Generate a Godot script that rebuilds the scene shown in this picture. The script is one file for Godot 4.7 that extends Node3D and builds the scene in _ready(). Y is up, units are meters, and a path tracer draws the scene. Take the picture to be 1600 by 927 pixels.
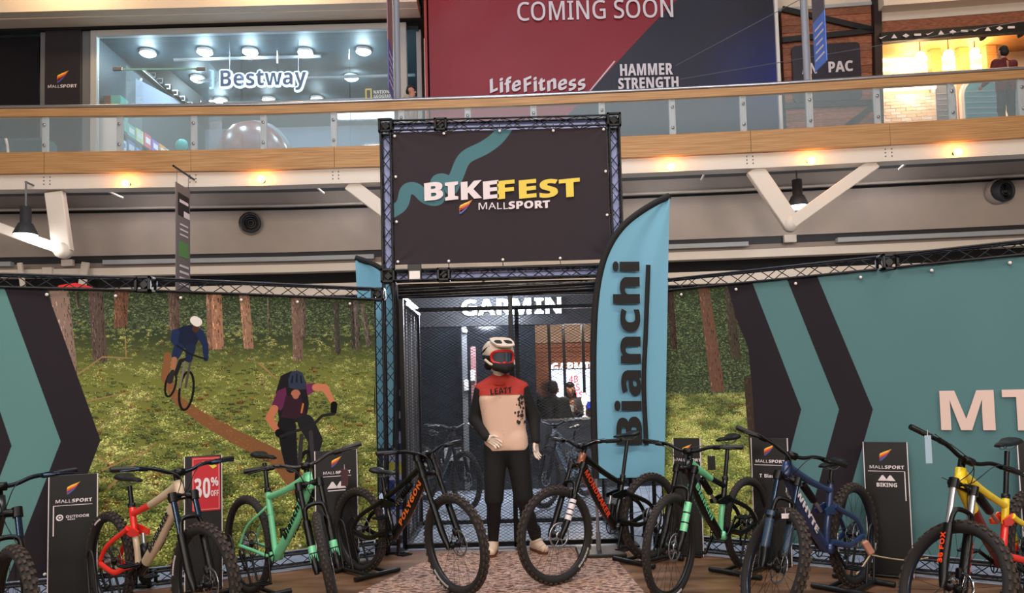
extends Node3D
# A bike festival stand in a shopping mall atrium.
const F := 1150.0
const CAM_H := 1.47
const PITCH := 0.05236
const ROLL := 0.026
var M := {}
var names := {}
var fonts := {}
var cam_basis: Basis
var rng := RandomNumberGenerator.new()
var shared := {}

func _ready():
	rng.seed = 7
	# ---------------------------------------------------------------- camera, light, exposure
	var cam := Camera3D.new()
	cam.name = "camera"
	cam.projection = Camera3D.PROJECTION_FRUSTUM
	cam.near = 0.1
	cam.far = 120.0
	cam.size = 0.1 * 927.0 / F
	cam.frustum_offset = Vector2(0, 0.1 * (552.0 - 463.5) / F)
	cam_basis = Basis(Vector3.RIGHT, PITCH) * Basis(Vector3.BACK, -ROLL)
	cam.transform = Transform3D(cam_basis, Vector3(0, CAM_H, 0))
	add_child(cam)
	cam.current = true
	var we := WorldEnvironment.new()
	we.name = "environment"
	var env := Environment.new()
	env.background_mode = Environment.BG_COLOR
	env.background_color = Color(0.02, 0.02, 0.025)
	env.tonemap_mode = Environment.TONE_MAPPER_LINEAR
	env.tonemap_exposure = 1.0
	env.sdfgi_enabled = true
	env.ssao_enabled = true
	env.ssil_enabled = true
	we.environment = env
	add_child(we)
	# the atrium's ceiling panels: [x, z, width, depth, energy, colour]
	for a in [[-5.5, -0.3, 3.0, 1.2, 40.0, Color(1.0, 0.95, 0.9)], [5.5, -0.3, 3.0, 1.2, 40.0, Color(1.0, 0.95, 0.9)], [0.0, -0.3, 4.0, 1.2, 48.0, Color(1.0, 0.93, 0.86)], [-6.0, -5.0, 3.0, 1.2, 44.0, Color(0.80, 0.9, 1.0)], [6.0, -5.0, 3.0, 1.2, 44.0, Color(0.80, 0.9, 1.0)], [0.0, -8.5, 3.0, 1.2, 40.0, Color(0.78, 0.88, 1.0)]]:
		var l := AreaLight3D.new()
		l.name = "ceiling_panel_light"
		l.area_size = Vector2(a[2], a[3])
		l.light_energy = a[4] * K_ROOM
		l.light_color = a[5]
		l.area_range = 60.0
		l.area_attenuation = 2.0
		l.shadow_enabled = true
		l.rotation.x = -PI / 2
		l.position = Vector3(a[0], 13.78, a[1])
		add_child(l, true)
		ceiling_panels.append(a)
	# the lit shop windows of the opposite gallery, behind the viewer: [x, y, width, height, energy]
	for a in [[-9.0, 6.6, 5.0, 2.6, 62.0], [0.0, 6.6, 5.0, 2.6, 62.0], [9.0, 6.6, 5.0, 2.6, 62.0]]:
		var l := AreaLight3D.new()
		l.name = "opposite_window_light"
		l.area_size = Vector2(a[2], a[3])
		l.light_energy = a[4] * K_ROOM
		l.light_color = Color(1.0, 0.955, 0.92)
		l.area_range = 60.0
		l.area_attenuation = 2.0
		l.shadow_enabled = true
		l.position = Vector3(a[0], a[1], 7.85)
		add_child(l, true)
		opposite_windows.append(a)
	materials()
	room()
	balcony()
	ground_header()
	upper_left_store()
	hoarding()
	wood_front()
	upper_right_store()
	tower()
	cage()
	watch_store()
	side_walls()
	flags()
	bikes()
	stands()
	mannequin()
	people()
	small_things()

const K_ROOM := 1.0
var ceiling_panels := []
var opposite_windows := []

# ------------------------------------------------------------------ points from the photograph
func ray(x: float, y: float) -> Vector3:
	return cam_basis * Vector3((x - 800.0) / F, (552.0 - y) / F, -1.0)
func P(x: float, y: float, d: float) -> Vector3:   # on the plane z = -d
	var r := ray(x, y)
	return Vector3(0, CAM_H, 0) + r * (d / -r.z)
func PY(x: float, y: float, h: float) -> Vector3:  # on the plane y = h
	var r := ray(x, y)
	return Vector3(0, CAM_H, 0) + r * ((h - CAM_H) / r.y)

# ------------------------------------------------------------------ naming
func numbered(n: String) -> String:
	if not names.has(n):
		names[n] = 0
		return n
	names[n] += 1
	return "%s_%03d" % [n, names[n]]

func tag(o, label := "", category := "", group := "", kind := ""):
	if label: o.set_meta("label", label)
	if category: o.set_meta("category", category)
	if group: o.set_meta("group", group)
	if kind: o.set_meta("kind", kind)
	return o

func thing(n: String, label: String, category: String, at := Vector3.ZERO, turn := 0.0, group := "") -> Node3D:
	var o := Node3D.new()
	o.name = numbered(n)
	o.position = at
	o.rotation.y = turn
	add_child(o)
	tag(o, label, category, group)
	return o

func struct_node(n: String, label := "", category := "") -> Node3D:
	var o := Node3D.new()
	o.name = numbered(n)
	add_child(o)
	tag(o, label, category, "", "structure")
	return o

func put(mesh: Mesh, n: String, m: Material, parent: Node = null) -> MeshInstance3D:
	var o := MeshInstance3D.new()
	o.mesh = mesh
	o.material_override = m
	o.cast_shadow = GeometryInstance3D.SHADOW_CASTING_SETTING_ON
	if parent == null:
		o.name = numbered(n)
		add_child(o)
	else:
		var i := 0
		var nm := n
		while parent.has_node(NodePath(nm)) and i < 400:
			i += 1
			nm = "%s_%03d" % [n, i]
		o.name = nm
		parent.add_child(o, true)
	return o

func fin(st: SurfaceTool, n: String, m: Material, parent: Node = null) -> MeshInstance3D:
	st.generate_normals()
	return put(st.commit(), n, m, parent)

func finmesh(st: SurfaceTool) -> ArrayMesh:
	st.generate_normals()
	return st.commit()

# ------------------------------------------------------------------ shapes
func nb() -> SurfaceTool:
	var st := SurfaceTool.new()
	st.begin(Mesh.PRIMITIVE_TRIANGLES)
	st.set_smooth_group(-1)
	return st

func tri(st: SurfaceTool, a: Vector3, b: Vector3, c: Vector3, out: Vector3):
	if (b - a).cross(c - a).dot(out) > 0:
		st.add_vertex(a); st.add_vertex(c); st.add_vertex(b)
	else:
		st.add_vertex(a); st.add_vertex(b); st.add_vertex(c)

func quad(st, a: Vector3, b: Vector3, c: Vector3, d: Vector3, out: Vector3):
	tri(st, a, b, c, out)
	tri(st, a, c, d, out)

func box(st: SurfaceTool, c: Vector3, s: Vector3, bas := Basis(), bev := 0.0):
	st.set_smooth_group(-1)
	var h := s * 0.5
	var b: float = min(bev, min(h.x, min(h.y, h.z)) * 0.49)
	for ax in 3:
		var u := (ax + 1) % 3
		var v := (ax + 2) % 3
		for sg in [-1.0, 1.0]:
			var n := Vector3.ZERO
			n[ax] = sg
			var q := []
			for k in [[-1, -1], [1, -1], [1, 1], [-1, 1]]:
				var p := Vector3.ZERO
				p[ax] = sg * h[ax]
				p[u] = k[0] * (h[u] - b)
				p[v] = k[1] * (h[v] - b)
				q.append(c + bas * p)
			quad(st, q[0], q[1], q[2], q[3], bas * n)
	if b <= 0.0: return
	for ax in 3:
		var u := (ax + 1) % 3
		var v := (ax + 2) % 3
		for su in [-1.0, 1.0]:
			for sv in [-1.0, 1.0]:
				var n := Vector3.ZERO
				n[u] = su; n[v] = sv
				var q := []
				for k in [[-1, 0], [1, 0], [1, 1], [-1, 1]]:
					var p := Vector3.ZERO
					p[ax] = k[0] * (h[ax] - b)
					p[u] = su * (h[u] - (b if k[1] == 1 else 0.0))
					p[v] = sv * (h[v] - (0.0 if k[1] == 1 else b))
					q.append(c + bas * p)
				quad(st, q[0], q[1], q[2], q[3], bas * n)
	for sx in [-1.0, 1.0]:
		for sy in [-1.0, 1.0]:
			for sz in [-1.0, 1.0]:
				tri(st, c + bas * Vector3(sx * h.x, sy * (h.y - b), sz * (h.z - b)), c + bas * Vector3(sx * (h.x - b), sy * h.y, sz * (h.z - b)), c + bas * Vector3(sx * (h.x - b), sy * (h.y - b), sz * h.z), bas * Vector3(sx, sy, sz))

func between(st: SurfaceTool, a: Vector3, b: Vector3, w: float, h: float, up := Vector3.UP, bev := 0.0):
	# a bar of cross-section w (across) by h (along up) from a to b
	var x := (b - a).normalized()
	var z := x.cross(up).normalized()
	var y := z.cross(x)
	box(st, (a + b) * 0.5, Vector3(a.distance_to(b), h, w), Basis(x, y, z), bev)

func cr(pts: Array, n := 6) -> Array:   # a smooth line through points
	var o := []
	for i in pts.size() - 1:
		var p0 = pts[max(i - 1, 0)]
		var p3 = pts[min(i + 2, pts.size() - 1)]
		for k in n:
			var t := float(k) / n
			if pts[i] is Vector3: o.append((pts[i] as Vector3).cubic_interpolate(pts[i + 1], p0, p3, t))
			else: o.append(cubic_interpolate(pts[i], pts[i + 1], p0, p3, t))
	o.append(pts[-1])
	return o

func tube(st: SurfaceTool, pts: Array, r, seg := 8, side := Vector3.ZERO, flat := 1.0, caps := true):
	# swept round section; flat stretches it along «side»
	st.set_smooth_group(1)
	var n := pts.size()
	var rings := []
	var last := side
	for i in n:
		var t: Vector3 = (pts[min(i + 1, n - 1)] - pts[max(i - 1, 0)]).normalized()
		if last == Vector3.ZERO: last = Vector3.UP.cross(t) if absf(t.y) < 0.9 else Vector3.RIGHT.cross(t)
		var s: Vector3 = (last - t * last.dot(t)).normalized()
		if side == Vector3.ZERO: last = s
		var u := t.cross(s)
		var rr: float = r[i] if r is Array else r
		var ring := []
		for k in seg:
			var a := TAU * k / seg
			ring.append(pts[i] + s * (cos(a) * rr * flat) + u * (sin(a) * rr))
		rings.append(ring)
	for i in n - 1:
		for k in seg:
			var k2 := (k + 1) % seg
			var out: Vector3 = rings[i][k] + rings[i][k2] + rings[i + 1][k] + rings[i + 1][k2] - (pts[i] + pts[i + 1]) * 2.0
			quad(st, rings[i][k], rings[i][k2], rings[i + 1][k2], rings[i + 1][k], out)
	if caps:
		st.set_smooth_group(-1)
		for e in [0, n - 1]:
			var d: Vector3 = pts[0] - pts[1] if e == 0 else pts[n - 1] - pts[n - 2]
			for k in seg: tri(st, pts[e], rings[e][k], rings[e][(k + 1) % seg], d)

func lathe(st: SurfaceTool, prof: Array, o: Vector3, axis := Vector3.UP, seg := 16, closed := false, sg := 1):
	# profile of Vector2(radius, along the axis) turned about the axis through o
	st.set_smooth_group(sg)
	var t := axis.normalized()
	var s := (Vector3.UP.cross(t) if absf(t.y) < 0.9 else Vector3.RIGHT.cross(t)).normalized()
	var u := t.cross(s)
	var m := prof.size()
	var mid := Vector2.ZERO
	for p in prof: mid += p / m
	for i in (m if closed else m - 1):
		var a: Vector2 = prof[i]
		var b: Vector2 = prof[(i + 1) % m]
		if a.distance_to(b) < 1e-6: continue
		var nrm := Vector2(b.y - a.y, a.x - b.x)
		if closed:
			if nrm.dot((a + b) * 0.5 - mid) < 0: nrm = -nrm
		for k in seg:
			var c0 := s * cos(TAU * k / seg) + u * sin(TAU * k / seg)
			var c1 := s * cos(TAU * (k + 1) / seg) + u * sin(TAU * (k + 1) / seg)
			var out := (c0 + c1) * 0.5 * nrm.x + t * nrm.y
			var A := o + c0 * a.x + t * a.y
			var Bq := o + c1 * a.x + t * a.y
			var C := o + c1 * b.x + t * b.y
			var D := o + c0 * b.x + t * b.y
			if a.x < 1e-6: tri(st, A, C, D, out)
			elif b.x < 1e-6: tri(st, A, Bq, C, out)
			else: quad(st, A, Bq, C, D, out)

func cyl(st, a: Vector3, b: Vector3, r: float, seg := 12, r2 := -1.0):
	if r2 < 0: r2 = r
	tube(st, [a, b], [r, r2], seg)

func ball(st, c: Vector3, r: Vector3, seg := 12, rings := 8, bas := Basis()):
	st.set_smooth_group(1)
	for i in rings:
		for k in seg:
			var q := []
			for e in [[i, k], [i, k + 1], [i + 1, k + 1], [i + 1, k]]:
				var th: float = PI * e[0] / rings
				var ph: float = TAU * e[1] / seg
				q.append(c + bas * (Vector3(sin(th) * cos(ph), cos(th), sin(th) * sin(ph)) * r))
			var out: Vector3 = (q[0] + q[2]) * 0.5 - c
			if i == 0: tri(st, q[0], q[2], q[3], out)
			elif i == rings - 1: tri(st, q[0], q[1], q[2], out)
			else: quad(st, q[0], q[1], q[2], q[3], out)

func slab(st: SurfaceTool, poly: PackedVector2Array, t: Transform3D, depth: float):
	# a polygon in the x-y plane of t, thickened by depth towards -z of t
	st.set_smooth_group(-1)
	var ix := Geometry2D.triangulate_polygon(poly)
	var f := t.basis.z
	for i in range(0, ix.size(), 3):
		var a := t * Vector3(poly[ix[i]].x, poly[ix[i]].y, 0)
		var b := t * Vector3(poly[ix[i + 1]].x, poly[ix[i + 1]].y, 0)
		var c := t * Vector3(poly[ix[i + 2]].x, poly[ix[i + 2]].y, 0)
		tri(st, a, b, c, f)
		tri(st, a - f * depth, b - f * depth, c - f * depth, -f)
	var ccw := not Geometry2D.is_polygon_clockwise(poly)
	for i in poly.size():
		var p := poly[i]
		var q := poly[(i + 1) % poly.size()]
		var e := q - p
		var nn := Vector2(e.y, -e.x) if ccw else Vector2(-e.y, e.x)
		var A := t * Vector3(p.x, p.y, 0)
		var Bq := t * Vector3(q.x, q.y, 0)
		quad(st, A, Bq, Bq - f * depth, A - f * depth, t.basis * Vector3(nn.x, nn.y, 0))

func rrect(w: float, h: float, r: float, n := 4) -> PackedVector2Array:
	var o := PackedVector2Array()
	for c in [[1, 1, 0.0], [-1, 1, PI / 2], [-1, -1, PI], [1, -1, PI * 1.5]]:
		for k in n + 1:
			var a: float = c[2] + PI / 2 * k / n
			o.append(Vector2(c[0] * (w / 2 - r) + cos(a) * r, c[1] * (h / 2 - r) + sin(a) * r))
	return o

func sheet(nu: int, nv: int, f: Callable, thick := 0.0) -> ArrayMesh:
	# a cloth-like sheet with UVs: f(u, v) -> Vector3, u and v from 0 to 1, v = 0 on top
	var st := SurfaceTool.new()
	st.begin(Mesh.PRIMITIVE_TRIANGLES)
	for side in (2 if thick > 0 else 1):
		for j in nv + 1:
			for i in nu + 1:
				var u := float(i) / nu
				var v := float(j) / nv
				var p: Vector3 = f.call(u, v)
				var du: Vector3 = f.call(u + 0.01, v) - f.call(u - 0.01, v)
				var dv: Vector3 = f.call(u, v + 0.01) - f.call(u, v - 0.01)
				var n := dv.cross(du).normalized()
				st.set_normal(n if side == 0 else -n)
				st.set_uv(Vector2(u, v))
				st.add_vertex(p - n * thick * side)
	var m := (nu + 1) * (nv + 1)
	for side in (2 if thick > 0 else 1):
		for j in nv:
			for i in nu:
				var a := j * (nu + 1) + i + m * side
				var b := a + 1
				var c := a + nu + 1
				var d := c + 1
				if side == 0:
					for q in [a, b, c, b, d, c]: st.add_index(q)
				else:
					for q in [a, c, b, b, c, d]: st.add_index(q)
	return st.commit()

# ------------------------------------------------------------------ lettering
func font(bold := true, skew := 0.0, embolden := 0.0, serif := false) -> Font:
	var key := "%s %s %s %s" % [bold, skew, embolden, serif]
	if not fonts.has(key):
		var f := SystemFont.new()
		f.font_names = PackedStringArray(["Droid Serif" if serif else "Droid Sans"])
		f.font_weight = 700 if bold else 400
		if skew != 0.0 or embolden != 0.0:
			var v := FontVariation.new()
			v.base_font = f
			v.variation_embolden = embolden
			v.variation_transform = Transform2D(Vector2(1, 0), Vector2(skew, 1), Vector2.ZERO)
			fonts[key] = v
		else:
			fonts[key] = f
	return fonts[key]

func text(s: String, width: float, height: float, t: Transform3D, m: Material, parent: Node = null, o := {}) -> MeshInstance3D:
	# lettering that fills width x height, centred on t and facing its +z
	var tm := TextMesh.new()
	tm.font = font(o.get("bold", true), o.get("skew", 0.0), o.get("embolden", 0.0), o.get("serif", false))
	tm.text = s
	tm.font_size = 48
	tm.pixel_size = 0.01
	tm.curve_step = o.get("step", 3.0)
	tm.depth = 0.05
	var bb := tm.get_aabb()
	var sx: float = width / bb.size.x if width > 0 else height / bb.size.y
	var sy: float = height / bb.size.y
	var sz: float = o.get("depth", 0.004) / 0.05
	var b := t.basis * Basis(Vector3(sx, 0, 0), Vector3(0, sy, 0), Vector3(0, 0, sz))
	var c := bb.get_center()
	var mi := put(tm, o.get("name", "lettering"), m, parent)
	mi.transform = Transform3D(b, t.origin - b * Vector3(c.x, c.y, -0.025))
	return mi

# the mall's swoosh: flame-like strokes, in one part per colour
func swoosh(t: Transform3D, size: float, parent: Node):
	var cols := ["swoosh_yellow", "swoosh_orange", "swoosh_red", "swoosh_blue"]
	for i in 4:
		var y := -0.16 * i
		var poly := PackedVector2Array()
		var top := [Vector2(-0.45, -0.05 + y * 0.9), Vector2(-0.38, 0.13 + y * 0.7), Vector2(-0.1, 0.27 + y * 0.75), Vector2(0.5 - i * 0.07, 0.5 + y * 0.62)]
		var bot := [Vector2(0.12 - i * 0.03, 0.24 + y * 0.8), Vector2(-0.18, 0.10 + y * 0.9), Vector2(-0.33, 0.0 + y * 0.95)]
		for p in top + bot: poly.append(p * size)
		var st := nb()
		slab(st, poly, t, 0.003)
		fin(st, "emblem_stroke", M[cols[i]], parent)

# ------------------------------------------------------------------ painting of prints
func poly_fill(im: Image, pts: Array, col: Color):
	var y0 := 1e9
	var y1 := -1e9
	for p in pts:
		y0 = min(y0, p.y); y1 = max(y1, p.y)
	var n := pts.size()
	for y in range(max(0, int(y0)), min(im.get_height() - 1, int(y1)) + 1):
		var yy := y + 0.5
		var xs := []
		for i in n:
			var a: Vector2 = pts[i]
			var b: Vector2 = pts[(i + 1) % n]
			if (a.y <= yy) != (b.y <= yy): xs.append(a.x + (yy - a.y) / (b.y - a.y) * (b.x - a.x))
		xs.sort()
		for k in range(0, xs.size() - 1, 2):
			var x0 := int(round(xs[k]))
			im.fill_rect(Rect2i(x0, y, max(1, int(round(xs[k + 1])) - x0), 1), col)

func stroke(im: Image, a: Vector2, b: Vector2, ra: float, rb: float, col: Color):
	var d := (b - a).normalized() if a.distance_to(b) > 0.01 else Vector2.RIGHT
	var n := Vector2(-d.y, d.x)
	var pts := []
	for k in 7:
		var q := PI / 2 + PI * k / 6
		pts.append(a + (d * cos(q) + n * sin(q)) * ra)
	for k in 7:
		var q := -PI / 2 + PI * k / 6
		pts.append(b + (d * cos(q) + n * sin(q)) * rb)
	poly_fill(im, pts, col)

func strokes(im: Image, pts: Array, r, col: Color):
	for i in pts.size() - 1:
		stroke(im, pts[i], pts[i + 1], r[i] if r is Array else r, r[i + 1] if r is Array else r, col)

func ring_stroke(im: Image, c: Vector2, rx: float, ry: float, w: float, col: Color, tilt := 0.0):
	var l := Vector2.ZERO
	for k in 33:
		var q := TAU * k / 32
		var p := c + Vector2(cos(q) * rx, sin(q) * ry).rotated(tilt)
		if k: stroke(im, l, p, w, w, col)
		l = p

func shade(c: Color, k: float) -> Color:
	return Color(clampf(c.r * k, 0, 1), clampf(c.g * k, 0, 1), clampf(c.b * k, 0, 1))

# ------------------------------------------------------------------ materials
func mat(n: String, c: Color, rough := 0.6, metal := 0.0, o := {}) -> StandardMaterial3D:
	var m := StandardMaterial3D.new()
	m.resource_name = n
	m.albedo_color = c
	m.roughness = rough
	m.metallic = metal
	for k in o: m.set(k, o[k])
	if c.a < 1.0: m.transparency = BaseMaterial3D.TRANSPARENCY_ALPHA
	M[n] = m
	return m

func glow(n: String, c: Color, e: float) -> StandardMaterial3D:
	return mat(n, Color(c.r, c.g, c.b), 0.5, 0.0, {"emission_enabled": true, "emission": c, "emission_energy_multiplier": e})

func noise_tex(freq: float, stops: Array, seed_ := 1, size := 512, fractal := 4, stretch := 1.0) -> NoiseTexture2D:
	var n := FastNoiseLite.new()
	n.seed = seed_
	n.noise_type = FastNoiseLite.TYPE_SIMPLEX_SMOOTH
	n.frequency = freq
	n.fractal_octaves = fractal
	var t := NoiseTexture2D.new()
	t.width = size
	t.height = size
	t.seamless = true
	t.noise = n
	var g := Gradient.new()
	var offs := PackedFloat32Array()
	var cols := PackedColorArray()
	for s in stops:
		offs.append(s[0]); cols.append(s[1])
	g.offsets = offs
	g.colors = cols
	t.color_ramp = g
	return t

func triplanar(m: StandardMaterial3D, tex: Texture2D, scale: Vector3, world := true):
	m.albedo_texture = tex
	m.uv1_triplanar = true
	m.uv1_world_triplanar = world
	m.uv1_scale = scale

func materials():
	mat("black_paint", Color(0.045, 0.045, 0.055), 0.45)
	mat("black_metal", Color(0.03, 0.033, 0.045), 0.35, 0.4)
	mat("truss_black", Color(0.055, 0.065, 0.10), 0.4, 0.3)
	mat("dark_grey", Color(0.16, 0.16, 0.17), 0.6)
	mat("mid_grey", Color(0.42, 0.42, 0.43), 0.6)
	mat("light_grey", Color(0.68, 0.68, 0.67), 0.5)
	mat("white", Color(0.9, 0.88, 0.87), 0.5)
	mat("print_white", Color(0.86, 0.82, 0.84), 0.6)
	mat("cream", Color(0.86, 0.80, 0.73), 0.6)
	mat("plaster", Color(0.62, 0.56, 0.51), 0.8)
	mat("steel", Color(0.7, 0.7, 0.72), 0.3, 0.9)
	mat("chrome", Color(0.8, 0.8, 0.82), 0.15, 1.0)
	mat("charcoal_print", Color(0.235, 0.205, 0.215), 0.55)
	mat("teal_print", Color(0.40, 0.62, 0.63), 0.55)
	mat("yellow_print", Color(0.86, 0.76, 0.26), 0.55)
	mat("flag_blue", Color(0.42, 0.65, 0.76), 0.7, 0.0, {"backlight_enabled": true, "backlight": Color(0.15, 0.25, 0.28), "cull_mode": BaseMaterial3D.CULL_DISABLED})
	mat("flag_black", Color(0.04, 0.04, 0.05), 0.8)
	mat("swoosh_yellow", Color(0.95, 0.75, 0.25), 0.5)
	mat("swoosh_orange", Color(0.92, 0.48, 0.18), 0.5)
	mat("swoosh_red", Color(0.78, 0.20, 0.22), 0.5)
	mat("swoosh_blue", Color(0.28, 0.33, 0.60), 0.5)
	mat("sale_red", Color(0.72, 0.10, 0.16), 0.5)
	mat("glass", Color(0.86, 0.94, 0.94, 0.10), 0.03)
	mat("glass_edge", Color(0.55, 0.75, 0.72), 0.2)
	mat("shop_glass", Color(0.86, 0.94, 0.96, 0.08), 0.03)
	mat("rubber", Color(0.115, 0.10, 0.095), 0.85)
	mat("tire_tread", Color(0.235, 0.185, 0.155), 0.9)
	mat("rim_black", Color(0.045, 0.045, 0.05), 0.4)
	mat("skin", Color(0.72, 0.50, 0.40), 0.6)
	mat("hair", Color(0.05, 0.04, 0.04), 0.7)
	mat("mannequin_white", Color(0.86, 0.78, 0.72), 0.45)
	glow("globe_glow", Color(1.0, 0.72, 0.35), 14.0)
	glow("lens_glow", Color(0.95, 0.96, 1.0), 9.0)
	glow("store_lens_glow", Color(0.92, 0.98, 1.0), 22.0)
	glow("ceiling_glow", Color(1.0, 0.96, 0.9), 3.0)
	glow("sign_glow", Color(0.95, 0.97, 1.0), 2.6)
	glow("halo_glow", Color(0.80, 0.92, 1.0), 1.5)
	glow("warm_strip_glow", Color(1.0, 0.92, 0.78), 4.0)
	glow("bulb_glow", Color(1.0, 0.85, 0.6), 26.0)
	# woods
	var w := mat("oak", Color(1, 1, 1), 0.55)
	triplanar(w, noise_tex(0.03, [[0.0, Color(0.56, 0.38, 0.21)], [0.45, Color(0.68, 0.49, 0.29)], [0.6, Color(0.72, 0.53, 0.33)], [1.0, Color(0.80, 0.62, 0.42)]], 3), Vector3(0.05, 3.2, 0.05))
	w = mat("oak_pale", Color(1, 1, 1), 0.5)
	triplanar(w, noise_tex(0.03, [[0.0, Color(0.62, 0.46, 0.30)], [0.5, Color(0.75, 0.59, 0.42)], [1.0, Color(0.84, 0.70, 0.55)]], 5), Vector3(0.2, 3.0, 0.2))
	for i in 4:
		w = mat("plank_%d" % i, Color(1, 1, 1).darkened(0.07 * i), 0.6)
		triplanar(w, noise_tex(0.035, [[0.0, Color(0.40, 0.21, 0.14)], [0.4, Color(0.62, 0.36, 0.24)], [0.6, Color(0.68, 0.41, 0.28)], [1.0, Color(0.78, 0.52, 0.38)]], 9 + i), Vector3(0.3, 2.2, 0.3))
	w = mat("brick_wood", Color(1, 1, 1), 0.6)
	triplanar(w, noise_tex(0.05, [[0.0, Color(0.38, 0.19, 0.10)], [0.5, Color(0.60, 0.35, 0.21)], [1.0, Color(0.72, 0.47, 0.31)]], 21), Vector3(0.6, 3.0, 0.6))
	# floors
	w = mat("brown_floor", Color(1, 1, 1), 0.42)
	triplanar(w, noise_tex(0.012, [[0.0, Color(0.30, 0.20, 0.14)], [0.5, Color(0.42, 0.30, 0.215)], [1.0, Color(0.52, 0.39, 0.29)]], 31), Vector3(0.25, 0.25, 0.9))
	w = mat("store_floor", Color(1, 1, 1), 0.22)
	triplanar(w, noise_tex(0.02, [[0.0, Color(0.58, 0.62, 0.67)], [0.5, Color(0.66, 0.69, 0.74)], [1.0, Color(0.72, 0.75, 0.80)]], 33), Vector3(0.4, 0.4, 0.4))
	w = mat("pebble_carpet", Color(1, 1, 1), 0.95)
	triplanar(w, noise_tex(0.032, [[0.0, Color(0.13, 0.11, 0.10)], [0.40, Color(0.40, 0.28, 0.24)], [0.50, Color(0.66, 0.50, 0.42)], [0.60, Color(0.82, 0.68, 0.60)], [0.68, Color(0.46, 0.36, 0.32)], [1.0, Color(0.92, 0.83, 0.77)]], 35, 512, 3), Vector3(0.7, 0.7, 1.5))
	w = mat("atrium_wall", Color(1, 1, 1), 0.85)
	triplanar(w, noise_tex(0.02, [[0.0, Color(0.55, 0.52, 0.48)], [1.0, Color(0.62, 0.58, 0.54)]], 37), Vector3(0.3, 0.3, 0.3))
	w = mat("bulkhead", Color(1, 1, 1), 0.8)
	triplanar(w, noise_tex(0.01, [[0.0, Color(0.68, 0.62, 0.565)], [1.0, Color(0.73, 0.66, 0.60)]], 39), Vector3(0.2, 0.2, 0.2))
	mat("slate_ceiling", Color(0.155, 0.20, 0.225), 0.6)
	mat("wall_dark", Color(0.09, 0.09, 0.11), 0.6)
	mat("void_black", Color(0.015, 0.015, 0.02), 0.9)

# ------------------------------------------------------------------ the room
const KX := [-16.5, -10.2, -5.1, 0.0, 2.7, 5.25, 10.0, 16.5]
const KZ := [-14.2, -14.55, -14.75, -14.66, -14.54, -14.39, -13.95, -13.2]
func zc(x: float) -> float:   # the balcony's edge, seen from above
	for i in KX.size() - 1:
		if x <= KX[i + 1]: return lerpf(KZ[i], KZ[i + 1], (x - KX[i]) / (KX[i + 1] - KX[i]))
	return KZ[-1]
func CV(x: float, off: float, y: float) -> Vector3:
	return Vector3(x, y, zc(x) - off)
func CP(x: float, y: float, off: float) -> Vector3:   # pixel onto the curve set back by off
	var p := P(x, y, 14.6 + off)
	for i in 4: p = P(x, y, off - zc(p.x))
	return p

func strip(st: SurfaceTool, x0: float, x1: float, o0: float, o1: float, y0: float, y1: float):
	# a bar following the balcony's edge, o0 nearer the atrium than o1
	st.set_smooth_group(-1)
	var xs := [x0]
	for k in KX: if k > x0 + 0.01 and k < x1 - 0.01: xs.append(k)
	xs.append(x1)
	for i in xs.size() - 1:
		var a: float = xs[i]
		var b: float = xs[i + 1]
		quad(st, CV(a, o0, y0), CV(b, o0, y0), CV(b, o0, y1), CV(a, o0, y1), Vector3.BACK)
		quad(st, CV(a, o1, y0), CV(b, o1, y0), CV(b, o1, y1), CV(a, o1, y1), Vector3.FORWARD)
		quad(st, CV(a, o0, y1), CV(b, o0, y1), CV(b, o1, y1), CV(a, o1, y1), Vector3.UP)
		quad(st, CV(a, o0, y0), CV(b, o0, y0), CV(b, o1, y0), CV(a, o1, y0), Vector3.DOWN)
	for e in [[x0, Vector3.LEFT], [x1, Vector3.RIGHT]]:
		quad(st, CV(e[0], o0, y0), CV(e[0], o1, y0), CV(e[0], o1, y1), CV(e[0], o0, y1), e[1])

func sbox(n: String, c: Vector3, s: Vector3, m: Material, label := "", parent: Node = null, bev := 0.0) -> MeshInstance3D:
	var st := nb()
	box(st, c, s, Basis(), bev)
	var o := fin(st, n, m, parent)
	if parent == null: tag(o, label, "", "", "structure")
	return o

func sstrip(n: String, x0, x1, o0, o1, y0, y1, m: Material, label := "", parent: Node = null) -> MeshInstance3D:
	var st := nb()
	strip(st, x0, x1, o0, o1, y0, y1)
	var o := fin(st, n, m, parent)
	if parent == null: tag(o, label, "", "", "structure")
	return o

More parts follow.
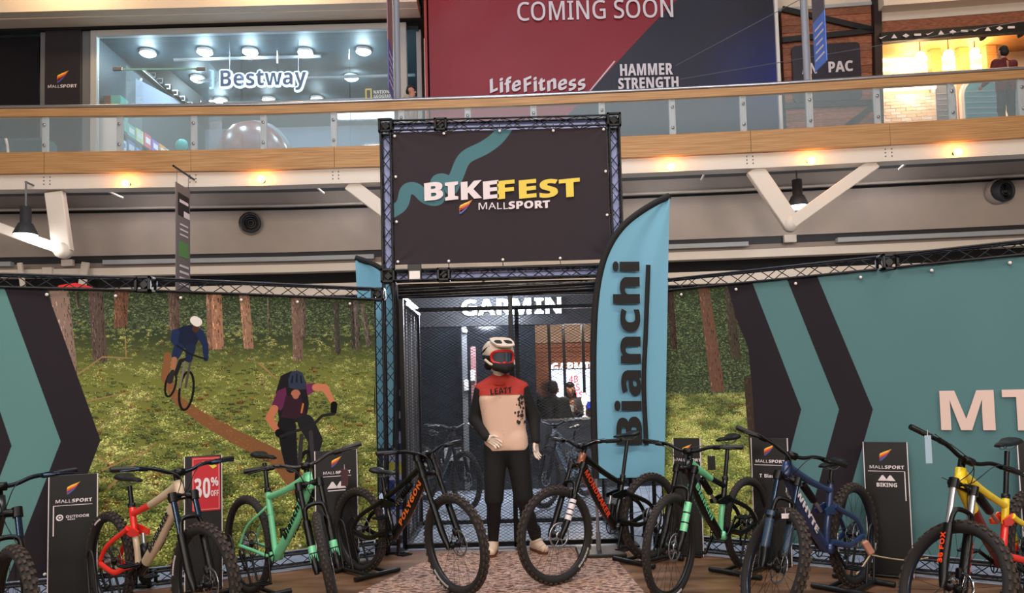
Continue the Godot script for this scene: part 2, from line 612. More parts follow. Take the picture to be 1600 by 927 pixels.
func room():
	var st := nb()
	var fp := PackedVector2Array()
	for q in [Vector3(-16.6, 0, 8.0), Vector3(-16.6, 0, -3.6), LW[2] + Vector3(0, 0, 0.05), LW[1] + Vector3(0, 0, 0.05), LW[0] + Vector3(0, 0, 0.05), Vector3(-1.0, 0, -7.02), Vector3(0.95, 0, -7.02), RW[0] + Vector3(0, 0, 0.05), RW[1] + Vector3(0, 0, 0.05), RW[2] + Vector3(0, 0, 0.05), Vector3(8.0, 0, -2.4), Vector3(16.6, 0, -2.4), Vector3(16.6, 0, 8.0)]: fp.append(Vector2(q.x, -q.z))
	slab(st, fp, Transform3D(Basis(Vector3.RIGHT, Vector3.FORWARD, Vector3.UP), Vector3(0, -0.001, 0)), 0.01)
	var fl := fin(st, "floor", M.brown_floor)
	tag(fl, "brown smooth floor under the bicycles", "floor", "", "structure")
	sbox("floor", Vector3(0, -0.112, -9.5), Vector3(33.4, 0.2, 35.0), M.store_floor, "pale bluish grey polished floor behind the stand")
	sbox("wall_left", Vector3(-16.8, 7, -9.5), Vector3(0.2, 14, 35), M.atrium_wall, "plain plaster wall on the atrium's left side")
	sbox("wall_right", Vector3(16.8, 7, -9.5), Vector3(0.2, 14, 35), M.atrium_wall, "plain plaster wall on the atrium's right side")
	sbox("wall_front", Vector3(0, 7, 8.1), Vector3(33.4, 14, 0.2), M.atrium_wall, "plain plaster wall behind the viewer")
	sbox("wall_back", Vector3(0, 7, -27.1), Vector3(33.4, 14, 0.2), M.atrium_wall, "plain wall far behind the shops")
	sbox("ceiling", Vector3(0, 14.1, -9.5), Vector3(33.8, 0.2, 35.4), M.atrium_wall, "high pale ceiling of the atrium")
	for a in ceiling_panels:
		var t := thing("ceiling_light", "flat light panel on the high atrium ceiling, %s, %s" % ["left" if a[0] < -1 else "right" if a[0] > 1 else "in the middle", "nearest the viewer" if a[1] > -3 else "towards the far gallery"], "ceiling light", Vector3(a[0], 13.8, a[1]))
		var s2 := nb()
		box(s2, Vector3(0, 0.12, 0), Vector3(a[2] + 0.1, 0.14, a[3] + 0.1), Basis(), 0.02)
		fin(s2, "housing", M.light_grey, t)
		s2 = nb()
		box(s2, Vector3(0, 0.03, 0), Vector3(a[2], 0.04, a[3]))
		fin(s2, "diffuser", M.ceiling_glow, t)
	var ow := 0
	for a in opposite_windows:
		var t := thing("shop_window", "bright shop window of the opposite gallery behind the viewer, " + ["left", "middle", "right"][ow] + " one of three", "window", Vector3(a[0], a[1], 8.0)); ow += 1
		var s3 := nb()
		box(s3, Vector3(0, 0, -0.04), Vector3(a[2] + 0.2, a[3] + 0.2, 0.06), Basis(), 0.02)
		fin(s3, "frame", M.light_grey, t)
		s3 = nb()
		box(s3, Vector3(0, 0, -0.08), Vector3(a[2], a[3], 0.03))
		fin(s3, "lit_pane", M.ceiling_glow, t)
	# the printed carpet that runs up to the gate
	st = nb()
	var q := [PY(690, 866, 0.0), PY(948, 858, 0.0), PY(1035, 960, 0.0), PY(490, 960, 0.0)]
	var poly := PackedVector2Array()
	for p in q: poly.append(Vector2(p.x, -p.z))
	slab(st, poly, Transform3D(Basis(Vector3.RIGHT, Vector3.FORWARD, Vector3.UP), Vector3(0, 0.006, 0)), 0.012)
	tag(fin(st, "carpet", M.pebble_carpet), "carpet printed with brown and pink pebbles leading to the mesh gate", "carpet")

func lamp(at: Vector3, e: float, c: Color, n := "lamp_light", size := 0.1):
	var l := OmniLight3D.new()
	l.name = n
	l.position = at
	l.light_energy = e
	l.light_color = c
	l.light_size = size
	l.omni_range = 30.0
	l.omni_attenuation = 2.0
	l.shadow_enabled = true
	add_child(l, true)

# ------------------------------------------------------------------ the upper gallery's edge
func balcony():
	sstrip("floor", -16.5, 16.5, 0.08, 11.9, 6.28, 6.46, M.mid_grey, "slab of the upper gallery floor")
	var f := struct_node("trim_1", "fascia of pale oak panels along the gallery's edge")
	var joints := [-16.5, -15.0, -12.1, -9.3, -6.4, -3.5, -0.7, 2.1, 4.85, 7.5, 10.3, 13.1, 16.5]
	for i in joints.size() - 1:
		sstrip("panel", joints[i] + 0.004, joints[i + 1] - 0.004, -0.03 + 0.004 * (i % 2), 0.06, 6.10, 6.53, M.oak, "", f)
	var bm := struct_node("trim_2", "white painted steel edge beam below the oak fascia")
	sstrip("web", -16.5, 16.5, 0.07, 0.30, 5.84, 6.10, M.cream, "", bm)
	sstrip("flange", -16.5, 16.5, 0.03, 0.34, 5.79, 5.835, M.cream, "", bm)
	for j in joints:
		for dx in [-0.06, 0.06]:
			for y in [5.9, 5.97, 6.04]:
				var s0 := nb()
				lathe(s0, [Vector2(0, 0.012), Vector2(0.014, 0.01), Vector2(0.014, 0)], CV(j + dx, 0.07, y), Vector3.BACK, 6)
				fin(s0, "bolt", M.mid_grey, bm)
	# the railing: glass between posts, oak rail, metal tube on top
	var r := thing("balcony_railing", "glass balustrade with oak handrail along the upper gallery", "railing")
	var st := nb()
	strip(st, -16.4, 16.4, -0.03, 0.09, 7.26, 7.42)
	fin(st, "handrail", M.oak, r)
	var pts := []
	for x in KX: pts.append(CV(x, 0.02, 7.475))
	st = nb()
	tube(st, pts, 0.035, 10)
	fin(st, "rail_tube", M.steel, r)
	var pxs := [-38, 70, 187, 303, 412, 522, 628, 732, 835, 942, 1052, 1163, 1267, 1373, 1490, 1600]
	var xs := []
	for p in pxs: xs.append(CP(p, 612.0 - 385.0 - (p - 800) * 0.026, 0.03).x)
	for i in xs.size():
		st = nb()
		var c := CV(xs[i], 0.05, 6.9)
		box(st, c, Vector3(0.13, 0.76, 0.05), Basis(), 0.008)
		var po := fin(st, "post", M.light_grey, r)
		for y in [7.1, 6.68]:
			st = nb()
			lathe(st, [Vector2(0, 0.03), Vector2(0.028, 0.028), Vector2(0.03, 0)], CV(xs[i], 0.02, y), Vector3.BACK, 8)
			fin(st, "glass_clamp", M.steel, po)
		if i < xs.size() - 1:
			st = nb()
			var a := CV(xs[i] + 0.03, 0.0, 6.90)
			var b := CV(xs[i + 1] - 0.03, 0.0, 6.90)
			between(st, a, b, 0.016, 0.72)
			fin(st, "glass_pane", M.glass, r)
	# warm globe lamps on the beam
	var where := ["on the white beam left of the grey hanging banner", "on the white beam between the hanging banner and the tower", "on the white beam just right of the feather flag's tip", "on the white beam above the right steel struts", "on the white beam at the far right of the gallery"]
	var gp := [Vector2(196, 287), Vector2(408, 280), Vector2(1048, 261), Vector2(1268, 251), Vector2(1497, 238)]
	for i in 5:
		var p := CP(gp[i].x, gp[i].y, -0.04)
		var t := thing("globe_lamp", "small glowing orange globe lamp " + where[i], "lamp", p)
		st = nb()
		lathe(st, [Vector2(0.055, -0.11), Vector2(0.055, -0.06), Vector2(0.03, -0.05), Vector2(0.03, -0.02)], Vector3.ZERO, Vector3.BACK, 12)
		fin(st, "base", M.dark_grey, t)
		st = nb()
		ball(st, Vector3.ZERO, Vector3.ONE * 0.075, 14, 10)
		fin(st, "bulb", M.globe_glow, t)
		lamp(p, 0.28, Color(1.0, 0.62, 0.22), "globe_lamp_light", 0.06)
	# V-shaped white struts under the beam
	var vs := [["pair of pale steel struts under the beam at the far left", Vector2(86, 301), Vector2(99, 394), 0.36], ["pair of pale steel struts under the beam at the far left", Vector2(-60, 335), Vector2(99, 391), 0.2], ["pale steel strut slanting down behind the banner tower's left post", Vector2(546, 288), Vector2(690, 398), 0.28], ["white V of two steel struts under the beam right of the feather flag", Vector2(1178, 264), Vector2(1236, 349), 0.34], ["white V of two steel struts under the beam right of the feather flag", Vector2(1367, 255), Vector2(1236, 349), 0.24]]
	var vt := {}
	for v in vs:
		if not vt.has(v[0]): vt[v[0]] = thing("strut_bracing", v[0], "strut")
		st = nb()
		between(st, CP(v[1].x, v[1].y, 0.18), CP(v[2].x, v[2].y, 0.18), 0.16, v[3], Vector3.BACK.cross(Vector3.RIGHT), 0.015)
		fin(st, "strut", M.cream, vt[v[0]])
	for q in [[Vector2(1236, 350), "white V of two steel struts under the beam right of the feather flag"], [Vector2(99, 392), "pair of pale steel struts under the beam at the far left"]]:
		st = nb()
		lathe(st, [Vector2(0, -0.08), Vector2(0.16, -0.08), Vector2(0.16, 0.08), Vector2(0, 0.08)], CP(q[0].x, q[0].y, 0.18), Vector3.BACK, 16)
		fin(st, "joint", M.cream, vt[q[1]])
	# downlights hanging in the V
	var dl := [[Vector2(40, 367), "round white downlight with dark housing inside the far left struts"], [Vector2(1247, 323), "round white downlight with grey housing inside the right V of struts"]]
	for d in dl:
		var p := CP(d[0].x, d[0].y, -0.16 if d[0].x < 800 else 0.75)
		var t := thing("downlight", d[1], "downlight", p)
		st = nb()
		lathe(st, [Vector2(0.0, 0.56), Vector2(0.10, 0.56), Vector2(0.10, 0.24), Vector2(0.13, 0.22), Vector2(0.22, 0.02), Vector2(0.22, 0.0), Vector2(0.2, 0.0)], Vector3.ZERO, Vector3.UP, 20)
		fin(st, "housing", M.dark_grey, t)
		st = nb()
		cyl(st, Vector3(0, 0.56, 0), Vector3(0, (5.9 if d[0].x < 800 else 6.27) - p.y, 0), 0.02, 8)
		if d[0].x < 800: cyl(st, Vector3(0, 5.88 - p.y, 0.02), Vector3(0, 5.88 - p.y, -0.3), 0.02, 8)
		fin(st, "stem", M.mid_grey, t)
		st = nb()
		lathe(st, [Vector2(0.21, 0.0), Vector2(0.19, -0.03), Vector2(0.0, -0.035)], Vector3.ZERO, Vector3.UP, 20)
		fin(st, "lens", M.lens_glow, t)
		lamp(p + Vector3(0, -0.1, 0), 0.8, Color(0.95, 0.97, 1.0), "downlight_light", 0.15)
	# more downlights deep under the gallery
	for i in 4:
		var x: float = [-8.0, -3.6, 3.4, 8.2][i]
		var t := thing("downlight", "small round downlight deep under the gallery, %s from the left" % ["first", "second", "third", "fourth"][i], "downlight", CV(x, 1.1, 6.18))
		st = nb()
		lathe(st, [Vector2(0, 0.1), Vector2(0.16, 0.1), Vector2(0.16, 0.0), Vector2(0.13, 0.0)], Vector3.ZERO, Vector3.UP, 18)
		fin(st, "housing", M.white, t)
		st = nb()
		lathe(st, [Vector2(0.13, 0.0), Vector2(0.1, -0.015), Vector2(0.0, -0.02)], Vector3.ZERO, Vector3.UP, 18)
		fin(st, "lens", M.lens_glow, t)
		lamp(t.position + Vector3(0, -0.08, 0), 0.55, Color(0.95, 0.96, 1.0), "downlight_light", 0.13)
	# sprinkler arms
	for s in [[Vector2(168, 299), Vector2(192, 309)], [Vector2(276, 265), Vector2(305, 288)], [Vector2(490, 289), Vector2(506, 302)], [Vector2(1102, 268), Vector2(1096, 281)], [Vector2(1415, 256), Vector2(1405, 265)]]:
		st = nb()
		var off := 0.9 if s[0].x != 276 else -0.25
		cyl(st, CP(s[0].x, s[0].y, off), CP(s[1].x, s[1].y, off + 0.3), 0.025, 8)
		if s[0].x != 276:
			tag(fin(st, "sprinkler_pipe", M.cream), ["short pale pipe stub under the beam beside the leftmost globe lamp", "short pale pipe stub under the beam beside the tower's left post", "short pale pipe stub hanging near the feather flag's tip", "short pale pipe stub under the beam at the right"][[168, 490, 1102, 1415].find(int(s[0].x))], "pipe")

func ground_header():
	sstrip("wall_inner", -16.5, 16.5, 2.3, 2.5, 4.86, 6.28, M.bulkhead, "beige bulkhead under the gallery")
	sstrip("trim_3", -16.5, 16.5, 2.27, 2.3, 5.86, 5.905, M.void_black, "dark joint in the bulkhead")
	sstrip("trim_4", -16.5, 16.5, 2.34, 2.42, 4.70, 4.86, M.dark_grey, "dark recessed band under the bulkhead")
	sstrip("trim_5", -16.5, 16.5, 2.36, 2.44, 4.55, 4.71, M.plaster, "taupe band under the bulkhead")
	sstrip("trim_6", -16.5, 16.5, 2.24, 2.5, 4.38, 4.56, M.cream, "cream ledge above the black slot")
	sstrip("trim_7", -16.5, 16.5, 2.5, 2.6, 4.06, 4.40, M.void_black, "black slot above the ground floor shops")
	sstrip("trim_8", -16.5, 16.5, 2.28, 2.5, 3.82, 4.10, M.cream, "cream shopfront header")
	sstrip("wall_shops", -16.5, 16.5, 2.6, 2.8, 0.0, 3.9, M.wall_dark, "dark ground floor shopfronts")
	# long fluorescent-like trims
	for b in [[163, 585, "long pale metal channel along the bulkhead left of the tower"], [985, 1168, "pale metal channel along the bulkhead right of the feather flag"], [1307, 1700, "long pale metal channel along the bulkhead at the right"], [-200, 20, "pale metal channel along the bulkhead at the far left"]]:
		var a := CP(b[0], 406 - (b[0] - 380) * 0.026, 2.28).x
		var e := CP(b[1], 406 - (b[1] - 380) * 0.026, 2.28).x
		var st := nb()
		strip(st, a, e, 2.2, 2.33, 4.64, 4.74)
		tag(fin(st, "cable_channel", M.light_grey), b[2], "channel")
	var st := nb()
	var pts := []
	for x in KX: pts.append(CV(x, 2.2, 5.94))
	tube(st, pts, 0.03, 8)
	tag(fin(st, "conduit", M.cream), "thin pale conduit running along the whole bulkhead", "pipe")
	for n in [[393, 350, "round black air nozzle on the bulkhead left of the banner tower"], [1557, 301, "round black air nozzle on the bulkhead at the far right"]]:
		var p := CP(n[0], n[1], 2.28)
		var t := thing("air_nozzle", n[2], "air nozzle", p)
		var ax := Vector3(0.25 if n[0] < 800 else 0.25, -0.1, 1).normalized()
		st = nb()
		lathe(st, [Vector2(0.27, 0.0), Vector2(0.27, 0.1), Vector2(0.24, 0.16)], Vector3.ZERO, Vector3.BACK, 20)
		fin(st, "collar", M.plaster, t)
		st = nb()
		lathe(st, [Vector2(0.24, 0.1), Vector2(0.23, 0.26), Vector2(0.19, 0.28), Vector2(0.17, 0.2)], Vector3.ZERO, ax, 20)
		fin(st, "ring", M.dark_grey, t)
		for k in 3:
			st = nb()
			lathe(st, [Vector2(0.16 - k * 0.05, 0.22), Vector2(0.15 - k * 0.05, 0.26), Vector2(0.13 - k * 0.05, 0.18), Vector2(0.12 - k * 0.05 if k < 2 else 0.0, 0.17)], Vector3.ZERO, ax, 20)
			fin(st, "inner_ring", M.black_paint, t)
	# small boxes on the header
	for b in [[106, 411, 18, 10, "small beige box on the dark band near the far left struts"], [1234, 373, 19, 12, "small beige box under the right V of struts"], [75, 425, 16, 14, "small beige box on the cream ledge at the far left"]]:
		var p := CP(b[0], b[1], 2.22)
		st = nb()
		box(st, Vector3(p.x, p.y, p.z), Vector3(b[2] / 68.0, b[3] / 68.0, 0.1), Basis(), 0.01)
		tag(fin(st, "junction_box", M.cream), b[4], "box")
	for b in [[[31, 411], [36, 436], 0.1, "narrow pale slanted bracket in front of the ledge at far left"], [[134, 410], [128, 436], 0.17, "wide pale slanted bracket in front of the ledge at left"]]:
		st = nb()
		between(st, CP(b[0][0], b[0][1], 2.05), CP(b[1][0], b[1][1] + 14, 2.05), 0.06, b[2], Vector3.RIGHT, 0.005)
		tag(fin(st, "bracket", M.cream), b[3], "bracket")

# ------------------------------------------------------------------ upper level shops
const SZ := 18.3
func frame_bars(n: String, rect: Array, w: float, d: float, z: float, m: Material, parent: Node):
	# rect x0, x1, y0, y1 as a frame of four bars
	for b in [[Vector3(rect[0], (rect[2] + rect[3]) / 2, z), Vector3(w, rect[3] - rect[2] + w, d)], [Vector3(rect[1], (rect[2] + rect[3]) / 2, z), Vector3(w, rect[3] - rect[2] + w, d)], [Vector3((rect[0] + rect[1]) / 2, rect[3], z), Vector3(rect[1] - rect[0] - w, w, d)], [Vector3((rect[0] + rect[1]) / 2, rect[2], z), Vector3(rect[1] - rect[0] - w, w, d)]]:
		var st := nb()
		box(st, b[0], b[1], Basis(), 0.01)
		fin(st, n, m, parent)

var coves := 0
func cove(at: Vector3):
	var t := thing("cove_lamp", "warm tube lamp high above the upper shopfronts, " + ["far left", "left", "right"][coves], "lamp", at); coves += 1
	var st := nb()
	box(st, Vector3(0, 0.0, -0.03), Vector3(1.3, 0.1, 0.08), Basis(), 0.02); fin(st, "housing", M.light_grey, t)
	st = nb()
	cyl(st, Vector3(-0.6, -0.02, 0.03), Vector3(0.6, -0.02, 0.03), 0.025, 10); fin(st, "tube", M.warm_strip_glow, t)
	st = nb()
	for x in [-0.5, 0.5]: cyl(st, Vector3(x, 0, -0.03), Vector3(x, 14.0 - at.y, -0.03), 0.008, 6)
	fin(st, "hanger", M.steel, t)
	lamp(at + Vector3(0, -0.1, 0.1), 7.0, Color(1.0, 0.84, 0.62), "cove_lamp_light", 0.3)

func upper_left_store():
	# bands over the shopfronts
	sbox("trim_9", Vector3(-9.3, 12.27, -17.6), Vector3(14.4, 2.5, 0.3), M.cream, "pale bulkhead of the storey above")
	sbox("trim_10", Vector3(-9.3, 11.46, -18.5), Vector3(14.4, 0.32, 0.2), M.void_black, "dark slot over the upper shopfront")
	sbox("trim_11", Vector3(-9.3, 11.15, -18.0), Vector3(14.4, 0.29, 0.5), M.cream, "cream lintel over the upper shopfront")
	sbox("trim_12", Vector3(-9.3, 10.97, -18.3), Vector3(14.4, 0.07, 0.2), M.void_black, "dark line below the cream lintel")
	cove(Vector3(-10.5, 12.3, -16.5)); cove(Vector3(-5.5, 12.3, -16.5))
	var x0 := P(148, 150, SZ).x
	var x1 := P(632, 150, SZ).x
	# shell of the lit shop
	sbox("ceiling", Vector3(-6.5, 10.9, -22.0), Vector3(8.6, 0.1, 7.0), M.slate_ceiling, "dark slate ceiling of the upper left shop")
	sbox("wall_shop", Vector3(-6.4, 8.7, -25.2), Vector3(8.8, 4.4, 0.15), mat("shop_blue_grey", Color(0.40, 0.44, 0.50), 0.6), "pale back wall of the upper left shop")
	sbox("wall_shop", Vector3(x0 - 0.1, 8.7, -21.9), Vector3(0.12, 4.4, 6.6), M.slate_ceiling, "pale left wall of the upper left shop")
	sbox("wall_shop", Vector3(x1 + 0.35, 8.7, -21.9), Vector3(0.12, 4.4, 6.6), M.light_grey, "pale right wall of the upper left shop")
	var w := struct_node("window_1", "shop window of the upper left shop with metal frame")
	frame_bars("window_frame", [x0, x1, 6.55, 10.84], 0.16, 0.14, -SZ, M.light_grey, w)
	var cuts := [148, 184, 314, 378, 434, 547, 632]
	for i in cuts.size() - 1:
		var a := P(cuts[i], 150, SZ).x + (0.09 if i == 0 else 0.008)
		var b := P(cuts[i + 1], 150, SZ).x - (0.09 if i == 5 else 0.008)
		var st := nb()
		box(st, Vector3((a + b) / 2, 8.66, -SZ), Vector3(b - a, 4.12, 0.02))
		fin(st, "pane", M.shop_glass, w)
	for c in [184, 314]:
		var st := nb()
		box(st, P(c, 108, SZ - 0.02), Vector3(0.24, 0.09, 0.05), Basis(), 0.01)
		fin(st, "patch_fitting", M.steel, w)
	var st := nb()
	between(st, P(184, 108.5, SZ), P(314, 107.5, SZ), 0.03, 0.035)
	fin(st, "transom", M.glass_edge, w)
	# ceiling lights in rows
	var rows := [[Vector2(231, 84), "leftmost of the front row"], [Vector2(320, 82), "second of the front row"], [Vector2(391, 82), "third of the front row"], [Vector2(477, 83), "fourth of the front row"], [Vector2(568, 81), "rightmost of the front row"], [Vector2(309, 124), "left of the shop name"], [Vector2(549, 122), "right of the shop name"], [Vector2(345, 158), "left one below the name"], [Vector2(420, 157), "middle one below the name"], [Vector2(496, 156), "right one below the name"], [Vector2(185, 128), "over the lilac panel"]]
	for r in rows:
		var p := PY(r[0].x, r[0].y, 10.78)
		if p.z < -25.0: p = P(r[0].x, r[0].y, 24.6)
		var t := thing("ceiling_light", "round bright ceiling light in the upper left shop, " + r[1], "ceiling light", p)
		st = nb()
		lathe(st, [Vector2(0.0, 0.08), Vector2(0.2, 0.08), Vector2(0.21, 0.0), Vector2(0.18, -0.01)], Vector3.ZERO, Vector3.UP, 16)
		fin(st, "housing", M.white, t)
		st = nb()
		lathe(st, [Vector2(0.20, -0.005), Vector2(0.14, -0.05), Vector2(0.0, -0.065)], Vector3.ZERO, Vector3.UP, 16)
		fin(st, "lens", M.store_lens_glow, t)
		lamp(p + Vector3(0, -0.1, 0), 3.4, Color(0.78, 0.93, 1.0), "shop_light", 0.15)
	# ducts and beams under the slate ceiling
	var k := 0
	for d in [[Vector3(-8.9, 10.72, -20.9), Vector3(-2.6, 10.72, -20.9)], [Vector3(-8.8, 10.7, -22.5), Vector3(-2.4, 10.7, -22.5)], [Vector3(-9.0, 10.74, -19.6), Vector3(-5.0, 10.74, -19.6)]]:
		st = nb()
		cyl(st, d[0], d[1], 0.05, 8)
		tag(fin(st, "duct", M.mid_grey), ["thin grey pipe across the upper left shop's ceiling, the middle one", "thin grey pipe across the upper left shop's ceiling, the one furthest in", "thin grey pipe across the upper left shop's ceiling, the one nearest the glass"][k], "pipe")
		k += 1
	# the shop's illuminated name
	var t := thing("shop_sign", "large dark blue shop name with glowing white outline hanging in the upper left shop", "sign", P(412, 126, 18.8))
	var tf := Transform3D(Basis(), Vector3.ZERO)
	for i in 8: text("Bestway", 137 / 61.2, 35 / 61.2, Transform3D(Basis(), Vector3(cos(i * TAU / 8) * 0.045, sin(i * TAU / 8) * 0.045, -0.03)), M.halo_glow, t, {"depth": 0.03, "name": "outline", "step": 5.0})
	text("Bestway", 137 / 61.2, 35 / 61.2, Transform3D(Basis(), Vector3(0, 0.0, 0.01)), mat("sign_navy", Color(0.16, 0.20, 0.38), 0.3), t, {"depth": 0.03})
	st = nb()
	for dx in [-0.9, 0.9]: cyl(st, Vector3(dx, 0.2, -0.03), Vector3(dx, 10.83 - t.position.y, -0.03), 0.008, 6)
	fin(st, "hanger", M.steel, t)
	# small sign with yellow frame
	t = thing("shop_sign", "small sign with yellow upright rectangle and two lines of white capitals", "sign", P(598, 147, 18.33))
	var fr := nb()
	for b in [[Vector3(-0.36, 0.13, 0), Vector3(0.16, 0.035, 0.02)], [Vector3(-0.36, -0.13, 0), Vector3(0.16, 0.035, 0.02)], [Vector3(-0.425, 0, 0), Vector3(0.035, 0.24, 0.02)], [Vector3(-0.295, 0, 0), Vector3(0.035, 0.24, 0.02)]]: box(fr, b[0], b[1])
	fin(fr, "yellow_frame", M.yellow_print, t)
	text("NATIONAL", 0.52, 0.085, Transform3D(Basis(), Vector3(0.03, 0.055, 0)), M.white, t)
	text("GEOGRAPHIC", 0.62, 0.085, Transform3D(Basis(), Vector3(0.08, -0.055, 0)), M.white, t)
	# stair with pale side panel and black stringer
	t = thing("staircase", "staircase with pale lilac side panel and black stringer inside the upper left shop", "staircase")
	var zz := 20.4
	st = nb()
	var pp := PackedVector2Array()
	for q in [Vector2(200, 88), Vector2(290, 163), Vector2(290, 170), Vector2(200, 168)]:
		var v := P(q.x, q.y, zz)
		v.y = minf(v.y, 10.74)
		pp.append(Vector2(v.x, v.y))
	slab(st, pp, Transform3D(Basis(), Vector3(0, 0, -zz)), 0.06)
	fin(st, "side_panel", mat("lilac_panel", Color(0.66, 0.70, 0.80), 0.4), t)
	st = nb()
	pp = PackedVector2Array()
	for q in [Vector2(222, 108), Vector2(262, 108), Vector2(326, 160), Vector2(326, 178), Vector2(302, 178)]:
		var v := P(q.x, q.y, zz - 0.1)
		pp.append(Vector2(v.x, v.y))
	slab(st, pp, Transform3D(Basis(), Vector3(0, 0, -zz + 0.1)), 0.08)
	fin(st, "stringer", M.black_paint, t)
	for i in 7:
		var a := P(239 + i * 11.5, 114 + i * 9.2, zz - 0.16)
		st = nb()
		box(st, a, Vector3(0.16, 0.02, 0.03))
		box(st, a + Vector3(0.07, -0.06, 0), Vector3(0.02, 0.13, 0.03))
		box(st, a + Vector3(0.03, -0.12, 0), Vector3(0.1, 0.02, 0.03))
		fin(st, "step_bracket", M.steel, t)
	st = nb()
	between(st, P(203, 92, zz - 0.05), P(292, 165, zz - 0.05), 0.1, 0.07)
	fin(st, "edge_trim", M.white, t)
	# brown and green box high on the left, shelf of coloured boxes below the rail
	t = thing("display_box", "brown and green display box standing at the left edge of the upper left shop", "box", Vector3(-10.18, 8.497, -18.87))
	st = nb(); box(st, Vector3(-0.13, 0.46, 0), Vector3(0.2, 0.9, 0.4), Basis(), 0.01); fin(st, "carton", mat("carton", Color(0.42, 0.22, 0.17), 0.6), t)
	st = nb(); box(st, Vector3(0.10, 0.46, 0.02), Vector3(0.26, 0.88, 0.38), Basis(), 0.01); fin(st, "front_panel", mat("green_print", Color(0.35, 0.65, 0.6), 0.5), t)
	var u := thing("shelf_unit", "white shelf unit of bright cartons along the left wall of the upper left shop", "shelf", Vector3(-10.22, 6.47, -20.4))
	st = nb(); box(st, Vector3(-0.27, 1.2, 0), Vector3(0.03, 2.4, 3.6)); fin(st, "back_panel", M.white, u)
	for y in [0.4, 0.95, 1.5, 2.0]:
		st = nb(); box(st, Vector3(0, y, 0), Vector3(0.52, 0.05, 3.6)); fin(st, "shelf", M.dark_grey, u)
	st = nb(); box(st, Vector3(0, 1.2, 1.82), Vector3(0.56, 2.4, 0.04)); fin(st, "end_panel", M.white, u)
	var bc := [Color(0.35, 0.62, 0.86), Color(0.85, 0.35, 0.42), Color(0.90, 0.90, 0.92), Color(0.30, 0.70, 0.62), Color(0.55, 0.40, 0.75), Color(0.20, 0.35, 0.70), Color(0.80, 0.85, 0.55), Color(0.90, 0.60, 0.25)]
	var cn := ["pale blue", "pinkish red", "white", "sea green", "violet", "dark blue", "yellow green", "orange"]
	for i in 8: mat("toy_box_%d" % i, bc[i], 0.4)
	for row in 2:
		var y: float = [2.026, 1.526][row]
		for i in 8:
			if row == 0 and i == 0: continue
			var ci := (i * 3 + row * 2) % 8
			var hv := rng.randf_range(0.28, 0.42)
			st = nb(); box(st, Vector3(0, hv / 2, 0), Vector3(0.36, hv, 0.38), Basis(), 0.01)
			var o := fin(st, "toy_carton", M["toy_box_%d" % ci])
			o.position = u.position + Vector3(0.05, y, 1.55 - i * 0.44)
			st = nb(); box(st, Vector3(0.182, hv * 0.55, 0), Vector3(0.004, hv * 0.4, 0.26)); fin(st, "printed_front", M.white if ci != 2 else M.toy_box_0, o)
			tag(o, "%s carton on the %s shelf along the upper left shop's wall" % [cn[ci], ["top", "second"][row]], "carton", "cartons in the upper left shop")
	# mannequin-like bust stand with cyan cap
	t = thing("bust_stand", "dark bust with bright cyan swimming cap in the upper left shop", "bust", Vector3(P(283, 215, 19.0).x, 6.47, -19.0))
	st = nb(); lathe(st, [Vector2(0, 0), Vector2(0.2, 0), Vector2(0.2, 0.03), Vector2(0.03, 0.05), Vector2(0.03, 1.05), Vector2(0.16, 1.1), Vector2(0.2, 1.3), Vector2(0.08, 1.42), Vector2(0.07, 1.5), Vector2(0.11, 1.6), Vector2(0.0, 1.72)], Vector3.ZERO, Vector3.UP, 14); fin(st, "torso", M.dark_grey, t)
	st = nb(); ball(st, Vector3(0.02, 1.68, 0.02), Vector3(0.15, 0.17, 0.16), 12, 8, Basis(Vector3.BACK, -0.6)); fin(st, "cap", mat("cyan_cap", Color(0.1, 0.75, 0.75), 0.3), t)
	# goods further inside
	t = thing("inflatable_boat", "large reddish brown rounded inflatable on show inside the upper left shop", "inflatable", Vector3(P(398, 215, 20.2).x, 6.47, -20.2))
	st = nb(); ball(st, Vector3(0, 1.4, 0), Vector3(1.1, 1.38, 0.5), 24, 14, Basis(Vector3.BACK, 0.3)); fin(st, "hull", mat("inflatable_brown", Color(0.42, 0.24, 0.22), 0.25), t)
	st = nb(); tube(st, ring_pts(0.92, 28).map(func(p): return Vector3(p.x * 1.1, p.y * 1.38 + 1.4, 0.0)), 0.10, 8); fin(st, "rim_tube", M.mid_grey, t)
	t = thing("display_rack", "wide rack of blue grey slats inside the upper left shop", "rack", Vector3(P(520, 215, 21.0).x, 6.47, -21.0))
	for i in 14:
		st = nb(); box(st, Vector3(0, 0.16 + i * 0.14, 0), Vector3(2.6, 0.05, 0.06), Basis(), 0.005); fin(st, "slat", M.lilac_panel, t)
	for x in [-1.25, 0.0, 1.25]:
		st = nb(); box(st, Vector3(x, 1.05, -0.06), Vector3(0.06, 2.1, 0.06)); fin(st, "upright", M.steel, t)
	# glass door leaf standing open
	for d in [[327, "pale glass door leaf standing open beside the shop name"], [197, "pale glass door leaf standing open by the lilac stair panel"]]:
		st = nb()
		var a := P(d[0], 170, SZ + 0.05)
		box(st, Vector3(a.x, 8.3, -SZ - 0.45), Vector3(0.02, 3.5, 0.8))
		tag(fin(st, "glass_door", M.shop_glass), d[1], "door")
	# pilaster with poster, dark shop at the far left
	var pl := struct_node("wall_pilaster", "grey pilaster between the upper left shops")
	var a0 := P(62, 100, SZ).x
	var a1 := P(142, 100, SZ).x
	st = nb(); box(st, Vector3((a0 + a1) / 2, 8.8, -SZ - 0.1), Vector3(a1 - a0, 4.3, 0.2), Basis(), 0.02); fin(st, "cladding", M.mid_grey, pl)
	t = thing("wall_poster", "tall dark poster with swoosh emblem and white lettering on the grey pilaster", "poster", P(99, 110, SZ - 0.05))
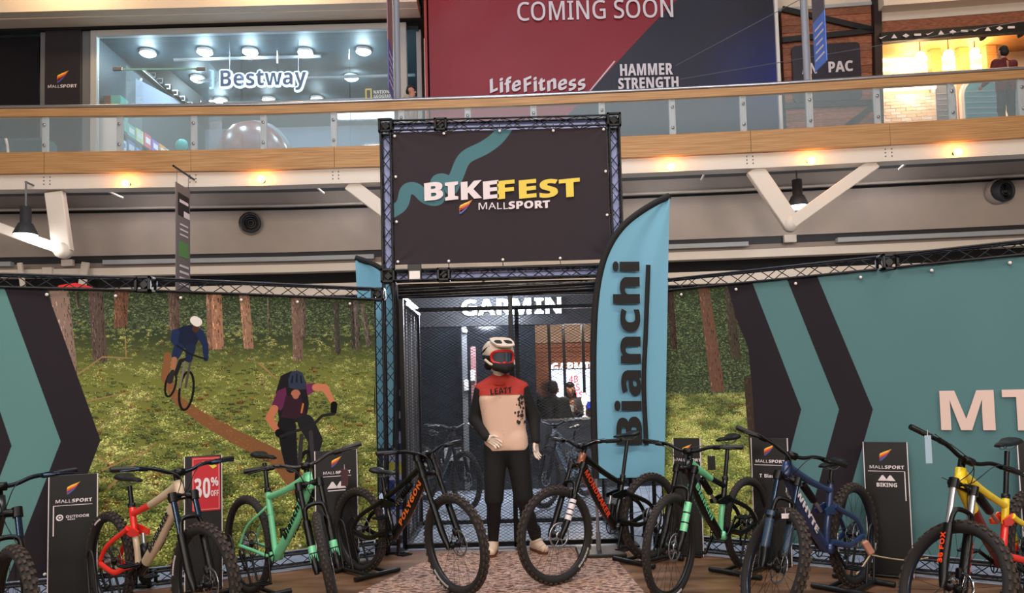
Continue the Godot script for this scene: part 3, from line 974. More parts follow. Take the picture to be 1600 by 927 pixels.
	st = nb(); box(st, Vector3(0, -0.6, 0), Vector3(0.92, 3.3, 0.05), Basis(), 0.01); fin(st, "panel", mat("poster_dark", Color(0.17, 0.16, 0.18), 0.3), t)
	swoosh(Transform3D(Basis(), Vector3(0, -0.18, 0.03)), 0.32, t)
	text("MALL", 0.3, 0.09, Transform3D(Basis(), Vector3(-0.22, -0.42, 0.028)), M.print_white, t, {"bold": false, "skew": 0.2})
	text("SPORT", 0.42, 0.09, Transform3D(Basis(), Vector3(0.15, -0.42, 0.028)), M.print_white, t, {"skew": 0.2})
	sbox("wall_shop", Vector3(a0 - 3.2, 8.7, -SZ - 0.15), Vector3(6.3, 4.3, 0.2), mat("far_shop", Color(0.05, 0.06, 0.10), 0.15), "glossy black shopfront at the upper far left")
	t = thing("display_case", "teal grey display case behind the glass rail at far left", "display case", Vector3(P(20, 220, 17.0).x, 6.47, -17.0))
	st = nb(); box(st, Vector3(0, 0.6, 0), Vector3(1.9, 1.2, 0.5), Basis(), 0.1); fin(st, "body", mat("case_teal", Color(0.16, 0.26, 0.30), 0.3), t)
	st = nb(); tube(st, [Vector3(0.02, 1.15, 0.27), Vector3(0.06, 1.0, 0.27), Vector3(0.1, 0.6, 0.27)], 0.03, 8); fin(st, "handle", M.white, t)

func hoarding():
	# printed site hoarding: red, dark blue and white lettering
	var z := 16.9
	var x0 := P(671, 100, z).x
	var x1 := P(1213, 100, z).x
	var y0 := 6.47
	var y1 := 12.2
	var W := 1024
	var H := 768
	var im := Image.create(W, H, false, Image.FORMAT_RGB8)
	var to := func(px: float, py: float) -> Vector2:
		var p := P(px, py, z)
		return Vector2((p.x - x0) / (x1 - x0) * W, (y1 - p.y) / (y1 - y0) * H)
	for y in H:
		for xb in range(0, W, 8):
			var u := float(xb) / W
			var v := float(y) / H
			var d := Vector2((u - 1.02) * 1.5, (v - 0.62) * 1.4).length()
			var c := Color(0.155, 0.155, 0.215).lerp(Color(0.13, 0.16, 0.46), clampf(1.0 - d * 2.4, 0.0, 1.0))
			im.fill_rect(Rect2i(xb, y, 8, 1), c)
	var red := Color(0.54, 0.125, 0.175)
	poly_fill(im, [Vector2(0, 0), to.call(1085, -25), to.call(1046, 10), to.call(922, 142), to.call(880, 188), to.call(860, 300), Vector2(0, H)], red)
	strokes(im, [to.call(960, 96), to.call(921, 143)], 2.2, Color(0.85, 0.75, 0.78))
	var m := mat("hoarding_print", Color(1, 1, 1), 0.6)
	m.albedo_texture = ImageTexture.create_from_image(im)
	var t := thing("hoarding", "huge red and dark blue hoarding with white lettering closing a shop on the upper gallery", "hoarding")
	var f := func(u: float, v: float) -> Vector3:
		var e := exp(-pow((v - 0.3) * 6, 2)) * 0.02 * sin(u * 31 + v * 20)
		return Vector3(lerpf(x0, x1, u), lerpf(y1, y0, v), -z + e + 0.012 * sin(u * 17.0) * sin(v * 9.0))
	put(sheet(48, 32, f, 0.03), "printed_sheet", m, t)
	var st := nb()
	box(st, Vector3((x0 + x1) / 2, 9.3, -z - 0.12), Vector3(x1 - x0 - 0.02, 5.6, 0.1)); fin(st, "backing", M.dark_grey, t)
	st = nb()
	box(st, Vector3(x0 - 0.08, 9.3, -z - 0.75), Vector3(0.06, 5.7, 1.4)); fin(st, "return_panel", mat("return_red", Color(0.62, 0.16, 0.13), 0.5), t)
	st = nb()
	box(st, Vector3(x0 - 0.12, 8.4, -z - 0.4), Vector3(0.03, 3.0, 0.5)); fin(st, "white_panel", M.white, t)
	var g := func(px: float, py: float) -> Transform3D: return Transform3D(Basis(), P(px, py, z - 0.05))
	var s := F / z
	text("COMING SOON", 249 / s, 31 / s, g.call(930, 15), M.print_white, t, {"bold": false, "embolden": 0.25})
	text("LifeFitness", 152 / s, 27 / s, g.call(840, 131), M.print_white, t, {"skew": 0.38, "embolden": 0.25})
	text("HAMMER", 84 / s, 19 / s, g.call(1010, 108.5), M.print_white, t, {"embolden": 0.5})
	text("STRENGTH", 96 / s, 18 / s, g.call(1013, 129.5), M.print_white, t, {"embolden": 0.5})
	for i in 4:
		st = nb()
		box(st, P(986 + i * 11, 148, z - 0.05), Vector3(0.08, 0.16, 0.01)); fin(st, "emblem_bar", M.print_white, t)
	st = nb()
	box(st, P(1216, 100, z - 0.04) + Vector3(0, 0, 0), Vector3(0.07, 5.6, 0.07)); fin(st, "edge_pole", M.white, t)

func wood_front():
	# shopfront of horizontal planks with dark diagonal braces
	var o := 3.0
	var xa := CP(1224, 100, o).x
	var xb := CP(1366, 100, o).x
	var w := struct_node("wall_planks", "shopfront of reddish brown horizontal planks on the upper gallery")
	var y := 6.47
	var k := 0
	while y < 10.4:
		var cutx := lerpf(xa, xb, rng.randf_range(0.25, 0.75))
		for seg in [[xa, cutx - 0.003], [cutx + 0.003, xb]]:
			var st := nb()
			strip(st, seg[0], seg[1], o + rng.randf_range(-0.008, 0.008), o + 0.12, y, y + 0.172)
			fin(st, "plank", M["plank_%d" % rng.randi_range(0, 3)], w)
		y += 0.18
		k += 1
	sstrip("wall_shop", xa - 0.1, xb + 0.1, o + 0.13, o + 0.25, 6.47, 10.5, M.dark_grey, "backing of the plank shopfront")
	sstrip("trim_13", xa - 0.2, xb, o - 0.05, o + 0.2, 10.42, 10.5, M.light_grey, "pale edge over the plank shopfront")
	sstrip("trim_14", xa - 0.2, xb, o - 0.02, o + 0.25, 10.5, 12.9, M.cream, "cream bulkhead over the plank shopfront")
	for b in [[1222, 14, 1370, 48, "dark diagonal brace across the plank shopfront"], [1222, 63, 1370, 47, "dark level brace high on the plank shopfront"], [1320, 200, 1372, 160, "short dark brace low on the plank shopfront"], [1226, 166, 1366, 160, "dark brace low behind the glass rail on the plank shopfront"]]:
		var st := nb()
		between(st, CP(b[0], b[1], o - 0.06), CP(b[2], b[3], o - 0.06), 0.06, 0.13)
		tag(fin(st, "brace_beam", M.black_paint), b[4], "beam")
	var st := nb()
	between(st, CP(1369, -5, o - 0.08), CP(1373, 200, o - 0.08), 0.14, 0.18, Vector3.RIGHT)
	tag(fin(st, "corner_post", mat("umber", Color(0.16, 0.09, 0.08), 0.6)), "dark brown upright post between the plank shopfront and the bright shop", "post")
	var c := CP(1292, 113, o - 0.1)
	var t := thing("shop_sign", "dark rounded sign board with white block letters on the plank shopfront", "sign", c, -0.09)
	st = nb()
	slab(st, rrect(104 / 66.5, 92 / 66.5, 0.1), Transform3D(), 0.05); fin(st, "board", mat("sign_plum", Color(0.15, 0.12, 0.17), 0.4), t)
	text("AN", 0.34, 0.26, Transform3D(Basis(), Vector3(-0.4, 0.12, 0.003)), M.print_white, t, {"embolden": 0.5})
	text("PAC", 0.56, 0.26, Transform3D(Basis(), Vector3(0.32, 0.12, 0.003)), M.print_white, t, {"embolden": 0.5})
	for i in 5:
		st = nb()
		ball(st, Vector3(-0.32 + i * 0.22, -0.22, 0.0), Vector3(0.06, 0.05 + 0.015 * (i % 2), 0.008), 8 - (i % 3), 4); fin(st, "small_emblem", M.print_white, t)

func upper_right_store():
	var o := 3.0
	var x0 := CP(1372, 100, o).x
	sstrip("trim_15", x0, 16.5, o - 0.05, o + 0.2, 10.0, 12.9, M.cream, "cream bulkhead over the bright upper right shop")
	sstrip("trim_16", x0, 16.5, o - 0.4, o - 0.05, 10.2, 12.9, M.cream, "stepped cream bulkhead of the storey above")
	var w := struct_node("trim_17", "wooden lintel over the bright upper right shop")
	sstrip("board", x0, 16.5, o - 0.02, o + 0.2, 9.70, 10.0, M.plank_1, "", w)
	var b := thing("sign_beam", "dark beam with a row of small white emblems over the bright upper right shop", "sign")
	var st := nb()
	strip(st, x0, 16.4, o - 0.2, o - 0.05, 9.44, 9.66); fin(st, "beam", M.black_paint, b)
	for i in 12:
		var p := CP(1379 + i * 18.3, 58.5 - i * 1.45, o - 0.215)
		st = nb()
		match i % 4:
			0: slab(st, PackedVector2Array([Vector2(-0.08, 0.0), Vector2(-0.04, -0.035), Vector2(0.11, 0.05), Vector2(-0.03, 0.0)]), Transform3D(Basis(), p), 0.01)
			1: slab(st, PackedVector2Array([Vector2(-0.07, -0.04), Vector2(0.07, -0.04), Vector2(0.0, 0.06)]), Transform3D(Basis(), p), 0.01)
			2: slab(st, PackedVector2Array([Vector2(-0.08, 0.0), Vector2(0.0, -0.05), Vector2(0.08, 0.0), Vector2(0.0, 0.05)]), Transform3D(Basis(), p), 0.01)
			3: slab(st, rrect(0.16, 0.05, 0.01), Transform3D(Basis(), p), 0.01)
		fin(st, "small_emblem", M.print_white, b)
	# interior
	sstrip("wall_shop", x0, 16.5, 5.0, 5.2, 6.47, 10.0, mat("warm_wall", Color(0.86, 0.78, 0.68), 0.7), "warm lit back wall of the upper right shop")
	sstrip("ceiling", x0, 16.5, o + 0.2, 5.2, 9.9, 10.05, M.oak, "wooden ceiling of the upper right shop")
	sbox("wall_shop", Vector3(x0 - 0.1, 8.7, zc(x0) - 4.1), Vector3(0.1, 4.4, 1.9), mat("warm_wall_side", Color(0.8, 0.7, 0.58), 0.7), "side wall of the upper right shop")
	var bw := struct_node("wall_bricks", "low pale brick wall inside the upper right shop")
	var bx0 := CP(1376, 170, 4.2).x
	var bx1 := CP(1462, 170, 4.2).x
	for r in 26:
		var bx := bx0 - (0.12 if r % 2 else 0.0)
		while bx < bx1:
			var a: float = max(bx, bx0)
			var e: float = min(bx + 0.235, bx1)
			if e - a > 0.03:
				st = nb()
				strip(st, a, e, 4.2 + rng.randf_range(-0.004, 0.004), 4.3, 6.47 + r * 0.085, 6.47 + r * 0.085 + 0.077); fin(st, "brick", M.cream if (r + int(bx * 7)) % 3 else M.white, bw)
			bx += 0.243
	st = nb(); strip(st, bx0, bx1, 4.22, 4.32, 6.47, 8.66); fin(st, "mortar", M.plaster, bw)
	cove(CV(11.5, 1.4, 12.2))
	var ix := 0
	for q in [[1376, 1462, 93, 4.85, "white glowing shelf strip in the upper right shop, top left"], [1460, 1545, 90, 4.85, "white glowing shelf strip in the upper right shop, top right"], [1376, 1545, 107, 4.7, "long white glowing shelf strip just above the rail in the upper right shop"], [1376, 1462, 139, 4.15, "white glowing strip over the pale brick wall in the upper right shop"]]:
		var a := CP(q[0], q[2] + 2, q[3])
		var e := CP(q[1], q[2] - 3, q[3])
		st = nb()
		between(st, a, e, 0.06, 0.07)
		for x in [0.15, 0.85]: cyl(st, a.lerp(e, x), Vector3(a.lerp(e, x).x, a.lerp(e, x).y, zc(a.lerp(e, x).x) - (5.02 if q[3] > 4.5 else 4.22)), 0.012, 6)
		tag(fin(st, "light_strip", M.warm_strip_glow), q[4], "light strip")
		lamp((a + e) / 2 + Vector3(0, -0.06, 0.12), 0.9, Color(1.0, 0.88, 0.70), "strip_light", 0.3)
		ix += 1
	for q in [[1462, "orange brown wooden post left of centre in the upper right shop"], [1506, "orange brown wooden post at the centre of the upper right shop"], [1548, "orange brown wooden post beside the man in the red jacket"]]:
		st = nb()
		var p := CP(q[0], 130, 4.55)
		box(st, Vector3(p.x, 8.18, p.z), Vector3(0.26, 3.42, 0.2), Basis(), 0.01)
		tag(fin(st, "wooden_post", M.oak), q[1], "post")
	for q in [[1438, 88, "largest"], [1482, 85, "middle"], [1523, 82, "smallest"]]:
		var p := CP(q[0], q[1], 3.7 + 0.25 * (q[0] - 1438) / 44.0)
		var t := thing("pendant_lamp", "glaring round pendant bulb in the upper right shop, the %s of three" % q[2], "lamp", p)
		st = nb(); ball(st, Vector3.ZERO, Vector3.ONE * 0.11, 14, 10); fin(st, "bulb", M.bulb_glow, t)
		st = nb(); cyl(st, Vector3(0, 0.09, 0), Vector3(0, 9.9 - p.y, 0), 0.012, 6); fin(st, "cord", M.black_paint, t)
		lamp(p, 1.6, Color(1.0, 0.80, 0.55), "pendant_light", 0.1)
	# spotlights on the ceiling
	for q in [[1533, 55, "black spotlight under the wooden ceiling, left of the man in red"], [1592, 50, "black spotlight under the wooden ceiling above the man in red"]]:
		var p := CP(q[0], q[1], 3.2)
		var t := thing("spotlight", q[2], "spotlight", p)
		st = nb(); lathe(st, [Vector2(0, 0.12), Vector2(0.06, 0.12), Vector2(0.09, -0.1), Vector2(0.0, -0.08)], Vector3.ZERO, Vector3(-0.3, 1, -0.4), 12); fin(st, "can", M.black_paint, t)
		st = nb(); cyl(st, Vector3.ZERO, Vector3(0, 9.92 - p.y, 0), 0.015, 6); fin(st, "stem", M.black_paint, t)
	# paddle boards standing in a rack
	for q in [[1535, 62, 108, Color(0.30, 0.55, 0.66), "wide teal board with pale rim standing in the upper right shop"], [1478, 34, 95, Color(0.40, 0.44, 0.52), "narrow grey board standing left of the wooden post in the upper right shop"], [1420, 0, 0, Color(0, 0, 0), ""], [1600, 50, 100, Color(0.45, 0.62, 0.70), "pale blue board standing behind the man in red"]]:
		if q[1] == 0: continue
		var p := CP(q[0], 165, 4.25)
		var t := thing("board", q[4], "board", Vector3(p.x, 6.47, p.z))
		var hh := 9.02 - 6.47
		var ww: float = q[1] / 60.0
		st = nb(); slab(st, rrect(ww, hh, ww * 0.46, 8), Transform3D(Basis(), Vector3(0, hh / 2, 0)), 0.1); fin(st, "rim", M.white, t)
		st = nb(); slab(st, rrect(ww * 0.86, hh - 0.14, ww * 0.40, 8), Transform3D(Basis(), Vector3(0, hh / 2, 0.03)), 0.04); fin(st, "deck", mat("deck_%d" % q[0], q[3], 0.4), t)
		for i in 15:
			st = nb(); box(st, Vector3(0, 0.2 + i * 0.14, 0.032), Vector3(ww * 0.8, 0.012, 0.01)); fin(st, "deck_line", M.light_grey, t)

# ------------------------------------------------------------------ trusses
func truss(t: Node3D, a: Vector3, b: Vector3, side: Vector3, s := 0.115, pitch := 0.12, panel := ""):
	# a square lattice beam from a to b (its middle line), side is one of its faces' directions
	var d := (b - a).normalized()
	var w := (side - d * side.dot(d)).normalized()
	var v := d.cross(w)
	var L := a.distance_to(b)
	var h := s / 2 - 0.01
	for e in [[1, 1], [1, -1], [-1, -1], [-1, 1]]:
		var st := nb()
		tube(st, [a + w * h * e[0] + v * h * e[1], b + w * h * e[0] + v * h * e[1]], 0.0105, 8)
		fin(st, "chord", M.truss_black, t)
	var n := int(L / pitch)
	var pp := L / n
	var key := "brace %.4f %.4f" % [pp, h]
	if not shared.has(key):
		var st := nb()
		var q := sqrt(pp * pp + 4 * h * h)
		tube(st, [Vector3(-q / 2, 0, 0), Vector3(q / 2, 0, 0)], 0.0042, 5)
		shared[key] = finmesh(st)
	for f in [[w, v], [v, w], [-w, v], [-v, w]]:
		for i in n:
			var sg := 1.0 if (i % 2 == 0) == (f[0] == w or f[0] == v) else -1.0
			var c: Vector3 = a + d * pp * (i + 0.5) + f[0] * h
			var x: Vector3 = (d * pp + f[1] * 2 * h * sg).normalized()
			var z: Vector3 = f[0]
			var mi := put(shared[key], "brace", M.truss_black, t)
			mi.transform = Transform3D(Basis(x, z.cross(x), z), c)
	if panel:
		var st := nb()
		between(st, a - w * (s / 2 + 0.006), b - w * (s / 2 + 0.006), 0.006, s - 0.02, v)
		fin(st, "inner_panel", M[panel], t)

func corner(t: Node3D, c: Vector3, s := 0.13):
	var st := nb()
	for ax in 3:
		for sa in [-1, 1]:
			for sb in [-1, 1]:
				var p := Vector3.ZERO
				p[(ax + 1) % 3] = sa * (s / 2 - 0.012)
				p[(ax + 2) % 3] = sb * (s / 2 - 0.012)
				var z := Vector3.ONE * 0.024
				z[ax] = s
				box(st, c + p, z, Basis(), 0.004)
	box(st, c, Vector3.ONE * s * 0.55, Basis(Vector3.BACK, 0.7), 0.01)
	fin(st, "corner_block", M.black_metal, t)

const TZ := -6.98
func tower():
	mat("lilac_cloth", Color(0.64, 0.68, 0.88), 0.7)
	var lx := -1.158
	var rx := 1.035
	var t := thing("truss_tower", "tall black lattice truss gateway with lilac lining carrying the big dark banner", "truss")
	truss(t, Vector3(lx, 0.03, TZ), Vector3(lx, 4.0, TZ), Vector3.BACK, 0.115, 0.125)
	truss(t, Vector3(rx, 0.03, TZ), Vector3(rx, 4.0, TZ), Vector3.BACK, 0.115, 0.125)
	var st := nb()
	for x in [lx, rx]:
		st = nb(); box(st, Vector3(x, 3.33, TZ - 0.065), Vector3(0.095, 1.3, 0.006)); fin(st, "inner_panel", M.lilac_cloth, t)
	var u := thing("truss_beam", "black lattice truss beam lined in lilac along the top of the gateway", "truss")
	truss(u, Vector3(lx + 0.065, 4.05, TZ), Vector3(rx - 0.065, 4.05, TZ), Vector3.BACK, 0.115, 0.125, "lilac_cloth")
	corner(u, Vector3(-0.63, 4.05, TZ), 0.125)
	var u2 := thing("truss_beam", "black lattice truss beam lined in lilac below the big dark banner", "truss")
	truss(u2, Vector3(lx + 0.065, 2.60, TZ), Vector3(rx - 0.065, 2.60, TZ), Vector3.BACK, 0.115, 0.125, "lilac_cloth")
	corner(u2, Vector3(-0.63, 2.60, TZ), 0.125)
	for c in [Vector3(lx, 4.05, TZ), Vector3(rx, 4.05, TZ)]: corner(t, c, 0.135)
	corner(t, Vector3(lx, 2.60, TZ), 0.135)
	corner(t, Vector3(rx, 2.60, TZ), 0.135)
	for x in [lx, rx]:
		st = nb(); box(st, Vector3(x, 0.012, TZ), Vector3(0.2, 0.02, 0.2), Basis(), 0.003); fin(st, "base_plate", M.black_metal, t)
	st = nb(); box(st, Vector3(-0.90, 2.62, TZ + 0.068), Vector3(0.13, 0.16, 0.02), Basis(), 0.005)
	var pl := fin(st, "equipment_plate", M.black_paint); tag(pl, "small black plate with white label on the beam under the big banner", "plate")
	st = nb(); box(st, Vector3(-0.90, 2.595, TZ + 0.08), Vector3(0.10, 0.075, 0.004)); fin(st, "label", M.white, pl)
	# the banner
	var x0 := -1.092
	var x1 := 0.965
	var y0 := 2.705
	var y1 := 3.985
	var b := thing("banner", "large dark brown banner with white and yellow bike festival lettering on the truss tower", "banner")
	var W := 1024
	var H := 640
	var im := Image.create(W, H, false, Image.FORMAT_RGB8)
	im.fill(Color(0.212, 0.192, 0.214))
	var g := func(zx: float, zy: float) -> Vector2:   # from points measured on the print
		return Vector2((zx - 50) / (1300.0 - 50) * W, (zy - 85 + (zx - 50) * 0.022) / (875.0 - 85) * H)
	var band := Color(0.30, 0.46, 0.50)
	var ln := []
	for p in cr([Vector3(20, 570, 0), Vector3(95, 520, 0), Vector3(125, 432, 0), Vector3(180, 425, 0), Vector3(240, 478, 0), Vector3(310, 480, 0), Vector3(300, 385, 0), Vector3(340, 368, 0), Vector3(385, 400, 0)], 5): ln.append(g.call(p.x, p.y))
	for i in ln.size() - 1: stroke(im, ln[i], ln[i + 1], 30, 30, band)
	ln = []
	for p in cr([Vector3(385, 420, 0), Vector3(420, 340, 0), Vector3(470, 240, 0), Vector3(580, 180, 0), Vector3(660, 120, 0), Vector3(720, 40, 0)], 5): ln.append(g.call(p.x, p.y))
	for i in ln.size() - 1: stroke(im, ln[i], ln[i + 1], 34, 34, band)
	var m := mat("banner_print", Color(1, 1, 1), 0.85, 0.0, {"metallic_specular": 0.25})
	m.albedo_texture = ImageTexture.create_from_image(im)
	var f := func(u_: float, v_: float) -> Vector3:
		var w := 0.0
		for c in [[0.0, 0.0], [1.0, 0.0], [0.0, 1.0], [1.0, 1.0]]:   # drawn folds at the corners
			var du: float = absf(u_ - c[0])
			var dv: float = absf(v_ - c[1])
			var r := Vector2(du * 1.6, dv).length()
			w += sin(atan2(dv, du * 1.6) * 9.0 + 0.6) * 0.006 * exp(-r * 7.0) * smoothstep(0.0, 0.1, r)
		return Vector3(lerpf(x0, x1, u_), lerpf(y1, y0, v_), TZ + 0.03 + w + 0.004 * sin(u_ * 21.0))
	put(sheet(96, 64, f, 0.006), "printed_sheet", m, b)
	var q := func(zx: float, zy: float) -> Transform3D:
		return Transform3D(Basis(), Vector3(lerpf(x0, x1, (zx - 50) / 1250.0), lerpf(y1, y0, (zy - 85 + (zx - 50) * 0.022) / 790.0), TZ + 0.042))
	var k := (x1 - x0) / 1250.0
	text("BIKE", 432 * k, 116 * k, q.call(445, 436), M.print_white, b, {"skew": 0.12, "embolden": 0.75})
	text("FEST", 480 * k, 116 * k, q.call(893, 427), M.yellow_print, b, {"skew": 0.12, "embolden": 0.75})
	text("MALL", 172 * k, 44 * k, q.call(628, 529), M.print_white, b, {"bold": false, "skew": 0.1})
	text("SPORT", 240 * k, 48 * k, q.call(836, 523), M.print_white, b, {"skew": 0.12, "embolden": 0.75})
	swoosh(q.call(467, 536), 85 * k, b)
	for i in 4:
		for j in [[0.5 / 1.0, 0.0]]: pass
	for e in [[0.01, 0.03], [0.24, 0.02], [0.5, 0.012], [0.75, 0.02], [0.985, 0.02], [0.012, 0.34], [0.012, 0.68], [0.015, 0.98], [0.25, 0.985], [0.5, 0.985], [0.765, 0.985], [0.988, 0.34], [0.988, 0.67]]:
		var c := Vector3(lerpf(x0, x1, e[0]), lerpf(y1, y0, e[1]), TZ + 0.045)
		st = nb()
		ball(st, c, Vector3(0.014, 0.014, 0.008), 8, 6)
		fin(st, "tie_ball", M.white, b)
		st = nb()
		var o := Vector3(-0.06 if e[0] < 0.1 else 0.06 if e[0] > 0.9 else 0.0, 0.06 if e[1] < 0.1 else -0.06 if e[1] > 0.9 else 0.0, 0.01)
		cyl(st, c, c + o, 0.004, 5)
		fin(st, "tie_cord", M.black_paint, b)

func mesh_lines(st: SurfaceTool, o: Vector3, ux: Vector3, uy: Vector3, w: float, h: float, cw: float, ch: float, r: float):
	# diamond mesh: straight wires in both diagonal directions, clipped to the panel
	var k := ch / cw
	for dirn in [1.0, -1.0]:
		var c := -w * k if dirn > 0 else 0.0
		var top := h if dirn > 0 else h + w * k
		while c < top:
			# y = c + dirn * k * x
			var xa := 0.0
			var xb := w
			var s: float = dirn * k
			var lo := (0.0 - c) / s
			var hi := (h - c) / s
			xa = max(xa, min(lo, hi))
			xb = min(xb, max(lo, hi))
			if xb - xa > 0.01:
				var p := o + ux * xa + uy * (c + s * xa)
				var q := o + ux * xb + uy * (c + s * xb)
				tube(st, [p, q], r, 4, Vector3.ZERO, 1.0, false)
			c += ch
const CZ0 := -7.08
const CZ1 := -8.3
func cage():
	var t := thing("mesh_cage", "black steel cage of diamond mesh panels under the banner tower", "cage")
	var xl := -1.06
	var xr := 0.99
	var hh := 2.42
	var post := func(n: String, a: Vector3, b: Vector3, m: Material, s := 0.045):
		var st := nb()
		between(st, a, b, s, s, Vector3.RIGHT if absf((b - a).normalized().y) > 0.9 else Vector3.UP, 0.004)
		fin(st, n, m, t)
	for x in [xl, xr, -0.005]: post.call("post", Vector3(x, 0, CZ0), Vector3(x, hh, CZ0), M.black_metal)
	for x in [xl, xr, 0.06]: post.call("post", Vector3(x, 0, CZ1), Vector3(x, hh, CZ1), M.black_metal)
	for z in [CZ0, CZ1]:
		post.call("rail", Vector3(xl, 0.03, z), Vector3(xr, 0.03, z), M.black_metal)
		post.call("rail", Vector3(xl, hh, z), Vector3(xr, hh, z), M.black_metal)
	for x in [xl, xr]:
		post.call("rail", Vector3(x, 0.03, CZ0), Vector3(x, 0.03, CZ1), M.black_metal)
		post.call("rail", Vector3(x, hh, CZ0), Vector3(x, hh, CZ1), M.black_metal)
	for z in [-7.4, -7.75, -8.0]: post.call("side_post", Vector3(xl - 0.01, 0, z), Vector3(xl - 0.01, hh, z), M.dark_grey if z < -7.9 else M.mid_grey, 0.03)
	post.call("roof_bar", Vector3(xl + 0.02, hh - 0.06, CZ0 - 0.1), Vector3(xl + 0.02, hh - 0.06, CZ1 + 0.05), M.steel, 0.035)
	for p in [[Vector3(xl, 0.05, CZ0), Vector3.RIGHT, -xl - 0.03, 0.052, 0.03, "mesh_panel"], [Vector3(0.02, 0.05, CZ0), Vector3.RIGHT, xr - 0.04, 0.052, 0.03, "mesh_panel"], [Vector3(xl, 0.05, CZ1), Vector3.RIGHT, xr - xl, 0.052, 0.03, "mesh_panel"], [Vector3(xl, 0.05, CZ1), Vector3.BACK, CZ0 - CZ1, 0.052, 0.03, "mesh_panel"], [Vector3(xr, 0.05, CZ1), Vector3.BACK, CZ0 - CZ1, 0.052, 0.03, "mesh_panel"]]:
		var st := nb()
		mesh_lines(st, p[0], p[1], Vector3.UP, p[2], hh - 0.08, p[3], p[4], 0.0017)
		tag(fin(st, p[5], M.truss_black, t), "", "", "", "stuff")
	# black fascia cloth over the cage front
	var f := func(u: float, v: float) -> Vector3:
		return Vector3(lerpf(-1.08, 0.98, u), lerpf(2.53, 2.40, v), CZ0 + 0.045 + 0.01 * sin(v * 14.0 + u * 5.0) * (0.4 + v))
	put(sheet(40, 10, f, 0.01), "fascia_cloth", mat("black_vinyl", Color(0.05, 0.055, 0.075), 0.25), t)
	# leaning product totem seen between the tower's left column and the cage
	var tt := thing("print_totem", "upright pale lilac print with dark blue bands standing left of the cage", "totem", Vector3(-1.22, 0, -7.6))
	var st := nb(); box(st, Vector3(0, 0.95, 0), Vector3(0.26, 1.9, 0.03), Basis(), 0.004); fin(st, "panel", mat("lilac_print", Color(0.66, 0.66, 0.80), 0.5), tt)
	for b in [[1.62, 0.2, Color(0.05, 0.06, 0.1)], [1.38, 0.16, Color(0.10, 0.14, 0.25)], [1.16, 0.13, Color(0.10, 0.14, 0.25)], [0.92, 0.10, Color(0.12, 0.20, 0.38)], [0.72, 0.12, Color(0.70, 0.68, 0.25)], [0.45, 0.3, Color(0.12, 0.22, 0.5)]]:
		st = nb(); box(st, Vector3(0, b[0], 0.017), Vector3(0.255, b[1], 0.006)); fin(st, "printed_band", mat("band_%d" % int(b[0] * 100), b[2], 0.5), tt)
	for y in [1.40, 1.18]:
		st = nb(); ball(st, Vector3(0.09, y, 0.022), Vector3(0.03, 0.03, 0.006), 8, 5); fin(st, "printed_dot", mat("lime", Color(0.55, 0.68, 0.2), 0.5), tt)

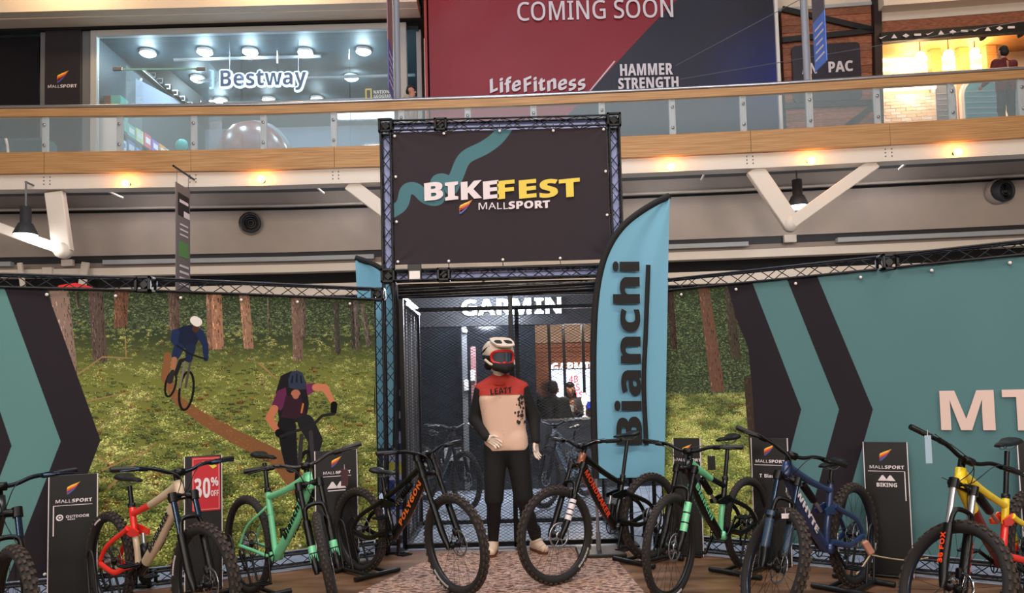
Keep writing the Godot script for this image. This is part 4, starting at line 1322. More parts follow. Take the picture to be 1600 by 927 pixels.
func watch_store():
	# the dark shop behind the cage
	var z := 11.3
	var bx := func(n: String, x0: float, x1: float, y0: float, y1: float, zz: float, d: float, m: Material, parent: Node):
		var st := nb()
		box(st, Vector3((x0 + x1) / 2, (y0 + y1) / 2, -zz), Vector3(x1 - x0, y1 - y0, d), Basis(), 0.005)
		return fin(st, n, m, parent)
	var w := struct_node("wall_kiosk", "dark front of the watch shop behind the cage")
	var ox0 := P(838, 600, z).x
	var ox1 := P(938, 600, z).x
	var oy1 := P(880, 507, z).y
	bx.call("fascia", -2.1, 2.4, oy1, 3.1, z, 0.14, M.wall_dark, w)
	bx.call("front_panel", -2.1, ox0, 0.0, oy1, z, 0.1, mat("dark_gloss", Color(0.10, 0.11, 0.125), 0.12), w)
	bx.call("front_panel", ox1, 2.4, 0.0, oy1, z, 0.1, M.dark_gloss, w)
	bx.call("counter_front", ox0, ox1, 0.0, 1.02, z, 0.1, M.wall_dark, w)
	sbox("wall_kiosk", Vector3(-2.1, 1.55, -13.3), Vector3(0.1, 3.1, 3.9), M.wall_dark, "side wall of the watch shop")
	sbox("wall_kiosk", Vector3(2.4, 1.55, -13.3), Vector3(0.1, 3.1, 3.9), M.wall_dark, "right side wall of the watch shop")
	sbox("ceiling", Vector3(0.15, 3.13, -13.3), Vector3(4.6, 0.06, 4.1), M.wall_dark, "dark roof of the watch shop")
	var bw := struct_node("wall_woodwork", "brown slatted wood wall inside the watch shop")
	for i in 26:
		bx.call("slat", -2.0, 2.3, 0.05 + i * 0.092, 0.05 + i * 0.092 + 0.086, 15.1, 0.06 + 0.01 * (i % 2), M.brick_wood, bw)
	bx.call("upper_band", -2.0, 2.3, 2.45, 3.1, 15.1, 0.06, mat("upper_cream", Color(0.72, 0.60, 0.50), 0.6), bw)
	var k := 0
	for p in [857, 880, 910]:
		var st := nb()
		var a := P(p, 508, 12.6)
		box(st, Vector3(a.x, 1.55, -12.6), Vector3(0.05, 3.1, 0.05))
		tag(fin(st, "mullion", M.black_paint), "thin black upright bar in the watch shop window, " + ["the left one", "the middle one", "the right one"][k], "bar"); k += 1
	var s := F / (z - 0.1)
	var t := thing("shop_sign", "large glowing white capital letters on the dark shop fascia behind the cage", "sign", P(799, 479.5, z - 0.1))
	text("GARMIN", 156 / s, 25 / s, Transform3D(), M.sign_glow, t, {"embolden": 0.5, "depth": 0.04})
	lamp(t.position + Vector3(0, -0.05, 0.25), 1.2, Color(0.9, 0.95, 1.0), "shop_sign_light", 0.2)
	t = thing("shop_sign", "smaller glowing white capital letters above the screen inside the watch shop", "sign", P(897, 574, 15.03))
	text("GARMIN", 72 * 15.0 / F, 15 * 15.0 / F, Transform3D(), M.sign_glow, t, {"embolden": 0.5, "depth": 0.04})
	t = thing("screen", "bright television screen with red lettering inside the watch shop", "screen", P(894, 608, 14.4))
	var st := nb(); box(st, Vector3(0, 0, 0), Vector3(0.88, 0.80, 0.05), Basis(), 0.01); box(st, Vector3(0, 0, -0.33), Vector3(0.2, 0.2, 0.66)); fin(st, "casing", M.black_paint, t)
	st = nb(); box(st, Vector3(0, 0.06, 0.03), Vector3(0.84, 0.64, 0.01)); fin(st, "display", glow("screen_white", Color(0.80, 0.86, 1.0), 1.3), t)
	st = nb(); box(st, Vector3(0, -0.32, 0.03), Vector3(0.84, 0.14, 0.01)); fin(st, "display_band", glow("screen_blue", Color(0.05, 0.15, 0.55), 0.8), t)
	var red := glow("screen_red", Color(0.95, 0.20, 0.15), 1.0)
	text("4B", 0.18, 0.13, Transform3D(Basis(), Vector3(0.03, 0.19, 0.036)), red, t)
	text("HIS", 0.3, 0.14, Transform3D(Basis(), Vector3(0.0, 0.03, 0.036)), red, t)
	text("US", 0.22, 0.12, Transform3D(Basis(), Vector3(0.1, -0.12, 0.036)), red, t)
	lamp(t.position + Vector3(0, 0, 0.4), 1.2, Color(0.85, 0.9, 1.0), "screen_light", 0.3)
	st = nb(); between(st, P(858, 504, 12.4), P(932, 502, 12.4), 0.1, 0.05)
	for x in [865, 925]: cyl(st, P(x, 503, 12.4), Vector3(P(x, 503, 12.4).x, 3.1, -12.4), 0.008, 6)
	tag(fin(st, "light_strip", M.sign_glow), "bright strip light along the top of the watch shop window", "light strip")
	lamp(P(895, 512, 12.6), 5.0, Color(1.0, 0.93, 0.85), "strip_light", 0.2)
	lamp(Vector3(-0.4, 2.8, -10.4), 9.0, Color(0.88, 0.93, 1.0), "aisle_light", 0.3)
	t = thing("ceiling_light", "small white downlight over the aisle between cage and watch shop", "ceiling light", Vector3(-0.4, 2.9, -10.4))
	st = nb(); lathe(st, [Vector2(0, 0.06), Vector2(0.16, 0.06), Vector2(0.16, 0.0), Vector2(0, 0)], Vector3.ZERO); fin(st, "housing", M.white, t)
	st = nb(); lathe(st, [Vector2(0.14, -0.002), Vector2(0.1, -0.02), Vector2(0, -0.025)], Vector3.ZERO); fin(st, "lens", M.lens_glow, t)
	st = nb(); cyl(st, Vector3(0, 0.05, 0), Vector3(0, 0.3, -0.75), 0.02); fin(st, "arm", M.black_paint, t)
	# slim display columns behind the left mesh
	t = thing("display_column", "slim upright display with white products behind the left half of the mesh gate", "display", Vector3(P(732, 600, 10.9).x, 0, -10.9))
	st = nb(); box(st, Vector3(-0.05, 1.25, 0), Vector3(0.08, 2.4, 0.08), Basis(), 0.01); fin(st, "column", M.mid_grey, t)
	st = nb(); box(st, Vector3(0.08, 1.55, 0.02), Vector3(0.08, 1.2, 0.06), Basis(), 0.01); fin(st, "pink_panel", mat("pink_panel", Color(0.6, 0.42, 0.42), 0.5), t)
	for y in [1.72, 1.58, 2.38]:
		st = nb(); box(st, Vector3(-0.03 + 0.1 * int(y < 2) * (1 if y > 1.6 else 0), y, 0.06), Vector3(0.07, 0.16 if y < 2 else 0.05, 0.05), Basis(), 0.01); fin(st, "product", M.white, t)
	t = thing("wall_plate", "two white square prints low on the dark shop front behind the left mesh gate", "print", P(712, 710, z - 0.08))
	for x in [-0.1, 0.13]:
		st = nb(); box(st, Vector3(x, 0.0, 0), Vector3(0.14, 0.2, 0.02)); fin(st, "white_print", M.light_grey, t)
	st = nb(); slab(st, PackedVector2Array([Vector2(-0.02, -0.1), Vector2(0.05, -0.1), Vector2(0.02, 0.1), Vector2(-0.05, 0.1)]), Transform3D(Basis(), Vector3(0.02, 0, 0.02)), 0.02); fin(st, "grey_print", M.mid_grey, t)

# ------------------------------------------------------------------ printed side walls
const LW := [Vector3(-1.26, 0, -6.77), Vector3(-2.92, 0, -5.86), Vector3(-4.65, 0, -5.2)]
const RW := [Vector3(1.34, 0, -6.75), Vector3(2.95, 0, -5.72), Vector3(4.65, 0, -4.62)]
const WY0 := 0.16
const WY1 := 2.35
func wall_uv(w: Array, px: float, py: float) -> Vector2:   # where a pixel's ray meets the printed wall: metres along, height
	var l1: float = w[0].distance_to(w[1])
	for i in 2:
		var d: Vector3 = (w[i + 1] - w[i]).normalized()
		var n := d.cross(Vector3.UP)
		var r := ray(px, py)
		var o := Vector3(0, CAM_H, 0)
		var p: Vector3 = o + r * ((w[i] - o).dot(n) / r.dot(n))
		var s: float = (p - w[i]).dot(d)
		if i == 1 or s <= l1: return Vector2(s + (l1 if i else 0.0), p.y)
	return Vector2.ZERO
func wall_at(w: Array, s: float, y: float, off := 0.0) -> Vector3:
	var l1: float = w[0].distance_to(w[1])
	var i := 0 if s < l1 else 1
	var d: Vector3 = (w[i + 1] - w[i]).normalized()
	var n := d.cross(Vector3.UP)
	if n.z < 0: n = -n
	return w[i] + d * (s - (l1 if i else 0.0)) + Vector3(0, y, 0) + n * off
func wall_len(w: Array) -> float: return w[0].distance_to(w[1]) + w[1].distance_to(w[2])

func foliage(im: Image, W: int, H: int, r: RandomNumberGenerator, x0: int, x1: int, dark_top: float, big := 1.0):
	# undergrowth: far trees on top, then leaves that grow towards the bottom of the print
	for y in range(0, H, 4):
		var v := float(y) / H
		im.fill_rect(Rect2i(x0, y, x1 - x0, 4), Color(0.20, 0.24, 0.17).lerp(Color(0.44, 0.46, 0.23), smoothstep(dark_top, dark_top + 0.2, v)))
	var tones := [Color(0.33, 0.38, 0.20), Color(0.44, 0.50, 0.25), Color(0.53, 0.58, 0.29), Color(0.63, 0.66, 0.35), Color(0.71, 0.72, 0.43), Color(0.17, 0.20, 0.11), Color(0.58, 0.53, 0.30)]
	var n := FastNoiseLite.new()
	n.seed = 5
	n.frequency = 0.006
	for i in 16000:
		var v := pow(r.randf(), 0.8) * (dark_top + 0.02)
		var k := n.get_noise_2d(r.randf() * 900, v * 900) * 1.6
		var x := r.randi_range(x0, x1 - 1)
		var c: Color = [Color(0.19, 0.22, 0.18), Color(0.27, 0.32, 0.23), Color(0.37, 0.43, 0.30), Color(0.46, 0.53, 0.36)][clampi(int(r.randf() * 3 + k * 1.2), 0, 3)]
		im.fill_rect(Rect2i(x, int(v * H), r.randi_range(2, 9), r.randi_range(2, 5)), c)
	# bushes, far ones first: a dark hollow below, leaves brighter on top
	for i in 7000:
		var q := float(i) / 7000
		var v := dark_top - 0.02 + (1.03 - dark_top) * q
		var x := r.randf_range(x0, x1)
		var y := v * H
		var s := (9.0 + 26.0 * q) * big * r.randf_range(0.6, 1.3)
		var k := n.get_noise_2d(x, y * 2.0)
		var hue := clampi(int(2.4 + k * 6.0 + r.randf_range(-1.3, 1.3)), 0, 4)
		var base: Color = (tones[hue] as Color).lerp(Color(0.55, 0.58, 0.42), 0.25 * (1.0 - q))
		if r.randf() < 0.04: base = Color(0.50, 0.34, 0.19)
		im.fill_rect(Rect2i(int(x - s * 0.5), int(y), int(s), int(s * 0.35)), shade(base, 0.58))
		for j in 34:
			var a := Vector2(r.randfn(0, 0.42), r.randfn(0, 0.26))
			var c := shade(base, r.randf_range(0.70, 1.18) * (1.0 - a.y * 0.7))
			var lw := s * r.randf_range(0.10, 0.22)
			im.fill_rect(Rect2i(int(x + a.x * s), int(y + a.y * s), max(1, int(lw)), max(1, int(lw * r.randf_range(0.4, 0.9)))), c)

func trunk(im: Image, a: Vector2, b: Vector2, w0: float, w1: float, c: Color, r: RandomNumberGenerator):
	poly_fill(im, [a + Vector2(-w0, 0), a + Vector2(w0, 0), b + Vector2(w1, 0), b + Vector2(-w1, 0)], c)
	for i in 140:
		var u := r.randf_range(-0.95, 0.95)
		var t := r.randf()
		var p := a.lerp(b, t) + Vector2(u * lerpf(w0, w1, t), 0)
		var k := r.randf_range(0.5, 1.35) * (1.0 - 0.35 * u)
		stroke(im, p, p + (b - a).normalized() * r.randf_range(4, 16), 1.2, 0.8, shade(c, k))

func side_walls():
	var r := RandomNumberGenerator.new()
	r.seed = 11
	var L := wall_len(LW)
	var H := 1024
	var W := int(H * L / (WY1 - WY0))
	var im := Image.create(W, H, false, Image.FORMAT_RGB8)
	# the left wall is read from right (near the gate) to left: s grows to the left
	var g := func(px: float, py: float) -> Vector2:
		var q := wall_uv(LW, px, py)
		return Vector2(W - q.x / L * W, (WY1 - q.y) / (WY1 - WY0) * H)
	var sc: float = ((g.call(400.0, 600.0) as Vector2) - (g.call(300.0, 600.0) as Vector2)).length() / 100.0
	foliage(im, W, H, r, 0, W, 0.13)
	# trail
	strokes(im, [g.call(262, 555), g.call(258, 590), g.call(280, 628), g.call(318, 655), g.call(366, 682), g.call(432, 715), g.call(470, 760)], [5 * sc, 6 * sc, 7 * sc, 9 * sc, 11 * sc, 13 * sc, 17 * sc], Color(0.50, 0.34, 0.22))
	for i in 500:
		var q: Vector2 = (g.call(262, 600) as Vector2).lerp(g.call(450, 735), r.randf())
		im.fill_rect(Rect2i(int(q.x + r.randf_range(-26, 10)), int(q.y + r.randf_range(-5, 34)), r.randi_range(2, 7), r.randi_range(1, 3)), Color(0.46, 0.30, 0.19).lerp(Color(0.60, 0.43, 0.29), r.randf()))
	# trunks
	for a in [[92, 455, 112, 590, 13, 9, Color(0.52, 0.44, 0.40)], [149, 455, 157, 565, 10, 10, Color(0.33, 0.28, 0.26)], [190, 455, 188, 512, 10, 9, Color(0.40, 0.29, 0.23)], [271, 455, 273, 516, 8, 8, Color(0.36, 0.30, 0.27)], [328, 455, 331, 545, 6, 7, Color(0.50, 0.38, 0.31)], [338, 455, 341, 546, 8, 9, Color(0.60, 0.45, 0.36)], [381, 455, 389, 545, 8, 8, Color(0.57, 0.44, 0.36)], [462, 465, 466, 562, 8, 9, Color(0.44, 0.36, 0.32)], [474, 465, 475, 526, 4, 4, Color(0.38, 0.33, 0.30)], [525, 472, 528, 552, 5, 5, Color(0.26, 0.25, 0.23)], [550, 470, 553, 545, 4, 4, Color(0.24, 0.23, 0.21)], [556, 470, 559, 544, 5, 5, Color(0.33, 0.31, 0.29)], [566, 475, 576, 540, 5, 5, Color(0.37, 0.34, 0.31)], [120, 455, 122, 478, 2, 2, Color(0.3, 0.27, 0.24)], [419, 462, 420, 516, 2, 2, Color(0.36, 0.36, 0.28)]]:
		trunk(im, g.call(a[0], a[1]), g.call(a[2], a[3]), a[4] * sc, a[5] * sc, a[6], r)
	# fallen twigs
	for a in [[122, 585, 160, 558, 1.4], [160, 558, 207, 560, 1.2], [196, 530, 197, 560, 1.0], [134, 628, 205, 612, 1.3], [160, 735, 225, 705, 1.5], [170, 762, 210, 725, 2.2], [205, 728, 243, 692, 1.3], [405, 568, 432, 592, 2.0], [154, 715, 175, 728, 1.4]]:
		stroke(im, g.call(a[0], a[1]), g.call(a[2], a[3]), a[4] * sc, a[4] * sc * 0.6, Color(0.58, 0.48, 0.32))
	# the rider in dark blue with a white helmet
	var z1 := func(x: float, y: float) -> Vector2: return g.call(x / 3.8625, 440 + y / 3.8625)
	var k := sc / 3.8625
	var navy := Color(0.10, 0.13, 0.22)
	ring_stroke(im, z1.call(1125, 660), 40 * k, 120 * k, 7 * k, Color(0.08, 0.08, 0.08), 0.12)
	ring_stroke(im, z1.call(1030, 620), 28 * k, 78 * k, 6 * k, Color(0.08, 0.08, 0.08), 0.2)
	strokes(im, [z1.call(1060, 560), z1.call(1090, 480), z1.call(1130, 470)], 12 * k, Color(0.12, 0.12, 0.13))
	strokes(im, [z1.call(1150, 480), z1.call(1120, 640)], 7 * k, Color(0.30, 0.28, 0.27))
	strokes(im, [z1.call(1115, 485), z1.call(1085, 640)], 6 * k, Color(0.45, 0.42, 0.40))
	poly_fill(im, [z1.call(1050, 300), z1.call(1100, 270), z1.call(1160, 262), z1.call(1215, 300), z1.call(1190, 370), z1.call(1165, 410), z1.call(1085, 400), z1.call(1060, 350)], navy)
	strokes(im, [z1.call(1060, 310), z1.call(1052, 355), z1.call(1075, 395)], [24 * k, 20 * k, 13 * k], Color(0.13, 0.18, 0.32))
	strokes(im, [z1.call(1205, 310), z1.call(1238, 380), z1.call(1243, 470)], [24 * k, 19 * k, 14 * k], Color(0.12, 0.17, 0.30))
	strokes(im, [z1.call(1080, 400), z1.call(1060, 450)], [30 * k, 24 * k], Color(0.12, 0.17, 0.30))
	strokes(im, [z1.call(1150, 400), z1.call(1140, 470)], [30 * k, 20 * k], Color(0.11, 0.15, 0.26))
	strokes(im, [z1.call(1052, 470), z1.call(1042, 540)], [16 * k, 12 * k], Color(0.62, 0.42, 0.31))
	strokes(im, [z1.call(1042, 545), z1.call(1025, 600)], [13 * k, 18 * k], Color(0.16, 0.16, 0.18))
	strokes(im, [z1.call(1065, 385), z1.call(1150, 440), z1.call(1245, 470)], 5 * k, Color(0.10, 0.10, 0.10))
	stroke(im, z1.call(1180, 285), z1.call(1180, 290), 22 * k, 20 * k, Color(0.28, 0.18, 0.14))
	stroke(im, z1.call(1175, 235), z1.call(1190, 245), 28 * k, 30 * k, Color(0.86, 0.84, 0.82))
	# the rider in purple with a dark helmet
	var z2 := func(x: float, y: float) -> Vector2: return g.call(400 + x / 3.8625, 440 + y / 3.8625)
	var dk := Color(0.12, 0.11, 0.13)
	poly_fill(im, [z2.call(120, 670), z2.call(150, 570), z2.call(215, 540), z2.call(300, 600), z2.call(320, 740), z2.call(300, 850), z2.call(140, 850)], dk)
	strokes(im, [z2.call(185, 870), z2.call(200, 1010), z2.call(215, 1120)], [62 * k, 52 * k, 40 * k], Color(0.10, 0.10, 0.12))
	strokes(im, [z2.call(300, 850), z2.call(360, 960), z2.call(330, 1100)], [55 * k, 48 * k, 34 * k], Color(0.13, 0.13, 0.15))
	ring_stroke(im, z2.call(300, 1200), 60 * k, 190 * k, 14 * k, Color(0.07, 0.07, 0.07), 0.05)
	strokes(im, [z2.call(275, 930), z2.call(262, 1100)], 14 * k, Color(0.20, 0.19, 0.2))
	strokes(im, [z2.call(330, 910), z2.call(345, 1100)], 14 * k, Color(0.22, 0.21, 0.22))
	poly_fill(im, [z2.call(95, 745), z2.call(130, 660), z2.call(180, 640), z2.call(190, 720), z2.call(150, 780)], Color(0.38, 0.16, 0.30))
	poly_fill(im, [z2.call(300, 620), z2.call(355, 612), z2.call(368, 655), z2.call(310, 690)], Color(0.42, 0.18, 0.34))
	poly_fill(im, [z2.call(180, 690), z2.call(270, 690), z2.call(300, 800), z2.call(240, 830), z2.call(150, 820)], Color(0.20, 0.12, 0.17))
	strokes(im, [z2.call(110, 770), z2.call(78, 825), z2.call(130, 905)], [27 * k, 24 * k, 18 * k], Color(0.72, 0.45, 0.33))
	strokes(im, [z2.call(360, 640), z2.call(415, 640), z2.call(465, 730)], [25 * k, 25 * k, 17 * k], Color(0.74, 0.47, 0.35))
	stroke(im, z2.call(470, 745), z2.call(468, 785), 24 * k, 20 * k, Color(0.06, 0.06, 0.06))
	stroke(im, z2.call(140, 915), z2.call(165, 930), 28 * k, 24 * k, Color(0.06, 0.06, 0.06))
	strokes(im, [z2.call(150, 935), z2.call(230, 905), z2.call(330, 880), z2.call(400, 810), z2.call(470, 800)], 10 * k, Color(0.14, 0.14, 0.15))
	stroke(im, z2.call(240, 680), z2.call(240, 690), 32 * k, 22 * k, Color(0.66, 0.42, 0.33))
	strokes(im, [z2.call(285, 740), z2.call(275, 790)], 6 * k, Color(0.75, 0.45, 0.2))
	poly_fill(im, [z2.call(198, 640), z2.call(195, 590), z2.call(212, 545), z2.call(245, 536), z2.call(280, 550), z2.call(298, 600), z2.call(302, 650), z2.call(250, 655)], Color(0.19, 0.22, 0.30))
	for q in [[215, 610, 222, 570], [245, 605, 247, 560], [275, 610, 270, 570]]: stroke(im, z2.call(q[0], q[1]), z2.call(q[2], q[3]), 6 * k, 4 * k, Color(0.09, 0.10, 0.14))
	# bands of colour on the left
	var dark := Color(0.160, 0.142, 0.166)
	var teal := Color(0.355, 0.52, 0.515)
	poly_fill(im, [g.call(68, 430), g.call(75, 460), g.call(157, 688), g.call(60, 945), g.call(-400, 945), g.call(-400, 430)], dark)
	poly_fill(im, [g.call(-2, 430), g.call(10, 458), g.call(95, 690), g.call(-4, 945), g.call(-400, 945), g.call(-400, 430)], teal)
	poly_fill(im, [g.call(-72, 430), g.call(18, 697), g.call(-75, 945), g.call(-400, 945), g.call(-400, 430)], dark)
	poly_fill(im, [g.call(-150, 430), g.call(-60, 697), g.call(-150, 945), g.call(-500, 945), g.call(-500, 430)], teal)
	printed_wall(LW, im, true, "wall sized forest print with two mountain bikers and teal and black chevrons, left of the gate")
	# right wall
	L = wall_len(RW)
	W = int(H * L / (WY1 - WY0))
	im = Image.create(W, H, false, Image.FORMAT_RGB8)
	var h := func(px: float, py: float) -> Vector2:
		var q := wall_uv(RW, px, py)
		return Vector2(q.x / L * W, (WY1 - q.y) / (WY1 - WY0) * H)
	sc = ((h.call(1200.0, 600.0) as Vector2) - (h.call(1100.0, 600.0) as Vector2)).length() / 100.0
	var edge: Vector2 = h.call(1190, 600)
	foliage(im, W, H, r, 0, int(edge.x) + 60, 0.45, 1.2)
	for a in [[1098, 440, 1122, 612, 9, 11, Color(0.40, 0.30, 0.25)], [1046, 440, 1054, 545, 6, 5, Color(0.25, 0.20, 0.18)], [1138, 440, 1150, 560, 6, 8, Color(0.27, 0.24, 0.21)], [1172, 590, 1190, 740, 10, 16, Color(0.24, 0.20, 0.17)]]:
		trunk(im, h.call(a[0], a[1]), h.call(a[2], a[3]), a[4] * sc, a[5] * sc, a[6], r)
	dark = Color(0.160, 0.144, 0.170)
	teal = Color(0.335, 0.485, 0.505)
	var far := 2100
	poly_fill(im, [h.call(1131, 425), h.call(1150, 497), h.call(1169, 543), h.call(1175, 606), h.call(1179, 673), h.call(1180, 910), h.call(far, 1000), h.call(far, 200)], dark)
	poly_fill(im, [h.call(1169, 425), h.call(1252, 640), h.call(1170, 950), h.call(far, 1000), h.call(far, 200)], teal)
	poly_fill(im, [h.call(1225, 425), h.call(1311, 640), h.call(1226, 950), h.call(far, 1000), h.call(far, 200)], dark)
	poly_fill(im, [h.call(1272, 420), h.call(1364, 640), h.call(1276, 950), h.call(far, 1000), h.call(far, 200)], teal)
	var w := printed_wall(RW, im, false, "wall sized teal print with black chevrons, forest strip and pale lettering, right of the gate")
	var a := wall_uv(RW, 1471, 672)
	var b := wall_uv(RW, 1471, 611)
	var e := wall_uv(RW, 1545, 668)
	var d: Vector3 = (RW[2] - RW[1]).normalized()
	var wid: float = (e.x - a.x) * 3.05
	text("MTB", wid, b.y - a.y, Transform3D(Basis(d, Vector3.UP, d.cross(Vector3.UP)), wall_at(RW, a.x + wid / 2, (a.y + b.y) / 2, 0.012)), mat("print_pink", Color(0.86, 0.76, 0.73), 0.6), w, {"embolden": 0.3})

func printed_wall(w: Array, im: Image, flip: bool, label: String) -> Node3D:
	var L := wall_len(w)
	var m := mat("wall_print_%s" % flip, Color(1, 1, 1), 0.8, 0.0, {"metallic_specular": 0.25})
	m.albedo_texture = ImageTexture.create_from_image(im)
	var t := thing("printed_wall", label, "banner")
	var f := func(u: float, v: float) -> Vector3:
		var s := clampf(L * (1.0 - u) if flip else L * u, 0.0, L)
		var wv := 0.0035 * sin(s * 9.0 + 3.0 * v) * sin(v * 11.0) + 0.006 * exp(-v * 9.0) * sin(s * 14.0)
		return wall_at(w, s, lerpf(WY1, WY0, v), wv)
	put(sheet(120, 30, f, 0.004), "printed_sheet", m, t)
	var n := int(L / 0.45)
	for i in n:
		for y in [WY1 - 0.045, WY0 + 0.03]:
			var c := wall_at(w, (i + 0.5) * L / n, y, 0.012)
			var st := nb()
			ball(st, c, Vector3.ONE * 0.013, 8, 6)
			fin(st, "tie_ball", M.white, t)
	var side := "left" if flip else "right"
	for j in [[WY1 + 0.055, "top", "black lattice truss along the top of the %s printed wall"], [0.075, "base", "black lattice truss along the floor under the %s printed wall"]]:
		var q := thing("truss_beam", j[2] % side, "truss")
		var dy: float = j[0]
		for i in 2: truss(q, wall_at(w, 0.02 if i == 0 else w[0].distance_to(w[1]) + 0.07, dy, -0.03), wall_at(w, w[0].distance_to(w[1]) - 0.07 if i == 0 else L, dy, -0.03), Vector3.UP, 0.12, 0.13)
		var cc := wall_at(w, w[0].distance_to(w[1]) - 0.001, dy, -0.03)
		corner(q, cc, 0.13)
	var q := thing("truss_post", "black lattice truss post at the gate end of the %s printed wall" % side, "truss")
	var p := wall_at(w, -0.05, 0, -0.03)
	truss(q, p + Vector3(0, 0.14, 0), p + Vector3(0, WY1, 0), Vector3.BACK, 0.11, 0.125)
	corner(q, p + Vector3(0, 0.075, 0), 0.12)
	corner(q, p + Vector3(0, WY1 + 0.055, 0), 0.12)
	return t

# ------------------------------------------------------------------ feather flags
func flags():
	var z := 6.66
	var t := thing("feather_flag", "tall pale blue feather flag with black name lettering right of the mannequin", "flag", Vector3(P(934, 860, z).x, 0, -z))
	var o := t.position
	var edge := cr([P(1046, 306, z) - o, P(1010, 325, z) - o, P(975, 352, z) - o, P(952, 385, z) - o, P(938, 425, z) - o, P(930, 480, z) - o, P(927, 560, z) - o, P(928, 660, z) - o, P(931, 748, z) - o], 5)
	var n := edge.size() - 1
	var at := func(v: float) -> Vector3:
		var i := clampf(v, 0.0, 0.9999) * n
		var a: Vector3 = edge[int(i)]
		return a.lerp(edge[int(i) + 1], i - int(i))
	var tip: Vector3 = edge[0]
	var br := P(1038, 746, z) - o
	var f := func(u: float, v: float) -> Vector3:
		var a: Vector3 = at.call(v)
		var k: float = clampf((tip.y - a.y) / (tip.y - br.y), 0.0, 1.0)
		var b: Vector3 = tip.lerp(br, k)
		b.y = a.y
		var p := a.lerp(b, u)
		p.z += 0.012 * sin(u * 7.0 + v * 3.0) * u + 0.008 * sin(u * 15.0 + v * 6.0) * u
		return p
	put(sheet(24, 48, f, 0.003), "cloth", M.flag_blue, t)
	var st := nb()
	tube(st, edge, 0.03, 8, Vector3.BACK, 0.6)
	fin(st, "sleeve", M.flag_black, t)
	st = nb()
	var bot: Vector3 = edge[n]
	cyl(st, bot, Vector3(bot.x + 0.005, 0.03, bot.z), 0.014, 10)
	fin(st, "pole", M.steel, t)
	st = nb(); cyl(st, Vector3(bot.x + 0.005, 0.03, bot.z), Vector3(bot.x + 0.005, 0.2, bot.z), 0.022, 10); fin(st, "socket", M.mid_grey, t)
	st = nb(); box(st, Vector3(bot.x + 0.02, 0.02, bot.z), Vector3(0.42, 0.035, 0.36), Basis(), 0.01); fin(st, "base_plate", mat("plate_brown", Color(0.13, 0.11, 0.11), 0.5), t)
	var s := F / z
	var rot := Basis(Vector3(0.02, 1, 0), Vector3(-1, 0.02, 0), Vector3.BACK)
	text("Bianchi", 286 / s, 42 / s, Transform3D(rot, P(980, 551, z - 0.035) - o), M.flag_black, t, {"embolden": 0.5, "depth": 0.003})
	st = nb()
	var pl := []
	for q in cr([P(1013, 414, z - 0.035) - o, P(1009, 520, z - 0.035) - o, P(1006, 600, z - 0.035) - o, P(1010, 696, z - 0.035) - o], 6): pl.append(q)
	tube(st, pl, 0.024, 6, Vector3.BACK, 0.06)
	fin(st, "printed_line", M.flag_black, t)
	# the second flag, behind the tower's left column
	z = 7.45
	t = thing("feather_flag", "pale blue feather flag half hidden behind the tower's left column", "flag", Vector3(P(616, 850, z).x, 0, -z))
	o = t.position
	var e2 := cr([P(555, 403, z) - o, P(578, 411, z) - o, P(600, 424, z) - o, P(613, 445, z) - o, P(619, 490, z) - o, P(620, 560, z) - o, P(618, 700, z) - o], 5)
	n = e2.size() - 1
	var at2 := func(v: float) -> Vector3:
		var i := clampf(v, 0.0, 0.9999) * n
		var a: Vector3 = e2[int(i)]
		return a.lerp(e2[int(i) + 1], i - int(i))
	tip = e2[0]
	br = P(572, 700, z) - o
	var f2 := func(u: float, v: float) -> Vector3:
		var a: Vector3 = at2.call(v)
		var kk: float = clampf((tip.y - a.y) / (tip.y - br.y), 0.0, 1.0)
		var b: Vector3 = tip.lerp(br, kk)
		b.y = a.y
		var p := b.lerp(a, u)
		p.z += 0.01 * sin(u * 9.0 + v * 3.0)
		return p
	put(sheet(16, 36, f2, 0.003), "cloth", M.flag_blue, t)
	st = nb(); tube(st, e2, 0.03, 8, Vector3.BACK, 0.6); fin(st, "sleeve", M.flag_black, t)
	st = nb(); cyl(st, e2[n], Vector3(e2[n].x, 0.03, e2[n].z), 0.014, 10); fin(st, "pole", M.steel, t)
	st = nb(); box(st, Vector3(e2[n].x - 0.06, 0.02, e2[n].z), Vector3(0.2, 0.035, 0.3), Basis(), 0.01); fin(st, "base_plate", M.plate_brown, t)

# ------------------------------------------------------------------ bicycles
func ring_pts(R: float, n: int, z := 0.0) -> Array:
	var o := []
	for i in n + 1: o.append(Vector3(cos(TAU * i / n) * R, sin(TAU * i / n) * R, z))
	return o

